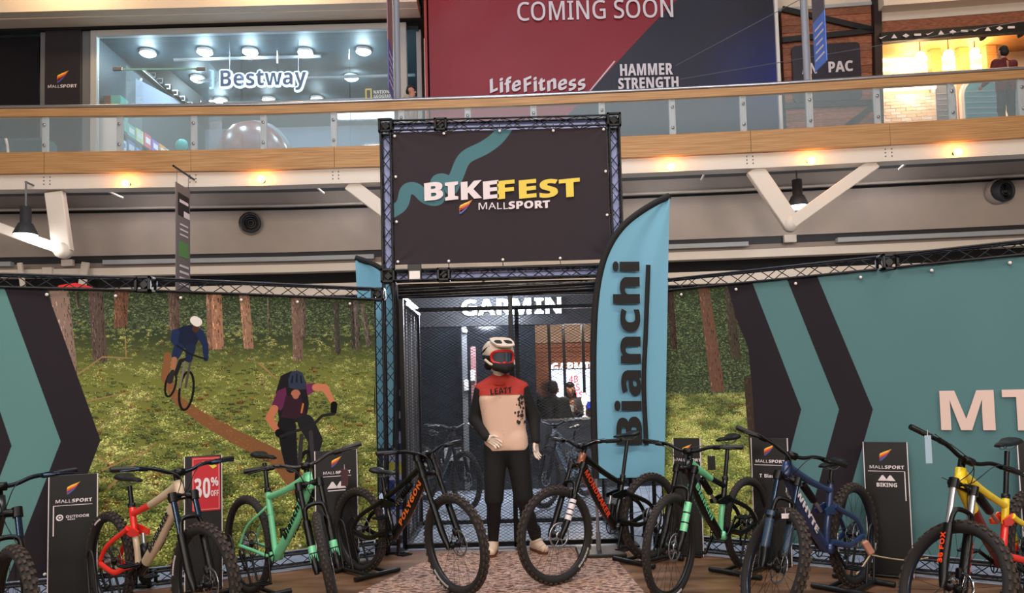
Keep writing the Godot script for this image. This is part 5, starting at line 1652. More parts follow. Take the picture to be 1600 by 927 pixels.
func wheel_meshes(R: float, slick := false) -> Dictionary:
	var key := "wheel %.3f %s" % [R, slick]
	if shared.has(key): return shared[key]
	var d := {}
	var st := nb()
	var w := 0.028 if slick else 0.031
	var prof := []
	for k in 12:
		var a := TAU * k / 12
		prof.append(Vector2(R - 0.008 - w + cos(a) * w, sin(a) * w))
	lathe(st, prof, Vector3.ZERO, Vector3.BACK, 48, true)
	d.tire = finmesh(st)
	st = nb()
	var n := 44
	for i in n:
		for row in ([[0.0, 0.011, 0.0, 0.016], [0.013, 0.008, 0.5, 0.012], [-0.013, 0.008, 0.5, 0.012]] if slick else [[0.008, 0.013, 0.0, 0.022], [-0.008, 0.013, 0.5, 0.022], [0.026, 0.011, 0.25, 0.024], [-0.026, 0.011, 0.75, 0.024]]):
			var a: float = TAU * (i + row[2]) / n
			var z: float = row[0]
			var rr := R - 0.008 - w + sqrt(max(w * w - z * z, 0.0001))
			var lean := asin(clampf(z / w, -1, 1)) * 0.8
			var rad := Vector3(cos(a), sin(a), 0)
			var tan := Vector3(-sin(a), cos(a), 0)
			var up := rad * cos(lean) + Vector3.BACK * sin(lean)
			var c := rad * (R - 0.008 - w) + up * (w + (0.001 if slick else 0.0025)) + Vector3.BACK * 0.0
			box(st, c, Vector3(row[3], 0.006 if slick else 0.012, row[1]), Basis(tan, up, tan.cross(up)))
	d.tread = finmesh(st)
	st = nb()
	var ri := R - 0.066
	lathe(st, [Vector2(ri + 0.014, 0.014), Vector2(ri, 0.011), Vector2(ri - 0.008, 0.0), Vector2(ri, -0.011), Vector2(ri + 0.014, -0.014)], Vector3.ZERO, Vector3.BACK, 48, true)
	d.rim = finmesh(st)
	st = nb()
	for i in 28:
		var a := TAU * i / 28
		var sd := 1.0 if i % 2 else -1.0
		var off := 0.9 * (1.0 if (i / 2) % 2 else -1.0)
		tube(st, [Vector3(cos(a + off) * 0.026, sin(a + off) * 0.026, sd * 0.028), Vector3(cos(a) * ri, sin(a) * ri, 0)], 0.0012, 3, Vector3.ZERO, 1.0, false)
	d.spokes = finmesh(st)
	st = nb()
	lathe(st, [Vector2(0.0, -0.052), Vector2(0.012, -0.05), Vector2(0.014, -0.032), Vector2(0.029, -0.030), Vector2(0.029, -0.025), Vector2(0.016, -0.018), Vector2(0.016, 0.018), Vector2(0.029, 0.025), Vector2(0.029, 0.030), Vector2(0.014, 0.032), Vector2(0.012, 0.05), Vector2(0.0, 0.052)], Vector3.ZERO, Vector3.BACK, 16)
	d.hub = finmesh(st)
	st = nb()
	var zr := -0.036
	lathe(st, [Vector2(0.098, zr + 0.001), Vector2(0.098, zr - 0.001), Vector2(0.082, zr - 0.001), Vector2(0.082, zr + 0.001)], Vector3.ZERO, Vector3.BACK, 32, true)
	for i in 7:
		var a := TAU * i / 7
		tube(st, cr([Vector3(cos(a) * 0.024, sin(a) * 0.024, zr), Vector3(cos(a + 0.35) * 0.055, sin(a + 0.35) * 0.055, zr), Vector3(cos(a + 0.45) * 0.085, sin(a + 0.45) * 0.085, zr)], 4), 0.004, 4, Vector3.BACK, 0.3)
	lathe(st, [Vector2(0.03, zr + 0.002), Vector2(0.03, zr - 0.003), Vector2(0.018, zr - 0.003)], Vector3.ZERO, Vector3.BACK, 16)
	d.rotor = finmesh(st)
	shared[key] = d
	return d

func wheel(t: Node3D, n: String, R: float, tr: Transform3D, rim_m: Material, o := {}) -> MeshInstance3D:
	var d := wheel_meshes(R, o.get("slick", false))
	var w := put(d.tire, n, M.rubber, t)
	w.transform = tr
	put(d.tread, "tread", M.tire_tread, w)
	put(d.rim, "rim", rim_m, w)
	tag(put(d.spokes, "spokes", M.black_metal, w), "", "", "", "stuff")
	put(d.hub, "hub", M.black_metal, w)
	put(d.rotor, "brake_rotor", M.chrome if o.get("shiny", false) else M.steel, w)
	if o.has("marks"):
		# printed blocks on the sidewall: [start angle, count, side]
		for mk in o.marks:
			var st := nb()
			for i in mk[1]:
				var a: float = mk[0] + i * mk[3]
				var rad := Vector3(cos(a), sin(a), 0)
				var tan := Vector3(-sin(a), cos(a), 0)
				box(st, rad * (R - 0.045) + Vector3.BACK * 0.0295 * mk[2], Vector3(mk[4], 0.014, 0.003), Basis(tan, rad, tan.cross(rad)))
			fin(st, "sidewall_print", o.get("mark_mat", M.print_white), w)
	return w

func bike(s: Dictionary) -> Node3D:
	var f: Vector2 = s.f      # front and rear contact on the floor, x and z
	var r: Vector2 = s.r
	var W := f.distance_to(r)
	var t := thing("mountain_bike", s.label, "bicycle", Vector3(r.x, s.get("y", 0.0), r.y), atan2(-(f.y - r.y), f.x - r.x))
	t.rotation.x = 0.0
	t.basis = t.basis * Basis(Vector3.RIGHT, s.get("lean", 0.0))
	var Rf: float = s.get("Rf", 0.372)
	var Rr: float = s.get("Rr", 0.372)
	var kind: String = s.get("kind", "fs")
	var ha := deg_to_rad(s.get("ha", 65.5))
	var u := Vector3(-cos(ha), sin(ha), 0)
	var q := Vector3(sin(ha), cos(ha), 0)
	var fa := Vector3(W, Rf, 0)
	var ax := fa - q * 0.044           # on the steering axis
	var crown = ax + u * s.get("a2c", 0.555)
	var htop = crown + u * 0.115
	var BB := Vector3(0.435, s.get("bb", 0.345), 0)
	var ra := Vector3(0, Rr, 0)
	var sa := deg_to_rad(76.0)
	var su := Vector3(-cos(sa), sin(sa), 0)
	var stop_ = BB + su * s.get("seat_tube", 0.40)
	var sad = BB + su * s.get("saddle", 0.66)
	var zb := Vector3.BACK
	var cm: Material = s.main
	var clow: Material = s.get("low", cm)
	var crear: Material = s.get("rear", cm)
	var cstay: Material = s.get("chainstay", crear)
	var cseat: Material = s.get("seat", cm)
	var ctop: Material = s.get("top", cm)
	var st := nb()
	# head tube and down tube
	lathe(st, [Vector2(0.0, 0.0), Vector2(0.030, 0.0), Vector2(0.028, 0.05), Vector2(0.029, 0.115), Vector2(0.0, 0.118)], crown + u * 0.004, u, 14)
	fin(st, "head_tube", s.get("head", cm), t)
	var d0 = crown + u * 0.035 + Vector3(-0.015, 0, 0)
	var mid = d0.lerp(BB, 0.5) + Vector3(0.03, -0.015, 0)
	var dl := cr([d0, mid, BB + Vector3(0.015, 0.0, 0)], 8)
	var cut := int(dl.size() * s.get("cut", 0.70))
	var rad := []
	for i in dl.size(): rad.append(lerpf(0.041, 0.037, float(i) / dl.size()))
	st = nb(); tube(st, dl.slice(0, cut + 1), rad.slice(0, cut + 1), 12, zb, 0.78); fin(st, "down_tube", cm, t)
	st = nb(); tube(st, dl.slice(cut), rad.slice(cut), 12, zb, 0.80); fin(st, "down_tube_guard", clow, t)
	# top tube
	var tt0 = htop + u * -0.03 + Vector3(-0.02, 0, 0)
	var tt1 = stop_ - su * (0.04 if kind == "ht" else 0.05)
	var tl := cr([tt0, tt0.lerp(tt1, 0.5) + Vector3(0, s.get("tt_drop", -0.012), 0), tt1], 6)
	st = nb(); tube(st, tl.slice(0, 8), [0.033, 0.031, 0.029, 0.027, 0.026, 0.025, 0.024, 0.024], 12, zb, 0.85); fin(st, "top_tube", ctop, t)
	st = nb(); tube(st, tl.slice(7), [0.024, 0.023, 0.022, 0.022, 0.022, 0.022], 12, zb, 0.85); fin(st, "top_tube_rear", s.get("top_rear", ctop), t)
	if s.has("strut"):   # short link between top tube and seat tube
		st = nb(); tube(st, [tl[7], stop_ - su * 0.01], 0.014, 8); fin(st, "seat_brace", ctop, t)
	# seat tube in two colours
	st = nb(); tube(st, [stop_, stop_ - su * 0.17], 0.021, 12); fin(st, "seat_tube", cseat, t)
	var slow: Vector3 = stop_ - su * 0.165
	st = nb(); tube(st, cr([slow, slow.lerp(BB, 0.5) + Vector3(0.012 if kind == "fs" else 0.0, 0, 0), BB], 5), 0.021, 12); fin(st, "seat_tube_lower", s.get("seat_low", cseat), t)
	st = nb(); lathe(st, [Vector2(0, -0.045), Vector2(0.034, -0.043), Vector2(0.034, 0.043), Vector2(0, 0.045)], BB, zb, 16); fin(st, "bottom_bracket", s.get("bbm", clow), t)
	# rear triangle
	if kind == "ht":
		for z in [-1.0, 1.0]:
			st = nb(); tube(st, cr([ra + zb * 0.062 * z, Vector3(0.22, Rr - 0.01, 0.058 * z), Vector3(0.36, BB.y + 0.0, 0.04 * z), BB + Vector3(-0.01, 0, 0.03 * z)], 5), 0.013, 8, zb, 0.8); fin(st, "chainstay", cstay, t)
			var sp: Vector3 = stop_ - su * 0.10
			st = nb(); tube(st, cr([ra + zb * 0.062 * z, Vector3(0.10, Rr + 0.15, 0.056 * z), Vector3(sp.x - 0.07, sp.y - 0.06, 0.04 * z), sp + zb * 0.012 * z], 5), 0.010, 8, zb, 0.8); fin(st, "seatstay", crear, t)
	else:
		var rk := BB + su * 0.27 + Vector3(-0.01, 0, 0)
		for z in [-1.0, 1.0]:
			st = nb(); tube(st, cr([ra + zb * 0.066 * z, Vector3(0.20, Rr - 0.035, 0.06 * z), Vector3(0.34, BB.y + 0.02, 0.05 * z), BB + Vector3(0.0, 0.045, 0.04 * z)], 5), [0.025, 0.023, 0.022, 0.021, 0.02, 0.02, 0.02, 0.021, 0.022, 0.022, 0.023, 0.023, 0.023, 0.022, 0.022, 0.022], 8, zb, 0.6); fin(st, "chainstay", cstay, t)
			st = nb(); tube(st, cr([ra + Vector3(-0.01, 0.01, 0.066 * z), Vector3(0.09, Rr + 0.13, 0.06 * z), rk + Vector3(-0.05, -0.01, 0.045 * z), rk + Vector3(0.0, 0.02, 0.042 * z)], 5), 0.0195, 8, zb, 0.65); fin(st, "seatstay", crear, t)
			st = nb()
			slab(st, PackedVector2Array([Vector2(rk.x - 0.03, rk.y - 0.02), Vector2(rk.x + 0.03, rk.y - 0.035), Vector2(rk.x + 0.14, rk.y - 0.02), Vector2(rk.x + 0.15, rk.y + 0.012), Vector2(rk.x + 0.04, rk.y + 0.03), Vector2(rk.x - 0.02, rk.y + 0.035)]), Transform3D(Basis(), Vector3(0, 0, 0.036 * z + 0.004)), 0.009)
			fin(st, "rocker_link", s.get("rocker", crear), t)
		# shock
		var s0 := rk + Vector3(0.13, -0.005, 0)
		var s1: Vector3 = BB + Vector3(0.10, 0.085, 0) if s.get("shock", "low") == "low" else tl[4] + Vector3(0.0, -0.05, 0)
		var sm := s0.lerp(s1, 0.5)
		st = nb(); tube(st, [s0, sm], 0.012, 10); fin(st, "shock_shaft", M.steel, t)
		st = nb(); tube(st, [s0.lerp(s1, 0.38), s0.lerp(s1, 0.42), s0.lerp(s1, 0.95), s1], [0.02, 0.027, 0.027, 0.016], 12); fin(st, "shock_body", M.black_metal, t)
		if s.get("coil", false):
			st = nb()
			var cl := []
			var dd := (s1 - s0).normalized()
			var n1 := dd.cross(zb)
			for i in 60: cl.append(s0.lerp(s1, 0.12 + 0.75 * i / 60.0) + (n1 * cos(i * 0.75) + zb * sin(i * 0.75)) * 0.03)
			tube(st, cl, 0.005, 5); fin(st, "shock_coil", M.black_metal, t)
	# seatpost and saddle
	st = nb(); tube(st, [stop_ - su * 0.05, sad - su * 0.03], 0.0155, 10); fin(st, "seatpost", M.black_metal, t)
	st = nb(); lathe(st, [Vector2(0.024, 0.0), Vector2(0.025, 0.025), Vector2(0.017, 0.03)], stop_ - su * 0.005, su, 12); fin(st, "seat_clamp", M.black_metal, t)
	st = nb()
	var sy = sad.y
	tube(st, cr([Vector3(sad.x + 0.16, sy + 0.012, 0), Vector3(sad.x + 0.09, sy + 0.02, 0), Vector3(sad.x, sy + 0.018, 0), Vector3(sad.x - 0.08, sy + 0.03, 0), Vector3(sad.x - 0.12, sy + 0.033, 0)], 4), cr([0.008, 0.014, 0.018, 0.026, 0.016], 4), 10, zb, 2.6)
	var sd := fin(st, "saddle", M.black_paint, t)
	st = nb()
	for z in [-0.022, 0.022]: tube(st, cr([Vector3(sad.x + 0.1, sy + 0.005, z * 0.6), Vector3(sad.x + 0.04, sy - 0.015, z), Vector3(sad.x - 0.04, sy - 0.015, z), Vector3(sad.x - 0.09, sy + 0.015, z * 1.4)], 4), 0.0035, 5)
	fin(st, "saddle_rail", M.steel, sd)
	# drivetrain
	var zc_ := 0.05
	var ang: float = s.get("crank", 0.5)
	st = nb(); tube(st, ring_pts(0.066, 32, 0).map(func(p): return p + BB + zb * zc_), 0.0045, 6, zb, 0.8)
	for i in 4: tube(st, [BB + zb * zc_, BB + Vector3(cos(i * PI / 2 + 0.4) * 0.064, sin(i * PI / 2 + 0.4) * 0.064, zc_)], 0.006, 6, zb, 0.6)
	var crk := fin(st, "chainring", M.black_metal, t)
	for z in [1.0, -1.0]:
		var e = BB + Vector3(cos(ang), sin(ang), 0) * 0.17 * z + zb * 0.075 * z
		st = nb(); tube(st, [BB + zb * 0.058 * z, BB.lerp(e, 0.5) + zb * 0.03 * z, e], [0.017, 0.014, 0.013], 8, zb, 0.6); fin(st, "crank_arm", M.black_metal, t)
		st = nb()
		var pc = e + zb * 0.06 * z
		for x in [-0.045, 0.0, 0.045]: box(st, pc + Vector3(x, 0, 0), Vector3(0.012, 0.014, 0.095), Basis(), 0.003)
		for zz in [-0.045, 0.045]: box(st, pc + zb * zz, Vector3(0.1, 0.012, 0.012), Basis(), 0.003)
		cyl(st, e, e + zb * 0.1 * z, 0.007, 8)
		if s.get("pedals", true): fin(st, "pedal", s.get("pedal", M.black_metal), t)
	st = nb()
	for i in 6: lathe(st, [Vector2(0.03 + i * 0.008, -0.001), Vector2(0.03 + i * 0.008, 0.001), Vector2(0.024 + i * 0.008, 0.001), Vector2(0.024 + i * 0.008, -0.001)], ra + zb * (0.048 - i * 0.0045), zb, 20, true)
	fin(st, "cassette", M.steel, t)
	st = nb()
	tube(st, [BB + Vector3(-0.01, 0.066, zc_), ra + Vector3(0, 0.045, 0.042)], 0.0035, 5)
	tube(st, [BB + Vector3(-0.02, -0.064, zc_), ra + Vector3(0.05, -0.17, 0.045)], 0.0035, 5)
	fin(st, "chain", M.dark_grey, t)
	st = nb()
	tube(st, [ra + Vector3(0.0, -0.03, 0.065), ra + Vector3(0.01, -0.08, 0.06), ra + Vector3(0.045, -0.16, 0.05)], [0.012, 0.016, 0.009], 8, zb, 0.6)
	lathe(st, [Vector2(0, -0.005), Vector2(0.02, -0.004), Vector2(0.02, 0.004), Vector2(0, 0.005)], ra + Vector3(0.045, -0.16, 0.047), zb, 12)
	lathe(st, [Vector2(0, -0.005), Vector2(0.02, -0.004), Vector2(0.02, 0.004), Vector2(0, 0.005)], ra + Vector3(0.012, -0.085, 0.047), zb, 12)
	fin(st, "derailleur", M.black_metal, t)
	# everything that turns with the bars
	var steer: float = s.get("steer", 0.0)
	var tr := Transform3D(Basis(u, steer), ax - Basis(u, steer) * ax)
	var lowm: Material = s.get("fork_low", M.black_metal)
	var dual: bool = kind == "dh" or s.get("dual", false)
	var q1 := 0.068
	var lx := fa - q * 0.012
	st = nb()
	for z in [-1.0, 1.0]:
		var foot = fa + zb * q1 * z
		tube(st, [foot - u * 0.022, foot + u * 0.02, foot + u * 0.06 - q * 0.006, lx + zb * q1 * z + u * 0.12, lx + zb * q1 * z + u * 0.33], [0.015, 0.022, 0.023, 0.0255, 0.0245], 10)
	if not dual:
		tube(st, cr([lx + zb * q1 + u * 0.33 + q * 0.01, lx + zb * 0.05 + u * 0.415 + q * 0.02, lx - zb * 0.05 + u * 0.415 + q * 0.02, lx - zb * q1 + u * 0.33 + q * 0.01], 5), 0.014, 8)
	var fk := fin(st, "fork", lowm, t)
	fk.transform = tr
	st = nb()
	var tp := 0.70 if dual else 0.575
	for z in [-1.0, 1.0]: tube(st, [lx + zb * q1 * z + u * 0.33, lx + zb * q1 * z + u * tp], 0.0205 if dual else 0.0175, 10)
	fin(st, "stanchion", s.get("stanchion", M.black_metal), fk)
	st = nb()
	for lv in ([0.56, 0.695] if dual else [0.56]):
		tube(st, cr([lx + zb * (q1 + 0.012) + u * lv, ax + q * 0.008 + zb * 0.03 + u * (lv + 0.012), ax + q * 0.008 - zb * 0.03 + u * (lv + 0.012), lx - zb * (q1 + 0.012) + u * lv], 4), 0.026, 10, u, 0.9)
		for z in [-1.0, 1.0]: tube(st, [lx + zb * q1 * z + u * (lv - 0.025), lx + zb * q1 * z + u * (lv + 0.03)], 0.0265, 10)
	fin(st, "fork_crown", s.get("crown", M.black_metal), fk)
	if s.has("decal"):
		for z in s.get("decal_sides", [-1.0, 1.0]):
			st = nb()
			for b in s.get("decal_blocks", [[0.10, 0.05], [0.17, 0.06], [0.25, 0.05]]): tube(st, [lx + u * b[0] + zb * q1 * z, lx + u * (b[0] + b[1]) + zb * q1 * z], 0.0262, 12)
			fin(st, "fork_decal", s.decal, fk)
	if s.has("fork_text"):
		var tb := Basis(-u, -q, zb) if false else Basis(u, q, u.cross(q))
		for z in [-1.0, 1.0]:
			var bb := Basis(-u, q, (-u).cross(q)) if z < 0 else Basis(u, q * -1.0, u.cross(q * -1.0))
			if bb.z.z * z < 0: bb = Basis(-bb.x, bb.y, -bb.z)
			text(s.fork_text, 0.17, 0.03, Transform3D(bb, lx + u * 0.19 + zb * (q1 + 0.0265) * z), s.decal_mat, fk, {"embolden": 0.3, "depth": 0.002})
	var wo: Dictionary = s.get("front_marks", {})
	wo["shiny"] = s.get("shiny", false)
	wo["slick"] = s.get("slick", false)
	wheel(t, "front_wheel", Rf, tr * Transform3D(Basis(zb, 0.3), fa), s.get("rim", M.rim_black), wo)
	wheel(t, "rear_wheel", Rr, Transform3D(Basis(zb, 0.9), ra), s.get("rim", M.rim_black), s.get("rear_marks", {"slick": s.get("slick", false)}))
	st = nb(); box(st, fa + Vector3(-0.05, 0.075, -0.045), Vector3(0.04, 0.06, 0.035), Basis(zb, 0.5), 0.008); var cp := fin(st, "brake_caliper", M.black_metal, t); cp.transform = tr
	# stem, bar, grips, levers
	var btop = htop + u * 0.045
	var bc = btop + q * 0.045
	st = nb()
	tube(st, [htop, htop + u * 0.07], 0.02, 12)
	tube(st, [btop, bc], 0.018, 10)
	lathe(st, [Vector2(0, -0.028), Vector2(0.024, -0.028), Vector2(0.024, 0.028), Vector2(0, 0.028)], bc, zb, 12)
	var sm2 := fin(st, "stem", M.black_metal, t)
	sm2.transform = tr
	var ends := []
	st = nb()
	var bl := []
	for z in [-0.39, -0.28, -0.16, -0.07, 0.0, 0.07, 0.16, 0.28, 0.39]:
		var k := clampf((absf(z) - 0.05) / 0.12, 0.0, 1.0)
		bl.append(bc + Vector3(-absf(z) * 0.13 * k, 0.028 * smoothstep(0, 1, k) + absf(z) * 0.06, z))
	tube(st, cr(bl, 4), 0.0125, 8)
	var hb := fin(st, "handlebar", s.get("bar", M.black_metal), t)
	hb.transform = tr
	for z in [-1.0, 1.0]:
		var e0: Vector3 = bl[0] if z < 0 else bl[8]
		var e1: Vector3 = bl[1] if z < 0 else bl[7]
		var ge: Vector3 = e0.lerp(e1, 0.0)
		var gs: Vector3 = e0 + (e1 - e0).normalized() * 0.135
		st = nb(); tube(st, [ge, ge.lerp(gs, 0.05), ge.lerp(gs, 0.95), gs], [0.0155, 0.0172, 0.0165, 0.018], 10); fin(st, "grip", M.black_paint, hb)
		var lv: Vector3 = e0 + (e1 - e0).normalized() * 0.19
		st = nb()
		tube(st, [lv + q * 0.0, lv + q * 0.025 - u * 0.012], 0.014, 8)
		tube(st, cr([lv + q * 0.03 - u * 0.015, lv.lerp(e1, 0.6) + q * 0.045 - u * 0.02], 3), 0.014, 8)
		tube(st, cr([lv + q * 0.035 - u * 0.02 + (e1 - e0).normalized() * -0.01, lv + q * 0.06 - u * 0.025 - (e1 - e0).normalized() * 0.06, e0 + q * 0.045 - u * 0.03 + (e1 - e0).normalized() * 0.03], 4), 0.006, 6)
		fin(st, "brake_lever", s.get("lever", M.black_metal), hb)
	st = nb()
	tube(st, cr([bl[1] + q * 0.05, bc + q * 0.12 + u * -0.02 + zb * -0.06, crown + q * 0.06 + u * 0.02, tt0 + Vector3(-0.05, -0.06, 0.035)], 6), 0.0026, 5)
	tube(st, cr([bl[7] + q * 0.05, bc + q * 0.10 + u * -0.05 + zb * 0.07, crown + q * 0.065 - u * 0.06, fa + u * 0.3 - zb * q1 + q * 0.02], 6), 0.0026, 5)
	tube(st, cr([bl[6] + q * 0.03, bc + q * 0.09 - u * 0.06 + zb * 0.05, d0 + Vector3(0.02, -0.03, 0.034)], 6), 0.0026, 5)
	var cb := fin(st, "cables", M.black_paint, t)
	cb.transform = tr
	# lettering on the down tube, both sides
	if s.has("name"):
		var dd: Vector3 = (dl[2] - dl[dl.size() - 4]).normalized()
		var nn := Vector3(-dd.y, dd.x, 0)
		var c: Vector3 = dl[int(dl.size() * s.get("name_at", 0.45))]
		var le: float = s.get("name_len", 0.34)
		var hh2: float = s.get("name_h", 0.042)
		for z in [1.0, -1.0]:
			var bb := Basis(dd, nn, zb) if z > 0 else Basis(-dd, nn, -zb)
			text(s.name, le, hh2, Transform3D(bb, c + zb * 0.0325 * z), s.name_mat, t, {"embolden": s.get("name_bold", 0.3), "depth": 0.003, "skew": s.get("name_skew", 0.0)})
	return t

func bikes():
	var sand := mat("sand_paint", Color(0.80, 0.71, 0.60), 0.3, 0.0, {"clearcoat_enabled": true, "clearcoat": 0.6})
	var red := mat("red_paint", Color(0.90, 0.13, 0.06), 0.25, 0.0, {"clearcoat_enabled": true, "clearcoat": 0.6})
	var mint := mat("mint_paint", Color(0.44, 0.80, 0.60), 0.3, 0.0, {"clearcoat_enabled": true, "clearcoat": 0.6})
	var blackp := mat("gloss_black", Color(0.035, 0.035, 0.04), 0.25)
	var navy := mat("navy_paint", Color(0.10, 0.19, 0.37), 0.28, 0.15, {"clearcoat_enabled": true, "clearcoat": 0.6})
	var yellow := mat("yellow_paint", Color(0.93, 0.80, 0.04), 0.28, 0.0, {"clearcoat_enabled": true, "clearcoat": 0.6})
	var orange := mat("orange_print", Color(0.88, 0.42, 0.16), 0.4)
	var rust := mat("rust_print", Color(0.80, 0.26, 0.14), 0.4)
	var copper := mat("copper_paint", Color(0.55, 0.33, 0.24), 0.3, 0.3)
	var greyp := mat("grey_paint", Color(0.45, 0.50, 0.56), 0.35)
	var bluebar := mat("blue_black", Color(0.06, 0.09, 0.15), 0.25, 0.5)
	var bluesteel := mat("blue_stanchion", Color(0.16, 0.22, 0.30), 0.15, 0.7)
	bike({"label": "dark mountain bike cut off by the picture's left edge", "f": Vector2(-2.60, -3.86), "r": Vector2(-3.50, -4.68), "main": mat("slate_paint", Color(0.13, 0.15, 0.17), 0.3), "bar": bluebar, "lever": bluesteel, "stanchion": bluesteel, "front_marks": {}})
	bike({"label": "mountain bike with sand coloured front frame and bright red rear triangle", "f": Vector2(-1.855, -4.42), "r": Vector2(-2.85, -5.22), "Rr": 0.352, "main": sand, "low": blackp, "cut": 0.78, "rear": red, "seat": red, "seat_low": sand, "rocker": red, "top_rear": red, "bar": bluebar, "lever": bluesteel, "stanchion": bluesteel, "name": "MONDRAKER", "name_mat": blackp, "name_len": 0.36, "name_h": 0.035, "shock": "low", "seat_tube": 0.43, "saddle": 0.60, "front_marks": {"marks": [[2.4, 9, 1.0, 0.045, 0.012], [2.4, 9, -1.0, 0.045, 0.012]]}, "rear_marks": {"marks": [[1.0, 6, 1.0, 0.06, 0.014]]}})
	bike({"label": "mint green hardtail mountain bike with black name lettering and turned front wheel", "f": Vector2(-1.20, -4.80), "r": Vector2(-2.03, -5.62), "kind": "ht", "main": mint, "seat_tube": 0.46, "saddle": 0.70, "ha": 68.0, "a2c": 0.53, "steer": -0.55, "name": "Bianchi", "name_mat": blackp, "name_len": 0.34, "name_h": 0.046, "decal": mint, "decal_blocks": [[0.06, 0.05], [0.118, 0.045]], "slick": true, "bar": mat("brown_bar", Color(0.10, 0.075, 0.07), 0.4), "crank": -1.2})
	bike({"label": "black downhill bike with tall double crown fork and orange name lettering", "f": Vector2(-0.445, -5.42), "r": Vector2(-1.31, -6.21), "kind": "fs", "dual": true, "ha": 63.5, "Rr": 0.352, "main": blackp, "name": "POLYGON", "name_mat": orange, "name_len": 0.42, "name_h": 0.05, "name_skew": 0.2, "seat_tube": 0.36, "saddle": 0.50, "steer": -0.12, "shock": "high", "coil": true, "crank": 1.4, "front_marks": {"marks": [[3.6, 10, 1.0, 0.06, 0.02]], "mark_mat": M.light_grey}})
	bike({"label": "black enduro bike with long orange red lettering and copper head tube", "f": Vector2(0.30, -5.66), "r": Vector2(1.15, -6.38), "main": blackp, "head": copper, "name": "MONDRAKER", "name_mat": rust, "name_len": 0.46, "name_h": 0.045, "decal": M.print_white, "decal_sides": [-1.0], "decal_blocks": [[0.13, 0.035], [0.175, 0.03], [0.215, 0.04], [0.265, 0.025]], "seat_tube": 0.40, "saddle": 0.74, "crank": 2.0, "steer": -0.05, "front_marks": {"marks": [[3.3, 6, -1.0, 0.09, 0.025]], "mark_mat": M.light_grey}})
	bike({"label": "black cross country bike with mint green top tube, fork decals and mint name lettering", "f": Vector2(1.055, -5.15), "r": Vector2(1.85, -5.95), "main": blackp, "top": mint, "top_rear": blackp, "seat_low": mint, "chainstay": blackp, "bbm": mint, "name": "Bianchi", "name_mat": mint, "name_len": 0.34, "name_h": 0.045, "decal": mint, "decal_sides": [-1.0], "decal_blocks": [[0.12, 0.055], [0.185, 0.06], [0.255, 0.07]], "slick": true, "seat_tube": 0.42, "saddle": 0.72, "ha": 67.0, "a2c": 0.53, "steer": 0.10, "crank": -0.9, "shock": "high", "front_marks": {"marks": [[4.1, 8, -1.0, 0.06, 0.014]], "slick": true}})
	bike({"label": "navy blue mountain bike with pale name lettering and white tyre markings", "f": Vector2(1.52, -4.56), "r": Vector2(2.44, -5.40), "main": navy, "rim": mat("blue_rim", Color(0.07, 0.12, 0.20), 0.3, 0.3), "name": "WHYTE", "name_mat": M.print_white, "name_len": 0.40, "name_h": 0.045, "decal": mat("blue_decal", Color(0.17, 0.25, 0.34), 0.35), "decal_blocks": [[0.10, 0.18], [0.30, 0.03]], "stanchion": bluesteel, "steer": 0.98, "shock": "high", "seat_tube": 0.44, "saddle": 0.56, "crank": 0.9, "front_marks": {"marks": [[3.0, 7, -1.0, 0.07, 0.018]]}, "rear_marks": {"marks": [[5.2, 6, -1.0, 0.07, 0.018], [2.6, 8, -1.0, 0.06, 0.02]]}})
	bike({"label": "bright yellow mountain bike with red lower frame and orange fork lettering", "f": Vector2(2.285, -4.02), "r": Vector2(3.31, -4.83), "main": yellow, "cut": 0.32, "low": mat("crimson_paint", Color(0.42, 0.05, 0.06), 0.3), "rear": yellow, "chainstay": red, "rocker": red, "seat_low": red, "seat": yellow, "seat_tube": 0.40, "saddle": 0.72, "steer": 1.15, "shiny": true, "fork_text": "36 FOX", "decal_mat": mat("fork_orange", Color(0.95, 0.28, 0.10), 0.4), "stanchion": M.steel, "rim": M.blue_rim, "shock": "high", "front_marks": {"marks": [[2.6, 5, -1.0, 0.05, 0.014], [3.0, 1, -1.0, 0.1, 0.09]], "mark_mat": mat("tyre_cream", Color(0.8, 0.7, 0.6), 0.6)}})
	# two bikes in the shop aisle behind the cage
	bike({"label": "grey mountain bike behind the right half of the mesh gate", "f": Vector2(0.36, -9.3), "r": Vector2(0.98, -10.3), "main": greyp, "saddle": 0.62, "seat_tube": 0.42, "steer": -0.1, "name": "SCOTT", "name_mat": M.black_paint})
	bike({"label": "dark mountain bike behind the left half of the mesh gate", "f": Vector2(-0.62, -9.3), "r": Vector2(-1.25, -10.25), "main": mat("graphite_paint", Color(0.12, 0.12, 0.14), 0.35), "saddle": 0.60, "bar": M.mid_grey, "lever": M.light_grey})

func stand(at: Vector2, dirv: Vector2, label: String):
	# tubular floor rack gripping a rear wheel
	var t := thing("bike_stand", label, "bike stand", Vector3(at.x, 0, at.y), atan2(-dirv.y, dirv.x))
	var st := nb()
	for x in [-0.14, 0.24]:
		tube(st, [Vector3(x, 0.022, -0.22), Vector3(x, 0.022, 0.22)], 0.02, 8)
		fin(st, "foot_bar", M.black_paint, t)
		st = nb()
	for z in [-0.085, 0.085]: tube(st, [Vector3(-0.14, 0.03, z), Vector3(0.24, 0.03, z)], 0.016, 8)
	fin(st, "floor_tube", M.black_paint, t)
	for z in [-0.062, 0.062]:
		st = nb()
		tube(st, cr([Vector3(-0.12, 0.03, z * 1.3), Vector3(-0.22, 0.32, z), Vector3(-0.2, 0.42, z), Vector3(-0.14, 0.40, z), Vector3(-0.1, 0.3, z * 1.0), Vector3(0.02, 0.03, z * 1.3)], 5), 0.009, 8)
		fin(st, "wheel_hoop", M.black_paint, t)

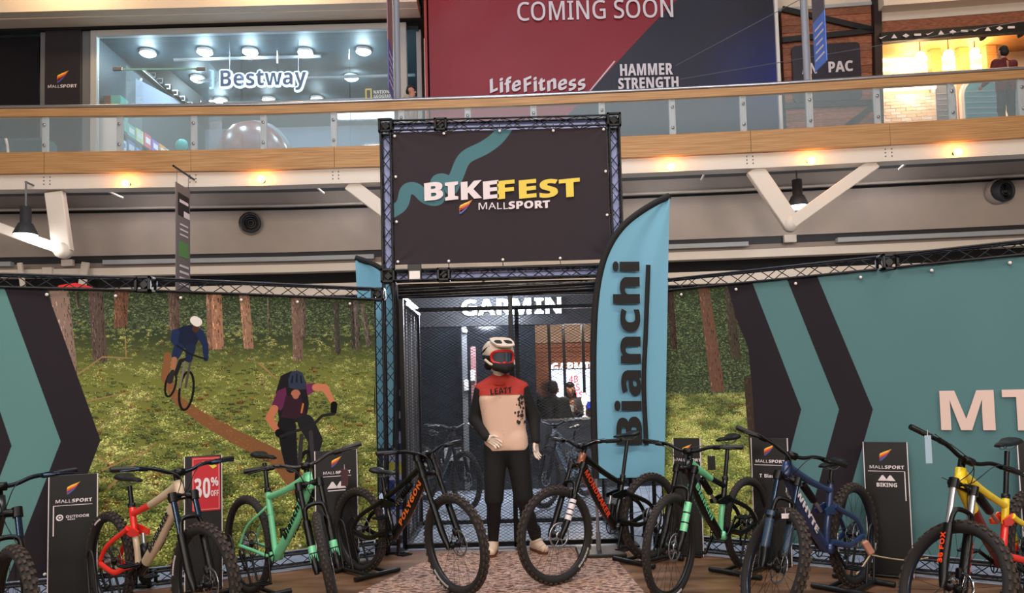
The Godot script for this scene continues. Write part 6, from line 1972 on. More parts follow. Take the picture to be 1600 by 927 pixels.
func sign_board(x_: float, z_: float, w: float, h: float, turn: float, label: String, inner: Callable, lean := 0.03) -> Node3D:
	var p := Vector3(x_, 0, z_)
	var t := thing("sign_stand", label, "sign", p, turn)
	var b := Basis(Vector3.RIGHT, -lean)
	var st := nb()
	box(st, b * Vector3(0, h / 2, 0), Vector3(w, h, 0.018), b, 0.002); fin(st, "board", M.black_paint, t)
	for x in [-w / 2, w / 2]:
		st = nb(); box(st, b * Vector3(x, h / 2, 0), Vector3(0.006, h, 0.02), b); fin(st, "edge_strip", M.print_white, t)
	st = nb(); box(st, Vector3(0, 0.010, 0.0), Vector3(w * 0.94, 0.018, 0.14), Basis(), 0.004)
	fin(st, "foot", M.black_metal, t)
	var tf := func(x: float, y: float) -> Transform3D: return Transform3D(b, b * Vector3(x, y, 0.0115))
	swoosh(tf.call(0.0, h - 0.10), 0.095, t)
	text("MALL", 0.10, 0.028, tf.call(-0.062, h - 0.19), M.print_white, t, {"bold": false, "skew": 0.15, "depth": 0.002})
	text("SPORT", 0.13, 0.028, tf.call(0.058, h - 0.19), M.print_white, t, {"skew": 0.15, "embolden": 0.4, "depth": 0.002})
	inner.call(t, tf, h)
	return t

func bracket_line(t: Node3D, tf: Callable, h: float, sx: float):
	var st := nb()
	var a: Transform3D = tf.call(0.125 * sx, h - 0.33)
	box(st, a.origin, Vector3(0.007, 0.22, 0.003), a.basis)
	a = tf.call(0.0, h - 0.222)
	box(st, a.origin, Vector3(0.25, 0.004, 0.003), a.basis)
	fin(st, "printed_line", M.print_white, t)

func peaks(t: Node3D, tf: Callable, x: float, y: float, s: float):
	for k in [-0.5, 0.5]:
		var st := nb()
		slab(st, PackedVector2Array([Vector2(-0.62, -0.35), Vector2(0.62, -0.35), Vector2(0.1, 0.4), Vector2(-0.08, 0.42)]), (tf.call(x + k * s * 0.95, y) as Transform3D).scaled_local(Vector3(s, s, 1)), 0.002)
		fin(st, "printed_peak", M.print_white, t)

func stands():
	stand(Vector2(-2.85, -5.22), Vector2(0.78, 0.62), "black tubular floor rack holding the red and sand bike's rear wheel")
	stand(Vector2(-2.03, -5.62), Vector2(0.71, 0.70), "black tubular floor rack holding the mint green hardtail's rear wheel")
	stand(Vector2(-1.31, -6.21), Vector2(0.73, 0.68), "black tubular floor rack holding the black downhill bike's rear wheel")
	stand(Vector2(1.15, -6.38), Vector2(-0.76, 0.65), "black tubular floor rack holding the enduro bike with copper head tube")
	stand(Vector2(1.85, -5.95), Vector2(-0.71, 0.70), "black tubular floor rack holding the black and mint cross country bike")
	stand(Vector2(2.44, -5.40), Vector2(-0.71, 0.70), "black tubular floor rack holding the navy blue bike's rear wheel")
	stand(Vector2(3.31, -4.83), Vector2(-0.78, 0.62), "black tubular floor rack holding the yellow bike's rear wheel")
	sign_board(-3.27, -5.48, 0.315, 0.94, 0.36, "black sign stand with swoosh emblem at the far left beside the red bike", func(t, tf, h):
		bracket_line(t, tf, h, -1.0)
		var st := nb()
		var a: Transform3D = tf.call(-0.085, h - 0.31)
		lathe(st, [Vector2(0.024, 0.0), Vector2(0.024, 0.003), Vector2(0.014, 0.003), Vector2(0.014, 0.0)], a.origin, a.basis.z, 14)
		lathe(st, [Vector2(0.008, 0.0), Vector2(0.008, 0.003), Vector2(0.0, 0.003)], a.origin, a.basis.z, 10)
		fin(st, "round_emblem", M.print_white, t)
		text("OUTDOOR", 0.15, 0.02, tf.call(0.03, h - 0.305), M.print_white, t, {"depth": 0.002})
		text("GEAR", 0.05, 0.009, tf.call(-0.01, h - 0.325), M.print_white, t, {"depth": 0.002}))
	var s30 := sign_board(-2.44, -5.80, 0.27, 1.03, 0.42, "black sign stand with red thirty percent off card behind the red bike", func(t, tf, h):
		for c in ["lettering", "lettering_001"]: t.get_node(c).free()
		var st := nb()
		var a: Transform3D = tf.call(0.02, h - 0.22)
		slab(st, rrect(0.205, 0.42, 0.008), a.translated_local(Vector3(0, 0, 0.006)), 0.006)
		var c := fin(st, "sale_card", M.sale_red, t)
		st = nb()
		for b in [[0.0, 0.197, 0.19, 0.006], [0.0, -0.197, 0.19, 0.006], [-0.094, 0.0, 0.006, 0.4], [0.094, 0.0, 0.006, 0.4]]: box(st, a * Vector3(b[0], b[1], 0.008), Vector3(b[2], b[3], 0.003), a.basis)
		fin(st, "card_border", mat("card_pink", Color(0.86, 0.5, 0.5), 0.5), c)
		text("30", 0.115, 0.155, a.translated_local(Vector3(-0.028, -0.03, 0.008)), M.print_white, c, {"embolden": 0.2})
		text("%", 0.055, 0.07, a.translated_local(Vector3(0.062, 0.015, 0.008)), M.print_white, c, {"embolden": 0.2})
		text("OFF", 0.055, 0.045, a.translated_local(Vector3(0.062, -0.075, 0.008)), M.print_white, c, {})
		st = nb()
		slab(st, PackedVector2Array([Vector2(-0.05, 0.02), Vector2(0.0, 0.025), Vector2(0.06, -0.02), Vector2(0.03, -0.04), Vector2(0.0, -0.01)]), a.translated_local(Vector3(0.02, 0.155, 0.01)), 0.003)
		fin(st, "yellow_shape", M.yellow_print, c))
	sign_board(-1.545, -6.42, 0.36, 1.0, 0.42, "black sign stand with white mountain peaks emblem behind the mint green hardtail", func(t, tf, h):
		bracket_line(t, tf, h, -1.0)
		peaks(t, tf, 0.0, h - 0.30, 0.075)
		var st := nb()
		var a: Transform3D = tf.call(0.0, h - 0.345)
		box(st, a.origin, Vector3(0.15, 0.008, 0.003), a.basis)
		fin(st, "printed_line", M.print_white, t))
	sign_board(1.51, -6.52, 0.24, 1.02, -0.5, "narrow black sign stand behind the black and mint bike, right of the flag", func(_t, _tf, _h): pass)
	sign_board(2.10, -6.12, 0.29, 1.03, -0.55, "black sign stand with white name lettering left of the navy bike", func(t, tf, h):
		bracket_line(t, tf, h, 1.0)
		text("Bianchi", 0.13, 0.03, tf.call(0.02, h - 0.31), M.print_white, t, {"depth": 0.002})
		text("T", 0.02, 0.03, tf.call(-0.075, h - 0.31), M.print_white, t, {"depth": 0.002}))
	sign_board(2.83, -5.66, 0.30, 1.01, -0.5, "black sign stand with white rounded mountain emblem behind the navy bike", func(t, tf, h):
		bracket_line(t, tf, h, 1.0)
		peaks(t, tf, 0.0, h - 0.275, 0.055)
		text("BIKING", 0.14, 0.03, tf.call(0.0, h - 0.325), M.print_white, t, {"embolden": 0.4, "depth": 0.002}))
	sign_board(3.66, -5.12, 0.30, 1.03, -0.5, "black sign stand cut off by the picture's right edge behind the yellow bike", func(t, tf, h): bracket_line(t, tf, h, 1.0))

# ------------------------------------------------------------------ figures: a smooth field of tapered capsules, meshed as surface nets
func field_mesh(st: SurfaceTool, bones: Array, k: float, cell: float, clip := -1e9, only := 0):
	var lo := Vector3.ONE * 1e9
	var hi := Vector3.ONE * -1e9
	for b in bones:
		var m: float = max(b[2], b[3]) + cell * 2 + k * 0.3
		for e in [b[0], b[1]]:
			lo = lo.min(e - Vector3.ONE * m)
			hi = hi.max(e + Vector3.ONE * m)
	var nx := int((hi.x - lo.x) / cell) + 2
	var ny := int((hi.y - lo.y) / cell) + 2
	var nz := int((hi.z - lo.z) / cell) + 2
	var v := PackedFloat32Array()
	v.resize(nx * ny * nz)
	v.fill(0.3)
	for b in bones:
		var a: Vector3 = b[0]
		var ba: Vector3 = b[1] - a
		var l2: float = max(ba.length_squared(), 1e-9)
		var m: float = max(b[2], b[3]) + k + cell * 2
		var l: Vector3 = ((a.min(b[1]) - Vector3.ONE * m - lo) / cell).floor()
		var h: Vector3 = ((a.max(b[1]) + Vector3.ONE * m - lo) / cell).ceil()
		var ra: float = b[2]
		var dr: float = b[3] - ra
		for z in range(max(0, int(l.z)), min(nz, int(h.z) + 1)):
			for y in range(max(0, int(l.y)), min(ny, int(h.y) + 1)):
				var row := (z * ny + y) * nx
				for x in range(max(0, int(l.x)), min(nx, int(h.x) + 1)):
					var p := lo + Vector3(x, y, z) * cell - a
					var t := clampf(p.dot(ba) / l2, 0.0, 1.0)
					var d := (p - ba * t).length() - ra - dr * t
					var o := v[row + x]
					var w := maxf(k - absf(o - d), 0.0)
					v[row + x] = minf(o, d) - (w * w * 0.25 / k if k > 0.0 else 0.0)
	var idx := {}
	var off := [0, 1, nx, nx + 1, nx * ny, nx * ny + 1, nx * ny + nx, nx * ny + nx + 1]
	var cells := []
	for z in nz - 1:
		for y in ny - 1:
			var row := (z * ny + y) * nx
			for x in nx - 1:
				var i := row + x
				var s := 0
				if v[i] < 0: s += 1
				if v[i + 1] < 0: s += 1
				if v[i + off[2]] < 0: s += 1
				if v[i + off[3]] < 0: s += 1
				if v[i + off[4]] < 0: s += 1
				if v[i + off[5]] < 0: s += 1
				if v[i + off[6]] < 0: s += 1
				if v[i + off[7]] < 0: s += 1
				if s == 0 or s == 8: continue
				var c := Vector3.ZERO
				var n := 0
				for e in [[0, 1], [2, 3], [4, 5], [6, 7], [0, 2], [1, 3], [4, 6], [5, 7], [0, 4], [1, 5], [2, 6], [3, 7]]:
					var A := v[i + off[e[0]]]
					var B := v[i + off[e[1]]]
					if (A < 0) != (B < 0):
						var t := A / (A - B)
						var pa := Vector3(e[0] & 1, (e[0] >> 1) & 1, e[0] >> 2)
						var pb := Vector3(e[1] & 1, (e[1] >> 1) & 1, e[1] >> 2)
						c += pa.lerp(pb, t)
						n += 1
				idx[i] = lo + (Vector3(x, y, z) + c / n) * cell
				cells.append(i)
	st.set_smooth_group(1)
	for i in cells:
		for ax in 3:
			var d: int = [1, nx, nx * ny][ax]
			var u: int = [nx, nx * ny, 1][ax]
			var w: int = [nx * ny, 1, nx][ax]
			if not idx.has(i - u) or not idx.has(i - w) or not idx.has(i - u - w): continue
			if (v[i] < 0) == (v[i + d] < 0): continue
			var q := [idx[i], idx[i - u], idx[i - u - w], idx[i - w]]
			if clip > -1e8:
				if q[0].y < clip and q[1].y < clip and q[2].y < clip and q[3].y < clip: continue
				for j in 4: q[j].y = maxf(q[j].y, clip)
			var out := Vector3.ZERO
			out[ax] = 1.0 if v[i] < 0 else -1.0
			quad(st, q[0], q[1], q[2], q[3], out)

func hand_bones(w: Vector3, fw: Vector3, th: Vector3, curl: float, s := 1.0) -> Array:
	# wrist, direction of the fingers, side of the thumb; fingers curl towards the palm
	var f := fw.normalized()
	var x := (th - f * th.dot(f)).normalized()
	var n := x.cross(f)          # towards the palm or the back, by the sign of curl
	var o := []
	var lens := [0.072, 0.080, 0.075, 0.060]
	for i in 4:
		var k := 0.030 - 0.020 * i
		var a := w + (f * 0.012 + x * k * 0.6) * s
		var b := w + (f * (0.088 - 0.006 * absf(i - 1)) + x * k) * s
		o.append([a, b, 0.013 * s, 0.011 * s])
		var d := (f + x * (0.10 - 0.07 * i)).normalized()
		var p := b
		for j in 3:
			var ang := curl * (0.5 + 0.55 * j) * (1.0 + 0.12 * i)
			var dd := d * cos(ang) + n * sin(ang)
			var e: Vector3 = p + dd * lens[i] * [0.45, 0.32, 0.26][j] * s
			o.append([p, e, (0.0088 - 0.0007 * j) * s, (0.0082 - 0.0009 * j) * s])
			p = e
	var t0 := w + (f * 0.025 + x * 0.022) * s
	var t1 := t0 + (f * 0.030 + x * 0.028 + n * signf(curl) * 0.012) * s
	var t2 := t1 + (f * 0.032 + x * 0.008 + n * signf(curl) * 0.014) * s
	o.append([t0, t1, 0.013 * s, 0.0105 * s])
	o.append([t1, t2, 0.0100 * s, 0.0078 * s])
	return o

func mannequin():
	var z := 6.63
	var t := thing("mannequin", "white mannequin in full face helmet, red and white jersey and black trousers before the gate", "mannequin", Vector3(0, 0, 0))
	var J := func(x: float, y: float, dz := 0.0) -> Vector3: return P(x, y, z - dz)
	var neck: Vector3 = J.call(781, 594)
	var head: Vector3 = J.call(779, 561, 0.02)
	var shl: Vector3 = J.call(753, 609)
	var shr: Vector3 = J.call(815, 607)
	var ell: Vector3 = J.call(743, 655, -0.06)
	var wrl: Vector3 = J.call(760, 684, 0.12)
	var elr: Vector3 = J.call(834, 652, -0.04)
	var wrr: Vector3 = J.call(837, 690, 0.05)
	var hl: Vector3 = J.call(774, 712)
	var hr: Vector3 = J.call(808, 711)
	var kl: Vector3 = J.call(772, 785, 0.02)
	var kr: Vector3 = J.call(818, 782, 0.02)
	var al: Vector3 = PY(771, 867, 0.0) + Vector3(0, 0.115, -0.03)
	var ar: Vector3 = PY(838, 863, 0.0) + Vector3(0, 0.115, -0.02)
	var st := nb()
	field_mesh(st, [[neck - Vector3(0, 0.08, 0.01), head, 0.056, 0.056], [head, head + Vector3(0, 0.05, 0.0), 0.09, 0.085], [shl, shr, 0.05, 0.05], [neck - Vector3(0.03, 0.14, 0), hl, 0.06, 0.07], [neck - Vector3(-0.03, 0.14, 0), hr, 0.06, 0.07], [shl, ell, 0.042, 0.036], [ell, wrl, 0.036, 0.027], [shr, elr, 0.042, 0.036], [elr, wrr, 0.036, 0.027], [hl, kl, 0.075, 0.05], [kl, al, 0.048, 0.036], [hr, kr, 0.075, 0.05], [kr, ar, 0.048, 0.036]], 0.04, 0.014)
	var hdl := (J.call(784, 697, 0.14) as Vector3) - wrl
	field_mesh(st, hand_bones(wrl, hdl, Vector3(0.4, 0.9, 0.2), -0.5) + [[wrl - (wrl - ell).normalized() * 0.05, wrl + hdl.normalized() * 0.02, 0.026, 0.022]], 0.008, 0.004)
	var hdr := Vector3(-0.02, -1, 0.12)
	field_mesh(st, hand_bones(wrr, hdr, Vector3(-0.5, 0, 0.8), 0.45) + [[wrr - hdr.normalized() * 0.05, wrr + hdr.normalized() * 0.02, 0.026, 0.022]], 0.008, 0.004)
	fin(st, "body", M.mannequin_white, t)
	# jersey: torso with red yoke, black sleeves
	var tor := [[J.call(767, 625, 0.02), J.call(777, 696, 0.01), 0.107, 0.093], [J.call(801, 623, 0.02), J.call(806, 694, 0.01), 0.107, 0.096], [J.call(784, 620, 0.04), J.call(790, 694, 0.03), 0.105, 0.10], [shl, neck - Vector3(0.03, 0.0, 0), 0.064, 0.060], [shr, neck - Vector3(-0.03, 0.0, 0), 0.064, 0.060], [J.call(775, 690, 0.02), J.call(777, 700, 0.02), 0.098, 0.098], [J.call(806, 688, 0.02), J.call(807, 699, 0.02), 0.10, 0.10]]
	var hem: float = (J.call(790, 703) as Vector3).y
	st = nb(); field_mesh(st, tor, 0.04, 0.011, hem); fin(st, "jersey", mat("jersey_sand", Color(0.84, 0.70, 0.62), 0.75), t)
	var yk := []
	for b in tor: yk.append([b[0], b[1], b[2] + 0.004, b[3] + 0.004])
	var yl: float = (J.call(785, 617) as Vector3).y
	st = nb(); field_mesh(st, yk, 0.04, 0.011, yl); fin(st, "yoke", mat("jersey_red", Color(0.64, 0.15, 0.10), 0.75), t)
	st = nb()
	tube(st, ring_pts(0.066, 24).map(func(p): return neck + Vector3(p.x * 1.05, -0.022 + p.y * 0.25, -p.y + 0.012)), 0.013, 8); fin(st, "collar", M.jersey_red, t)
	var black := mat("cloth_black", Color(0.035, 0.035, 0.042), 0.85)
	st = nb(); field_mesh(st, [[shl + Vector3(-0.005, -0.01, 0), ell, 0.068, 0.060], [ell, wrl - (wrl - ell).normalized() * 0.01, 0.060, 0.040]], 0.03, 0.011); fin(st, "sleeve", black, t)
	st = nb(); field_mesh(st, [[shr - Vector3(-0.005, 0.01, 0), elr, 0.068, 0.058], [elr, wrr - hdr.normalized() * 0.01, 0.058, 0.040]], 0.03, 0.011); fin(st, "sleeve", black, t)
	text("LEATT", 0.19, 0.062, Transform3D(Basis(Vector3(1, 0.06, -0.12).normalized(), Vector3(-0.06, 1, 0.1).normalized(), Vector3(0.12, -0.1, 1).normalized()), J.call(783, 611, 0.158)), black, t, {"skew": 0.3, "embolden": 0.2, "depth": 0.004})
	# dark splatter print on the jersey's side
	st = nb()
	var r2 := RandomNumberGenerator.new()
	r2.seed = 3
	for i in 46:
		var p := P(r2.randfn(813, 4.2), r2.randf_range(618, 662), z)
		var d := Vector3(p.x - P(804, 640, z).x, 0, 0)
		var zz: float = -z + 0.012 + sqrt(max(0.0, 0.108 * 0.108 - d.x * d.x))
		ball(st, Vector3(p.x, p.y, zz), Vector3(0.012, 0.016, 0.003) * r2.randf_range(0.4, 1.2), 7, 4, Basis(Vector3.UP, clampf(d.x * 9.0, -1.0, 1.0)))
	fin(st, "splatter_print", mat("print_smoke", Color(0.17, 0.13, 0.13), 0.8), t)
	# trousers, knee pads, shoes
	st = nb(); field_mesh(st, [[hl + Vector3(0, 0.05, 0), kl + Vector3(0, 0.03, 0), 0.108, 0.085], [hr + Vector3(0, 0.05, 0), kr + Vector3(0, 0.03, 0), 0.108, 0.088], [hl + Vector3(0, 0.06, 0), hr + Vector3(0, 0.06, 0), 0.10, 0.10]], 0.03, 0.012, kl.y - 0.02); fin(st, "shorts", black, t)
	st = nb(); field_mesh(st, [[kl + Vector3(0, 0.1, 0), kl, 0.062, 0.066], [kl, kl.lerp(al, 0.45), 0.066, 0.062], [kl.lerp(al, 0.45), al, 0.06, 0.047], [kr + Vector3(0, 0.1, 0), kr, 0.062, 0.066], [kr, kr.lerp(ar, 0.45), 0.066, 0.062], [kr.lerp(ar, 0.45), ar, 0.06, 0.047]], 0.02, 0.011); fin(st, "leggings", mat("cloth_black_soft", Color(0.05, 0.05, 0.058), 0.8), t)
	st = nb(); tube(st, [J.call(822, 704, 0.04), J.call(826, 735, 0.04)], 0.004, 6)
	tube(st, [J.call(759, 706, 0.0), J.call(757, 738, 0.02)], 0.008, 6); fin(st, "side_piping", M.light_grey, t)
	for a in [[al, Vector3(-0.1, 0, 1)], [ar, Vector3(0.45, 0, 0.9)]]:
		var d: Vector3 = (a[1] as Vector3).normalized()
		var g: Vector3 = a[0]
		var shoe := nb()
		field_mesh(shoe, [[g + Vector3(0, -0.055, 0) - d * 0.035, g + Vector3(0, -0.065, 0) + d * 0.16, 0.045, 0.038], [g + Vector3(0, -0.015, 0), g + Vector3(0, -0.055, 0) + d * 0.10, 0.05, 0.040]], 0.02, 0.008, 0.03)
		var sh := fin(shoe, "shoe", mat("shoe_sand", Color(0.84, 0.74, 0.66), 0.7), t)
		var so := nb()
		var side := d.cross(Vector3.UP)
		var pp := PackedVector2Array()
		for q in [[-0.075, -0.025], [-0.06, -0.036], [0.05, -0.034], [0.12, -0.042], [0.17, -0.03], [0.192, 0.0], [0.17, 0.03], [0.12, 0.042], [0.05, 0.034], [-0.06, 0.036], [-0.075, 0.025]]: pp.append(Vector2(q[0], q[1]))
		slab(so, pp, Transform3D(Basis(d, side, d.cross(side)), Vector3(g.x, 0.036 if d.cross(side).y > 0 else 0.006, g.z)), 0.028)
		fin(so, "sole", mat("gum_sole", Color(0.42, 0.22, 0.14), 0.8), sh)
		so = nb(); field_mesh(so, [[g + Vector3(0, 0.035, -0.005), g + Vector3(0, 0.09, -0.005), 0.050, 0.047]], 0.01, 0.01); fin(so, "ankle_cuff", black, sh)
	# helmet, facing a little to the viewer's right
	var hb := Basis(Vector3.UP, 0.38) * Basis(Vector3.RIGHT, 0.06)
	var hc := head + Vector3(0, 0.02, 0.01)
	var H := func(x: float, y: float, zz: float) -> Vector3: return hc + hb * Vector3(x, y, zz)
	st = nb(); field_mesh(st, [[H.call(-0.02, 0.045, 0.02), H.call(-0.02, 0.04, -0.05), 0.112, 0.112], [H.call(0.02, 0.045, 0.02), H.call(0.02, 0.04, -0.05), 0.112, 0.112], [H.call(0, -0.04, -0.03), H.call(0, 0.0, -0.04), 0.105, 0.11]], 0.02, 0.008); var hs := fin(st, "helmet_shell", mat("helmet_sand", Color(0.83, 0.76, 0.70), 0.35), t)
	st = nb(); field_mesh(st, [[H.call(-0.10, -0.045, 0.02), H.call(-0.068, -0.090, 0.125), 0.038, 0.034], [H.call(-0.068, -0.090, 0.125), H.call(0, -0.105, 0.170), 0.034, 0.040], [H.call(0, -0.105, 0.170), H.call(0.068, -0.090, 0.125), 0.040, 0.034], [H.call(0.068, -0.090, 0.125), H.call(0.10, -0.045, 0.02), 0.034, 0.038], [H.call(-0.09, -0.08, -0.02), H.call(0.09, -0.08, -0.02), 0.04, 0.04]], 0.015, 0.007); fin(st, "chin_guard", black, hs)
	st = nb()
	for sx in [-1.0, 1.0]: tube(st, [H.call(0.132 * sx, -0.03, 0.02), H.call(0.112 * sx, -0.065, 0.095), H.call(0.07 * sx, -0.085, 0.158)], [0.014, 0.012, 0.006], 8)
	fin(st, "cheek_stripe", M.helmet_sand, hs)
	# peak
	st = nb()
	var pk := PackedVector2Array()
	for q in [[-0.10, 0.0], [-0.105, 0.07], [-0.085, 0.15], [-0.04, 0.175], [0.04, 0.175], [0.085, 0.15], [0.105, 0.07], [0.10, 0.0], [0.05, -0.03], [-0.05, -0.03]]: pk.append(Vector2(q[0], q[1]))
	var pb := hb * Basis(Vector3.RIGHT, PI / 2 + 0.40)
	slab(st, pk, Transform3D(pb, H.call(0, 0.150, 0.035)), 0.014)
	fin(st, "peak", M.helmet_sand, hs)
	st = nb()
	for sx in [-1.0, 1.0]:
		st = nb()
		var vp := PackedVector2Array()
		for e in [[0.015, 0.05], [0.06, 0.045], [0.085, 0.075], [0.075, 0.12], [0.03, 0.125], [0.015, 0.10]]: vp.append(Vector2(e[0] * sx, e[1]))
		slab(st, vp, Transform3D(pb, H.call(0, 0.150, 0.035)).translated_local(Vector3(0, 0, -0.0135)), 0.004)
		fin(st, "peak_vent", black, hs)
		st = nb()
		tube(st, cr([H.call(0.10 * sx, 0.09, 0.06), H.call(0.125 * sx, 0.06, 0.0), H.call(0.118 * sx, 0.03, -0.09)], 5), 0.014, 8)
		fin(st, "side_vent", black, hs)
		st = nb()
		tube(st, cr([H.call(0.100 * sx, -0.005, 0.095), H.call(0.122 * sx, -0.005, 0.03), H.call(0.124 * sx, 0.0, -0.06)], 5), 0.020, 8, Vector3.ZERO, 0.5)
		fin(st, "goggle_strap", black, hs)
	st = nb()
	var gb := hb
	for k in 9:
		var a := lerpf(-1.0, 1.0, k / 8.0)
		pass
	var gf := []
	for p in rrect(0.205, 0.105, 0.045, 5): gf.append(H.call(p.x, p.y - 0.005, 0.150 - p.x * p.x * 5.5))
	gf.append(gf[0])
	tube(st, gf, 0.013, 8)
	var gg := fin(st, "goggle_frame", mat("goggle_red", Color(0.75, 0.10, 0.10), 0.3), t)
	var gl := func(u: float, v: float) -> Vector3:
		var x := lerpf(-0.093, 0.093, u)
		return H.call(x, lerpf(0.042, -0.05, v) - 0.002, 0.152 - x * x * 5.5)
	put(sheet(16, 6, gl, 0.004), "goggle_lens", mat("goggle_lens", Color(0.55, 0.60, 0.68), 0.08, 0.9), gg)
	st = nb(); ball(st, H.call(0.0, -0.057, 0.150), Vector3(0.022, 0.015, 0.012), 8, 6, hb); fin(st, "nose_guard", M.goggle_red, gg)

func figure(t: Node3D, J: Dictionary, o: Dictionary):
	# head neck shl shr ell elr wrl wrr hl hr kl kr al ar; face = the way the face looks
	var cell: float = o.get("cell", 0.016)
	var face: Vector3 = (o.face as Vector3).normalized()
	var side := Vector3.UP.cross(face).normalized()
	var hd: Vector3 = J.head
	var st := nb()
	field_mesh(st, [[J.neck, hd - Vector3(0, 0.06, 0), 0.055, 0.05], [hd + face * -0.015, hd + Vector3(0, 0.03, 0) - face * 0.02, 0.085, 0.088], [hd + face * 0.03 - Vector3(0, 0.06, 0), hd + face * 0.05 - Vector3(0, 0.085, 0), 0.05, 0.035], [hd + face * 0.085 + Vector3(0, 0.0, 0), hd + face * 0.105 - Vector3(0, 0.025, 0), 0.012, 0.016], [hd + side * 0.088, hd + side * 0.09 - Vector3(0, 0.03, 0), 0.016, 0.012], [hd - side * 0.088, hd - side * 0.09 - Vector3(0, 0.03, 0), 0.016, 0.012], [J.shl, J.shr, 0.06, 0.06], [J.neck - Vector3(0, 0.08, 0), J.hl, 0.09, 0.09], [J.neck - Vector3(0, 0.08, 0), J.hr, 0.09, 0.09], [J.shl, J.ell, 0.045, 0.038], [J.ell, J.wrl, 0.038, 0.028], [J.shr, J.elr, 0.045, 0.038], [J.elr, J.wrr, 0.038, 0.028], [J.hl, J.kl, 0.075, 0.052], [J.kl, J.al, 0.05, 0.038], [J.hr, J.kr, 0.075, 0.052], [J.kr, J.ar, 0.05, 0.038]], 0.03, cell)
	for h in [["wrl", "ell", -1.0], ["wrr", "elr", 1.0]]:
		var d: Vector3 = J[h[0]] - J[h[1]]
		if o.has("hand_dir"): d = o.hand_dir
		field_mesh(st, hand_bones(J[h[0]], d, o.get("thumb", face) as Vector3, 0.5 * h[2]) + [[J[h[0]] - d.normalized() * 0.04, J[h[0]] + d.normalized() * 0.02, 0.028, 0.024]], 0.008, 0.006)
	var body := fin(st, "body", M.skin, t)
	st = nb()
	for s in [-1.0, 1.0]: ball(st, hd + face * 0.083 + side * 0.034 * s + Vector3(0, 0.008, 0), Vector3.ONE * 0.011, 8, 6)
	fin(st, "eyes", M.hair, body)
	st = nb(); ball(st, hd + face * 0.092 - Vector3(0, 0.06, 0), Vector3(0.025, 0.006, 0.012), 8, 5, Basis(side, Vector3.UP, face)); fin(st, "mouth", mat("lips", Color(0.5, 0.25, 0.22), 0.6), body)
	# hair
	st = nb()
	var hbones := [[hd - face * 0.03 + Vector3(0, 0.055, 0), hd - face * 0.045 + Vector3(0, 0.0, 0), 0.085, 0.086], [hd + face * 0.02 + Vector3(0, 0.085, 0), hd - face * 0.03 + Vector3(0, 0.075, 0), 0.06, 0.075]]
	if o.get("long_hair", false): hbones += [[hd - face * 0.05 + side * 0.05, hd - face * 0.03 + side * 0.085 - Vector3(0, 0.2, 0), 0.05, 0.03], [hd - face * 0.05 - side * 0.05, hd - face * 0.03 - side * 0.085 - Vector3(0, 0.2, 0), 0.05, 0.03]]
	field_mesh(st, hbones, 0.02, cell * 0.8)
	fin(st, "hair", M.hair, t)
	# top
	st = nb()
	field_mesh(st, [[J.shl, J.ell, 0.078, 0.066], [J.ell, (J.ell as Vector3).lerp(J.wrl, 0.9), 0.064, 0.044], [J.shr, J.elr, 0.078, 0.066], [J.elr, (J.elr as Vector3).lerp(J.wrr, 0.9), 0.064, 0.044], [J.shl, J.shr, 0.08, 0.08], [(J.shl as Vector3).lerp(J.shr, 0.25) - Vector3(0, 0.08, 0), J.hl + Vector3(0, -0.02, 0), 0.115, 0.11], [(J.shl as Vector3).lerp(J.shr, 0.75) - Vector3(0, 0.08, 0), J.hr + Vector3(0, -0.02, 0), 0.115, 0.11], [J.neck - Vector3(0, 0.03, 0), J.neck + Vector3(0, 0.005, 0), 0.07, 0.064]], 0.04, cell, o.get("hem", -1e9))
	fin(st, o.get("top_name", "jacket"), o.top, t)
	st = nb()
	field_mesh(st, [[J.hl, J.kl, 0.098, 0.075], [J.kl, J.al, 0.072, 0.055], [J.hr, J.kr, 0.098, 0.075], [J.kr, J.ar, 0.072, 0.055], [J.hl, J.hr, 0.10, 0.10]], 0.03, cell)
	fin(st, "trousers", o.legs, t)
	for a in ["al", "ar"]:
		st = nb()
		var g: Vector3 = J[a]
		field_mesh(st, [[g + Vector3(0, -0.03, 0) - face * 0.04, g + Vector3(0, -0.035, 0) + face * 0.14, 0.04, 0.033]], 0.01, 0.012)
		fin(st, "shoe", M.black_paint, t)

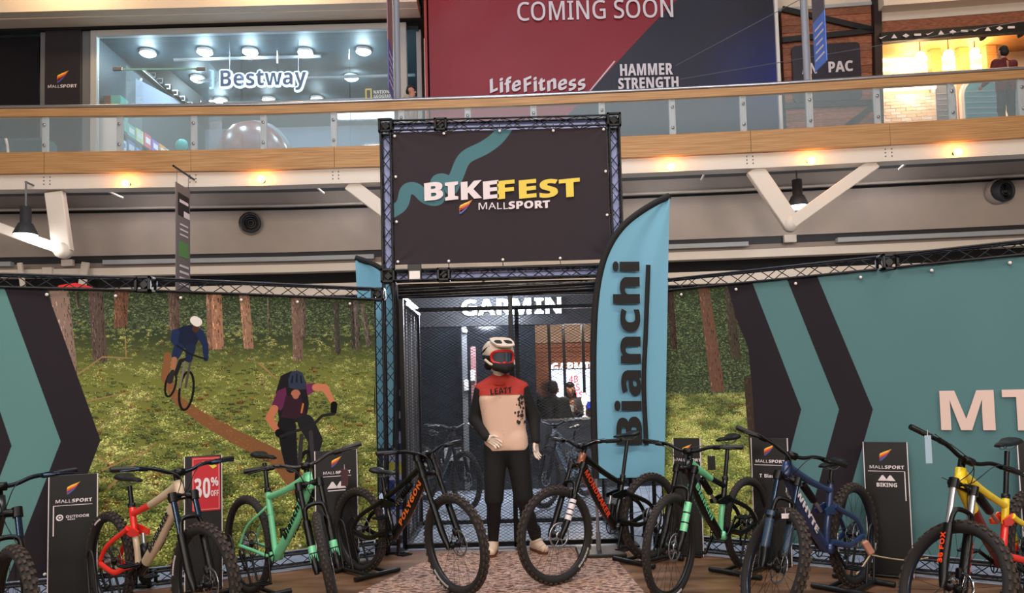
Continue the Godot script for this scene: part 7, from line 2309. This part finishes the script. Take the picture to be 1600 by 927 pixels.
func standing(base: Vector3, face: Vector3, h: float, arms: String) -> Dictionary:
	var f := face.normalized()
	var s := Vector3.UP.cross(f).normalized()
	var k := h / 1.75
	var J := {}
	J.al = base + (s * 0.12 + Vector3(0, 0.08, 0)) * k
	J.ar = base + (-s * 0.12 + Vector3(0, 0.08, 0)) * k
	J.kl = base + (s * 0.11 + Vector3(0, 0.5, 0) + f * 0.02) * k
	J.kr = base + (-s * 0.11 + Vector3(0, 0.5, 0) + f * 0.02) * k
	J.hl = base + (s * 0.09 + Vector3(0, 0.92, 0)) * k
	J.hr = base + (-s * 0.09 + Vector3(0, 0.92, 0)) * k
	J.shl = base + (s * 0.19 + Vector3(0, 1.42, 0)) * k
	J.shr = base + (-s * 0.19 + Vector3(0, 1.42, 0)) * k
	J.neck = base + (Vector3(0, 1.49, 0) + f * 0.01) * k
	J.head = base + (Vector3(0, 1.645, 0) + f * 0.03) * k
	match arms:
		"rail":
			J.ell = J.shl + (s * 0.09 + f * 0.06 - Vector3(0, 0.28, 0)) * k
			J.elr = J.shr + (-s * 0.09 + f * 0.06 - Vector3(0, 0.28, 0)) * k
			J.wrl = J.ell + (f * 0.22 - s * 0.02 - Vector3(0, 0.06, 0)) * k
			J.wrr = J.elr + (f * 0.22 + s * 0.02 - Vector3(0, 0.06, 0)) * k
		_:
			J.ell = J.shl + (s * 0.06 - f * 0.03 - Vector3(0, 0.29, 0)) * k
			J.elr = J.shr + (-s * 0.06 - f * 0.03 - Vector3(0, 0.29, 0)) * k
			J.wrl = J.ell + (f * 0.08 - Vector3(0, 0.25, 0)) * k
			J.wrr = J.elr + (f * 0.08 - Vector3(0, 0.25, 0)) * k
	return J

func people():
	var jr := mat("jacket_red", Color(0.36, 0.10, 0.12), 0.8)
	var jeans := mat("jeans", Color(0.10, 0.12, 0.18), 0.85)
	var p := CP(1571, 130, 0.85)
	var t := thing("person", "person in dark red jacket and jeans seen from behind at the upper right", "person")
	var J := standing(Vector3(p.x, 6.46, p.z), Vector3(-0.15, 0, -1), 1.80, "rail")
	figure(t, J, {"face": Vector3(-0.15, -0.05, -1), "top": jr, "legs": jeans, "hem": J.hl.y - 0.10})
	p = P(641, 150, 15.9)
	t = thing("person", "person in pale shirt beside the red hoarding behind the glass rail", "person")
	J = standing(Vector3(p.x, 6.46, p.z), Vector3(1, 0, 0.25), 1.78, "down")
	figure(t, J, {"face": Vector3(1, -0.1, 0.25), "top": mat("shirt_pale", Color(0.62, 0.56, 0.50), 0.8), "top_name": "shirt", "legs": jeans, "hem": J.hl.y - 0.08})
	# two people sitting at the watch shop's counter, high stools
	var sit := func(base: Vector3, f: Vector3, seat: float) -> Dictionary:
		var s := Vector3.UP.cross(f).normalized()
		var D := {}
		D.hl = base + s * 0.09 + Vector3(0, seat + 0.1, 0); D.hr = base - s * 0.09 + Vector3(0, seat + 0.1, 0)
		D.kl = D.hl + f * 0.40 + s * 0.04 - Vector3(0, 0.02, 0); D.kr = D.hr + f * 0.40 - s * 0.04 - Vector3(0, 0.02, 0)
		D.al = D.kl - Vector3(0, 0.42, 0) - f * 0.06; D.ar = D.kr - Vector3(0, 0.42, 0) - f * 0.06
		D.shl = base + s * 0.18 + Vector3(0, seat + 0.58, 0) + f * 0.04; D.shr = base - s * 0.18 + Vector3(0, seat + 0.58, 0) + f * 0.04
		D.neck = base + Vector3(0, seat + 0.65, 0) + f * 0.06; D.head = base + Vector3(0, seat + 0.79, 0) + f * 0.10
		D.ell = D.shl + s * 0.07 - Vector3(0, 0.27, 0) + f * 0.06; D.elr = D.shr - s * 0.07 - Vector3(0, 0.27, 0) + f * 0.06
		D.wrl = D.ell + f * 0.16 - s * 0.17 + Vector3(0, 0.10, 0); D.wrr = D.elr + f * 0.16 + s * 0.17 + Vector3(0, 0.10, 0)
		return D
	var b := P(893, 700, 13.25); b.y = 0
	t = thing("person", "person with dark hair in grey coat looking down at a phone inside the watch shop", "person")
	J = sit.call(b, Vector3(0, 0, 1), 0.68)
	figure(t, J, {"face": Vector3(0, -0.25, 1), "top": mat("coat_grey", Color(0.24, 0.24, 0.26), 0.85), "legs": M.dark_grey, "long_hair": true, "hand_dir": Vector3(0, 0.5, 0.6), "thumb": Vector3(0, 1, -0.3), "cell": 0.014})
	var st := nb(); box(st, (J.wrl + J.wrr) / 2 + Vector3(0, 0.06, 0.055), Vector3(0.075, 0.15, 0.01), Basis(Vector3.RIGHT, -0.6), 0.003)
	tag(fin(st, "phone", M.black_metal), "dark phone held by the person in the grey coat", "phone")
	stool(b, 0.66, "black high stool under the person in the grey coat")
	b = P(866, 700, 12.0); b.y = 0
	t = thing("person", "person in black jacket seen from behind, seated inside the watch shop", "person")
	J = sit.call(b, Vector3(0.15, 0, -1).normalized(), 0.70)
	figure(t, J, {"face": Vector3(0.25, -0.1, -1), "top": mat("jacket_black", Color(0.05, 0.05, 0.06), 0.8), "legs": M.dark_grey, "cell": 0.014})
	stool(b, 0.68, "black high stool under the person in the black jacket")
	for q in [[834, 632, "oval black chair back beside the mannequin's arm inside the watch shop"]]:
		var c := P(q[0], q[1], 12.7)
		t = thing("high_chair", q[2], "chair", Vector3(c.x, 0, c.z))
		st = nb(); ball(st, Vector3(0, c.y, 0), Vector3(0.17, 0.24, 0.04), 16, 10); fin(st, "backrest", M.black_paint, t)
		st = nb(); lathe(st, [Vector2(0, 0.62), Vector2(0.2, 0.62), Vector2(0.21, 0.68), Vector2(0, 0.70)], Vector3(0, 0, -0.2), Vector3.UP, 16); fin(st, "seat", M.black_paint, t)
		st = nb(); tube(st, [Vector3(0, 0.66, -0.02), Vector3(0, c.y - 0.1, 0)], 0.02); fin(st, "back_support", M.black_metal, t)
		for e in [[-0.2, -0.38], [0.2, -0.38], [-0.2, -0.02], [0.2, -0.02]]:
			st = nb(); tube(st, [Vector3(e[0] * 0.6, 0.63, -0.2 + (e[1] + 0.2) * 0.6), Vector3(e[0], 0.0, e[1])], 0.014); fin(st, "leg", M.black_metal, t)

func stool(b: Vector3, h: float, label: String):
	var t := thing("bar_stool", label, "stool", Vector3(b.x, 0, b.z))
	var st := nb(); lathe(st, [Vector2(0, h), Vector2(0.17, h), Vector2(0.18, h - 0.03), Vector2(0.16, h - 0.05), Vector2(0, h - 0.05)], Vector3.ZERO, Vector3.UP, 18); fin(st, "seat", M.black_paint, t)
	st = nb(); cyl(st, Vector3(0, 0.02, 0), Vector3(0, h - 0.05, 0), 0.025); fin(st, "column", M.steel, t)
	st = nb(); lathe(st, [Vector2(0, 0), Vector2(0.2, 0), Vector2(0.19, 0.015), Vector2(0.03, 0.03), Vector2(0, 0.03)], Vector3.ZERO, Vector3.UP, 18); fin(st, "base", M.steel, t)
	st = nb(); tube(st, ring_pts(0.14, 20).map(func(p): return Vector3(p.x, 0.28, p.y)), 0.01, 6); tube(st, [Vector3(-0.14, 0.28, 0), Vector3(0.14, 0.28, 0)], 0.008, 6); fin(st, "footrest", M.steel, t)

# ------------------------------------------------------------------ small things
func small_things():
	# banner hanging from the gallery, square to its edge
	var st: SurfaceTool
	var xh := P(296, 300, 14.55).x
	var top: float = P(275, 284, 13.95).y
	var t := thing("hanging_banner", "tall narrow grey banner hanging below the gallery with white lines, green patch and a portrait", "banner", Vector3(xh, 0, 0))
	var bot := 3.2
	var b := func(n: String, y0: float, y1: float, z0: float, z1: float, m: Material):
		var s2 := nb()
		box(s2, Vector3(0.012 if m != M.print_white else 0.015, (y0 + y1) / 2, (z0 + z1) / 2), Vector3(0.006, y1 - y0, absf(z1 - z0)))
		fin(s2, n, m, t)
	st = nb(); box(st, Vector3(0, (top + bot) / 2, -14.25), Vector3(0.016, top - bot, 0.62), Basis(), 0.003); fin(st, "panel", mat("banner_grey", Color(0.45, 0.42, 0.41), 0.6), t)
	b.call("printed_block", top - 0.62, top - 0.18, -14.5, -14.02, M.wall_dark)
	b.call("printed_block", top - 0.62, top - 0.50, -14.52, -14.26, M.print_white)
	b.call("printed_lettering", top - 0.36, top - 0.30, -14.46, -14.08, M.print_white)
	for i in 3: b.call("printed_line", top - 0.80 - i * 0.10, top - 0.77 - i * 0.10, -14.45, -14.1, M.print_white)
	b.call("printed_patch", top - 1.42, top - 1.12, -14.47, -14.06, mat("print_green", Color(0.35, 0.55, 0.30), 0.6))
	for i in 4: b.call("printed_line", top - 1.62 - i * 0.12, top - 1.575 - i * 0.12, -14.47, -14.08, M.print_white)
	b.call("printed_photo", bot + 0.05, top - 2.15, -14.53, -13.97, mat("photo_grey", Color(0.45, 0.47, 0.45), 0.6))
	for q in [[0.42, 0.17, 0.30, Color(0.28, 0.20, 0.17), "printed_hair"], [0.50, 0.11, 0.20, Color(0.72, 0.52, 0.44), "printed_face"], [-0.2, 0.2, 0.45, Color(0.60, 0.45, 0.40), "printed_figure"]]:
		var s3 := nb()
		ball(s3, Vector3(0.014, top - 2.75 + q[0] - 0.1, -14.24), Vector3(0.004, q[2], q[1]), 12, 8); fin(s3, q[4], mat("p_%d" % int(q[1] * 100), q[3], 0.6), t)
	st = nb(); cyl(st, Vector3(0, 5.95, -14.82), Vector3(0, 5.95, -13.85), 0.02, 8)
	for zz in [-14.5, -14.0]: cyl(st, Vector3(0, 5.95, zz), Vector3(0, top - 0.01, zz), 0.005, 5); fin(st, "bracket_arm", M.mid_grey, t)
	# poles with blade banners on the upper gallery
	for d in [[1263, "grey pole in front of the plank shopfront on the upper gallery", 14.6], [621, "grey pole left of the red hoarding on the upper gallery", 14.95]]:
		var p := P(d[0], 150, d[2])
		st = nb(); cyl(st, Vector3(p.x, 6.46, p.z), Vector3(p.x, 13.95, p.z), 0.075, 12)
		tag(fin(st, "gallery_pole", mat("pole_grey", Color(0.55, 0.55, 0.57), 0.4)), d[1], "pole")
	for d in [[1283, 104, 13.9, 14.45, Color(0.36, 0.50, 0.82), "narrow blue blade banner with white lines hanging at the right pole"], [611, 148, 14.2, 14.8, Color(0.34, 0.33, 0.56), "narrow purple blade banner hanging at the left pole"]]:
		var p := P(d[0], d[1], (d[2] + d[3]) / 2)
		t = thing("blade_banner", d[5], "banner", Vector3(p.x, p.y, -(d[2] + d[3]) / 2))
		st = nb(); box(st, Vector3(0, 0.5, 0), Vector3(0.02, 1.0, d[3] - d[2]), Basis(), 0.003); fin(st, "panel", mat("blade_%d" % d[0], d[4], 0.5), t)
		st = nb(); box(st, Vector3(0, 1.75, 0), Vector3(0.02, 1.5, d[3] - d[2]), Basis(), 0.003); fin(st, "upper_panel", mat("blade_up_%d" % d[0], Color(0.38, 0.36, 0.38) if d[0] > 800 else Color(0.55, 0.40, 0.40), 0.5), t)
		st = nb()
		for i in 5: box(st, Vector3(-0.011 if p.x > 0 else 0.011, 0.2 + i * 0.15, 0), Vector3(0.004, 0.04, (d[3] - d[2]) * (0.75 - 0.1 * (i % 3))))
		fin(st, "printed_lines", M.print_white, t)
		st = nb(); cyl(st, Vector3(0, 2.5, 0), Vector3(0, 14.0 - p.y, 0), 0.006, 5); fin(st, "hanger_cord", M.mid_grey, t)
	# stay cables across the atrium
	for d in [[P(1055, 103, 15.5), P(1290, -22, 15.5), "thin stay cable rising to the right across the dark blue hoarding"], [P(1062, 124, 15.4), P(1640, 26, 15.4), "long thin stay cable crossing the plank shopfront and the bright shop"]]:
		st = nb(); cyl(st, d[0], d[1], 0.007, 6); tag(fin(st, "stay_cable", M.mid_grey), d[2], "cable")
	# red canopy corner behind the left wall
	st = nb()
	var pr := PackedVector2Array()
	for q in [Vector2(72, 470), Vector2(92, 446), Vector2(118, 442), Vector2(117, 470)]:
		var v := P(q.x, q.y, 8.5)
		pr.append(Vector2(v.x, v.y))
	t = thing("shop_canopy", "bright red canopy corner showing above the left printed wall", "canopy")
	slab(st, pr, Transform3D(Basis(), Vector3(0, 0, -8.5)), 0.5); fin(st, "cloth", mat("canopy_red", Color(0.85, 0.12, 0.10), 0.6), t)
	var cx := P(100, 470, 8.5).x
	for dx in [-0.12, 0.12]:
		st = nb(); cyl(st, Vector3(cx + dx, 0, -8.75), Vector3(cx + dx, 2.5, -8.75), 0.02, 8); fin(st, "post", M.mid_grey, t)
	# price tags and a cable lock
	var tagcard := func(a: Vector3, w: float, h: float, m: Material, label: String, turn := 0.0):
		var q := thing("price_tag", label, "tag", a, turn)
		var s4 := nb(); box(s4, Vector3(0, -0.03 - h / 2, 0), Vector3(w, h, 0.002), Basis(), 0.0008); fin(s4, "card", m, q)
		s4 = nb(); cyl(s4, Vector3.ZERO, Vector3(0, -0.035, 0), 0.0015, 5); fin(s4, "string", M.white, q)
	tagcard.call(P(1449, 672, 4.0), 0.035, 0.15, mat("tag_blue", Color(0.62, 0.72, 0.80), 0.5), "long pale blue tag hanging from the yellow bike's handlebar")
	tagcard.call(P(1111, 706, 5.25), 0.055, 0.10, M.black_paint, "small black tag hanging from the black and mint bike's handlebar")
	tagcard.call(P(1227, 795, 4.5), 0.05, 0.03, M.print_white, "small white tag hanging below the navy bike's fork")
	tagcard.call(P(538, 726, 5.2), 0.05, 0.12, mat("tag_plum", Color(0.25, 0.12, 0.15), 0.5), "dark tag with white square hanging by the mint green hardtail's bar")
	t = thing("cable_lock", "beige block and thin cord lock tying the navy bike's rear wheel", "lock")
	st = nb(); between(st, P(1350, 846, 5.3), P(1362, 866, 5.3), 0.05, 0.035, Vector3.BACK, 0.008); fin(st, "lock_body", mat("lock_beige", Color(0.72, 0.5, 0.42), 0.5), t)
	st = nb(); tube(st, cr([P(1360, 867, 5.3), P(1385, 872, 5.32), P(1420, 876, 5.35), P(1450, 872, 5.4)], 5), 0.005, 6)
	tube(st, cr([P(1360, 867, 5.3), P(1348, 885, 5.25), P(1338, 898, 5.22)], 5), 0.006, 6); fin(st, "cord", mat("cord_sand", Color(0.7, 0.62, 0.5), 0.6), t)
	# table lamp and jar on the shop counter
	t = thing("table_lamp", "small glowing lamp on the watch shop's counter beside the seated people", "lamp", Vector3(P(914, 650, 11.6).x, 1.03, -11.6))
	st = nb(); lathe(st, [Vector2(0, 0), Vector2(0.05, 0), Vector2(0.05, 0.02), Vector2(0.015, 0.04), Vector2(0.015, 0.2), Vector2(0, 0.2)], Vector3.ZERO); fin(st, "base", M.white, t)
	st = nb(); lathe(st, [Vector2(0.03, 0.2), Vector2(0.05, 0.28), Vector2(0.03, 0.38), Vector2(0, 0.40)], Vector3.ZERO); fin(st, "shade", glow("lamp_shade_glow", Color(1.0, 0.9, 0.75), 2.0), t)
	lamp(t.position + Vector3(0, 0.3, 0.08), 0.25, Color(1.0, 0.85, 0.65), "table_lamp_light", 0.05)
	st = nb(); box(st, Vector3(P(890, 660, 11.75).x, 1.01, -11.65), Vector3(1.1, 0.03, 0.6), Basis(), 0.005)
	tag(fin(st, "counter_top", M.black_paint), "dark counter top in front of the seated people in the watch shop", "counter")
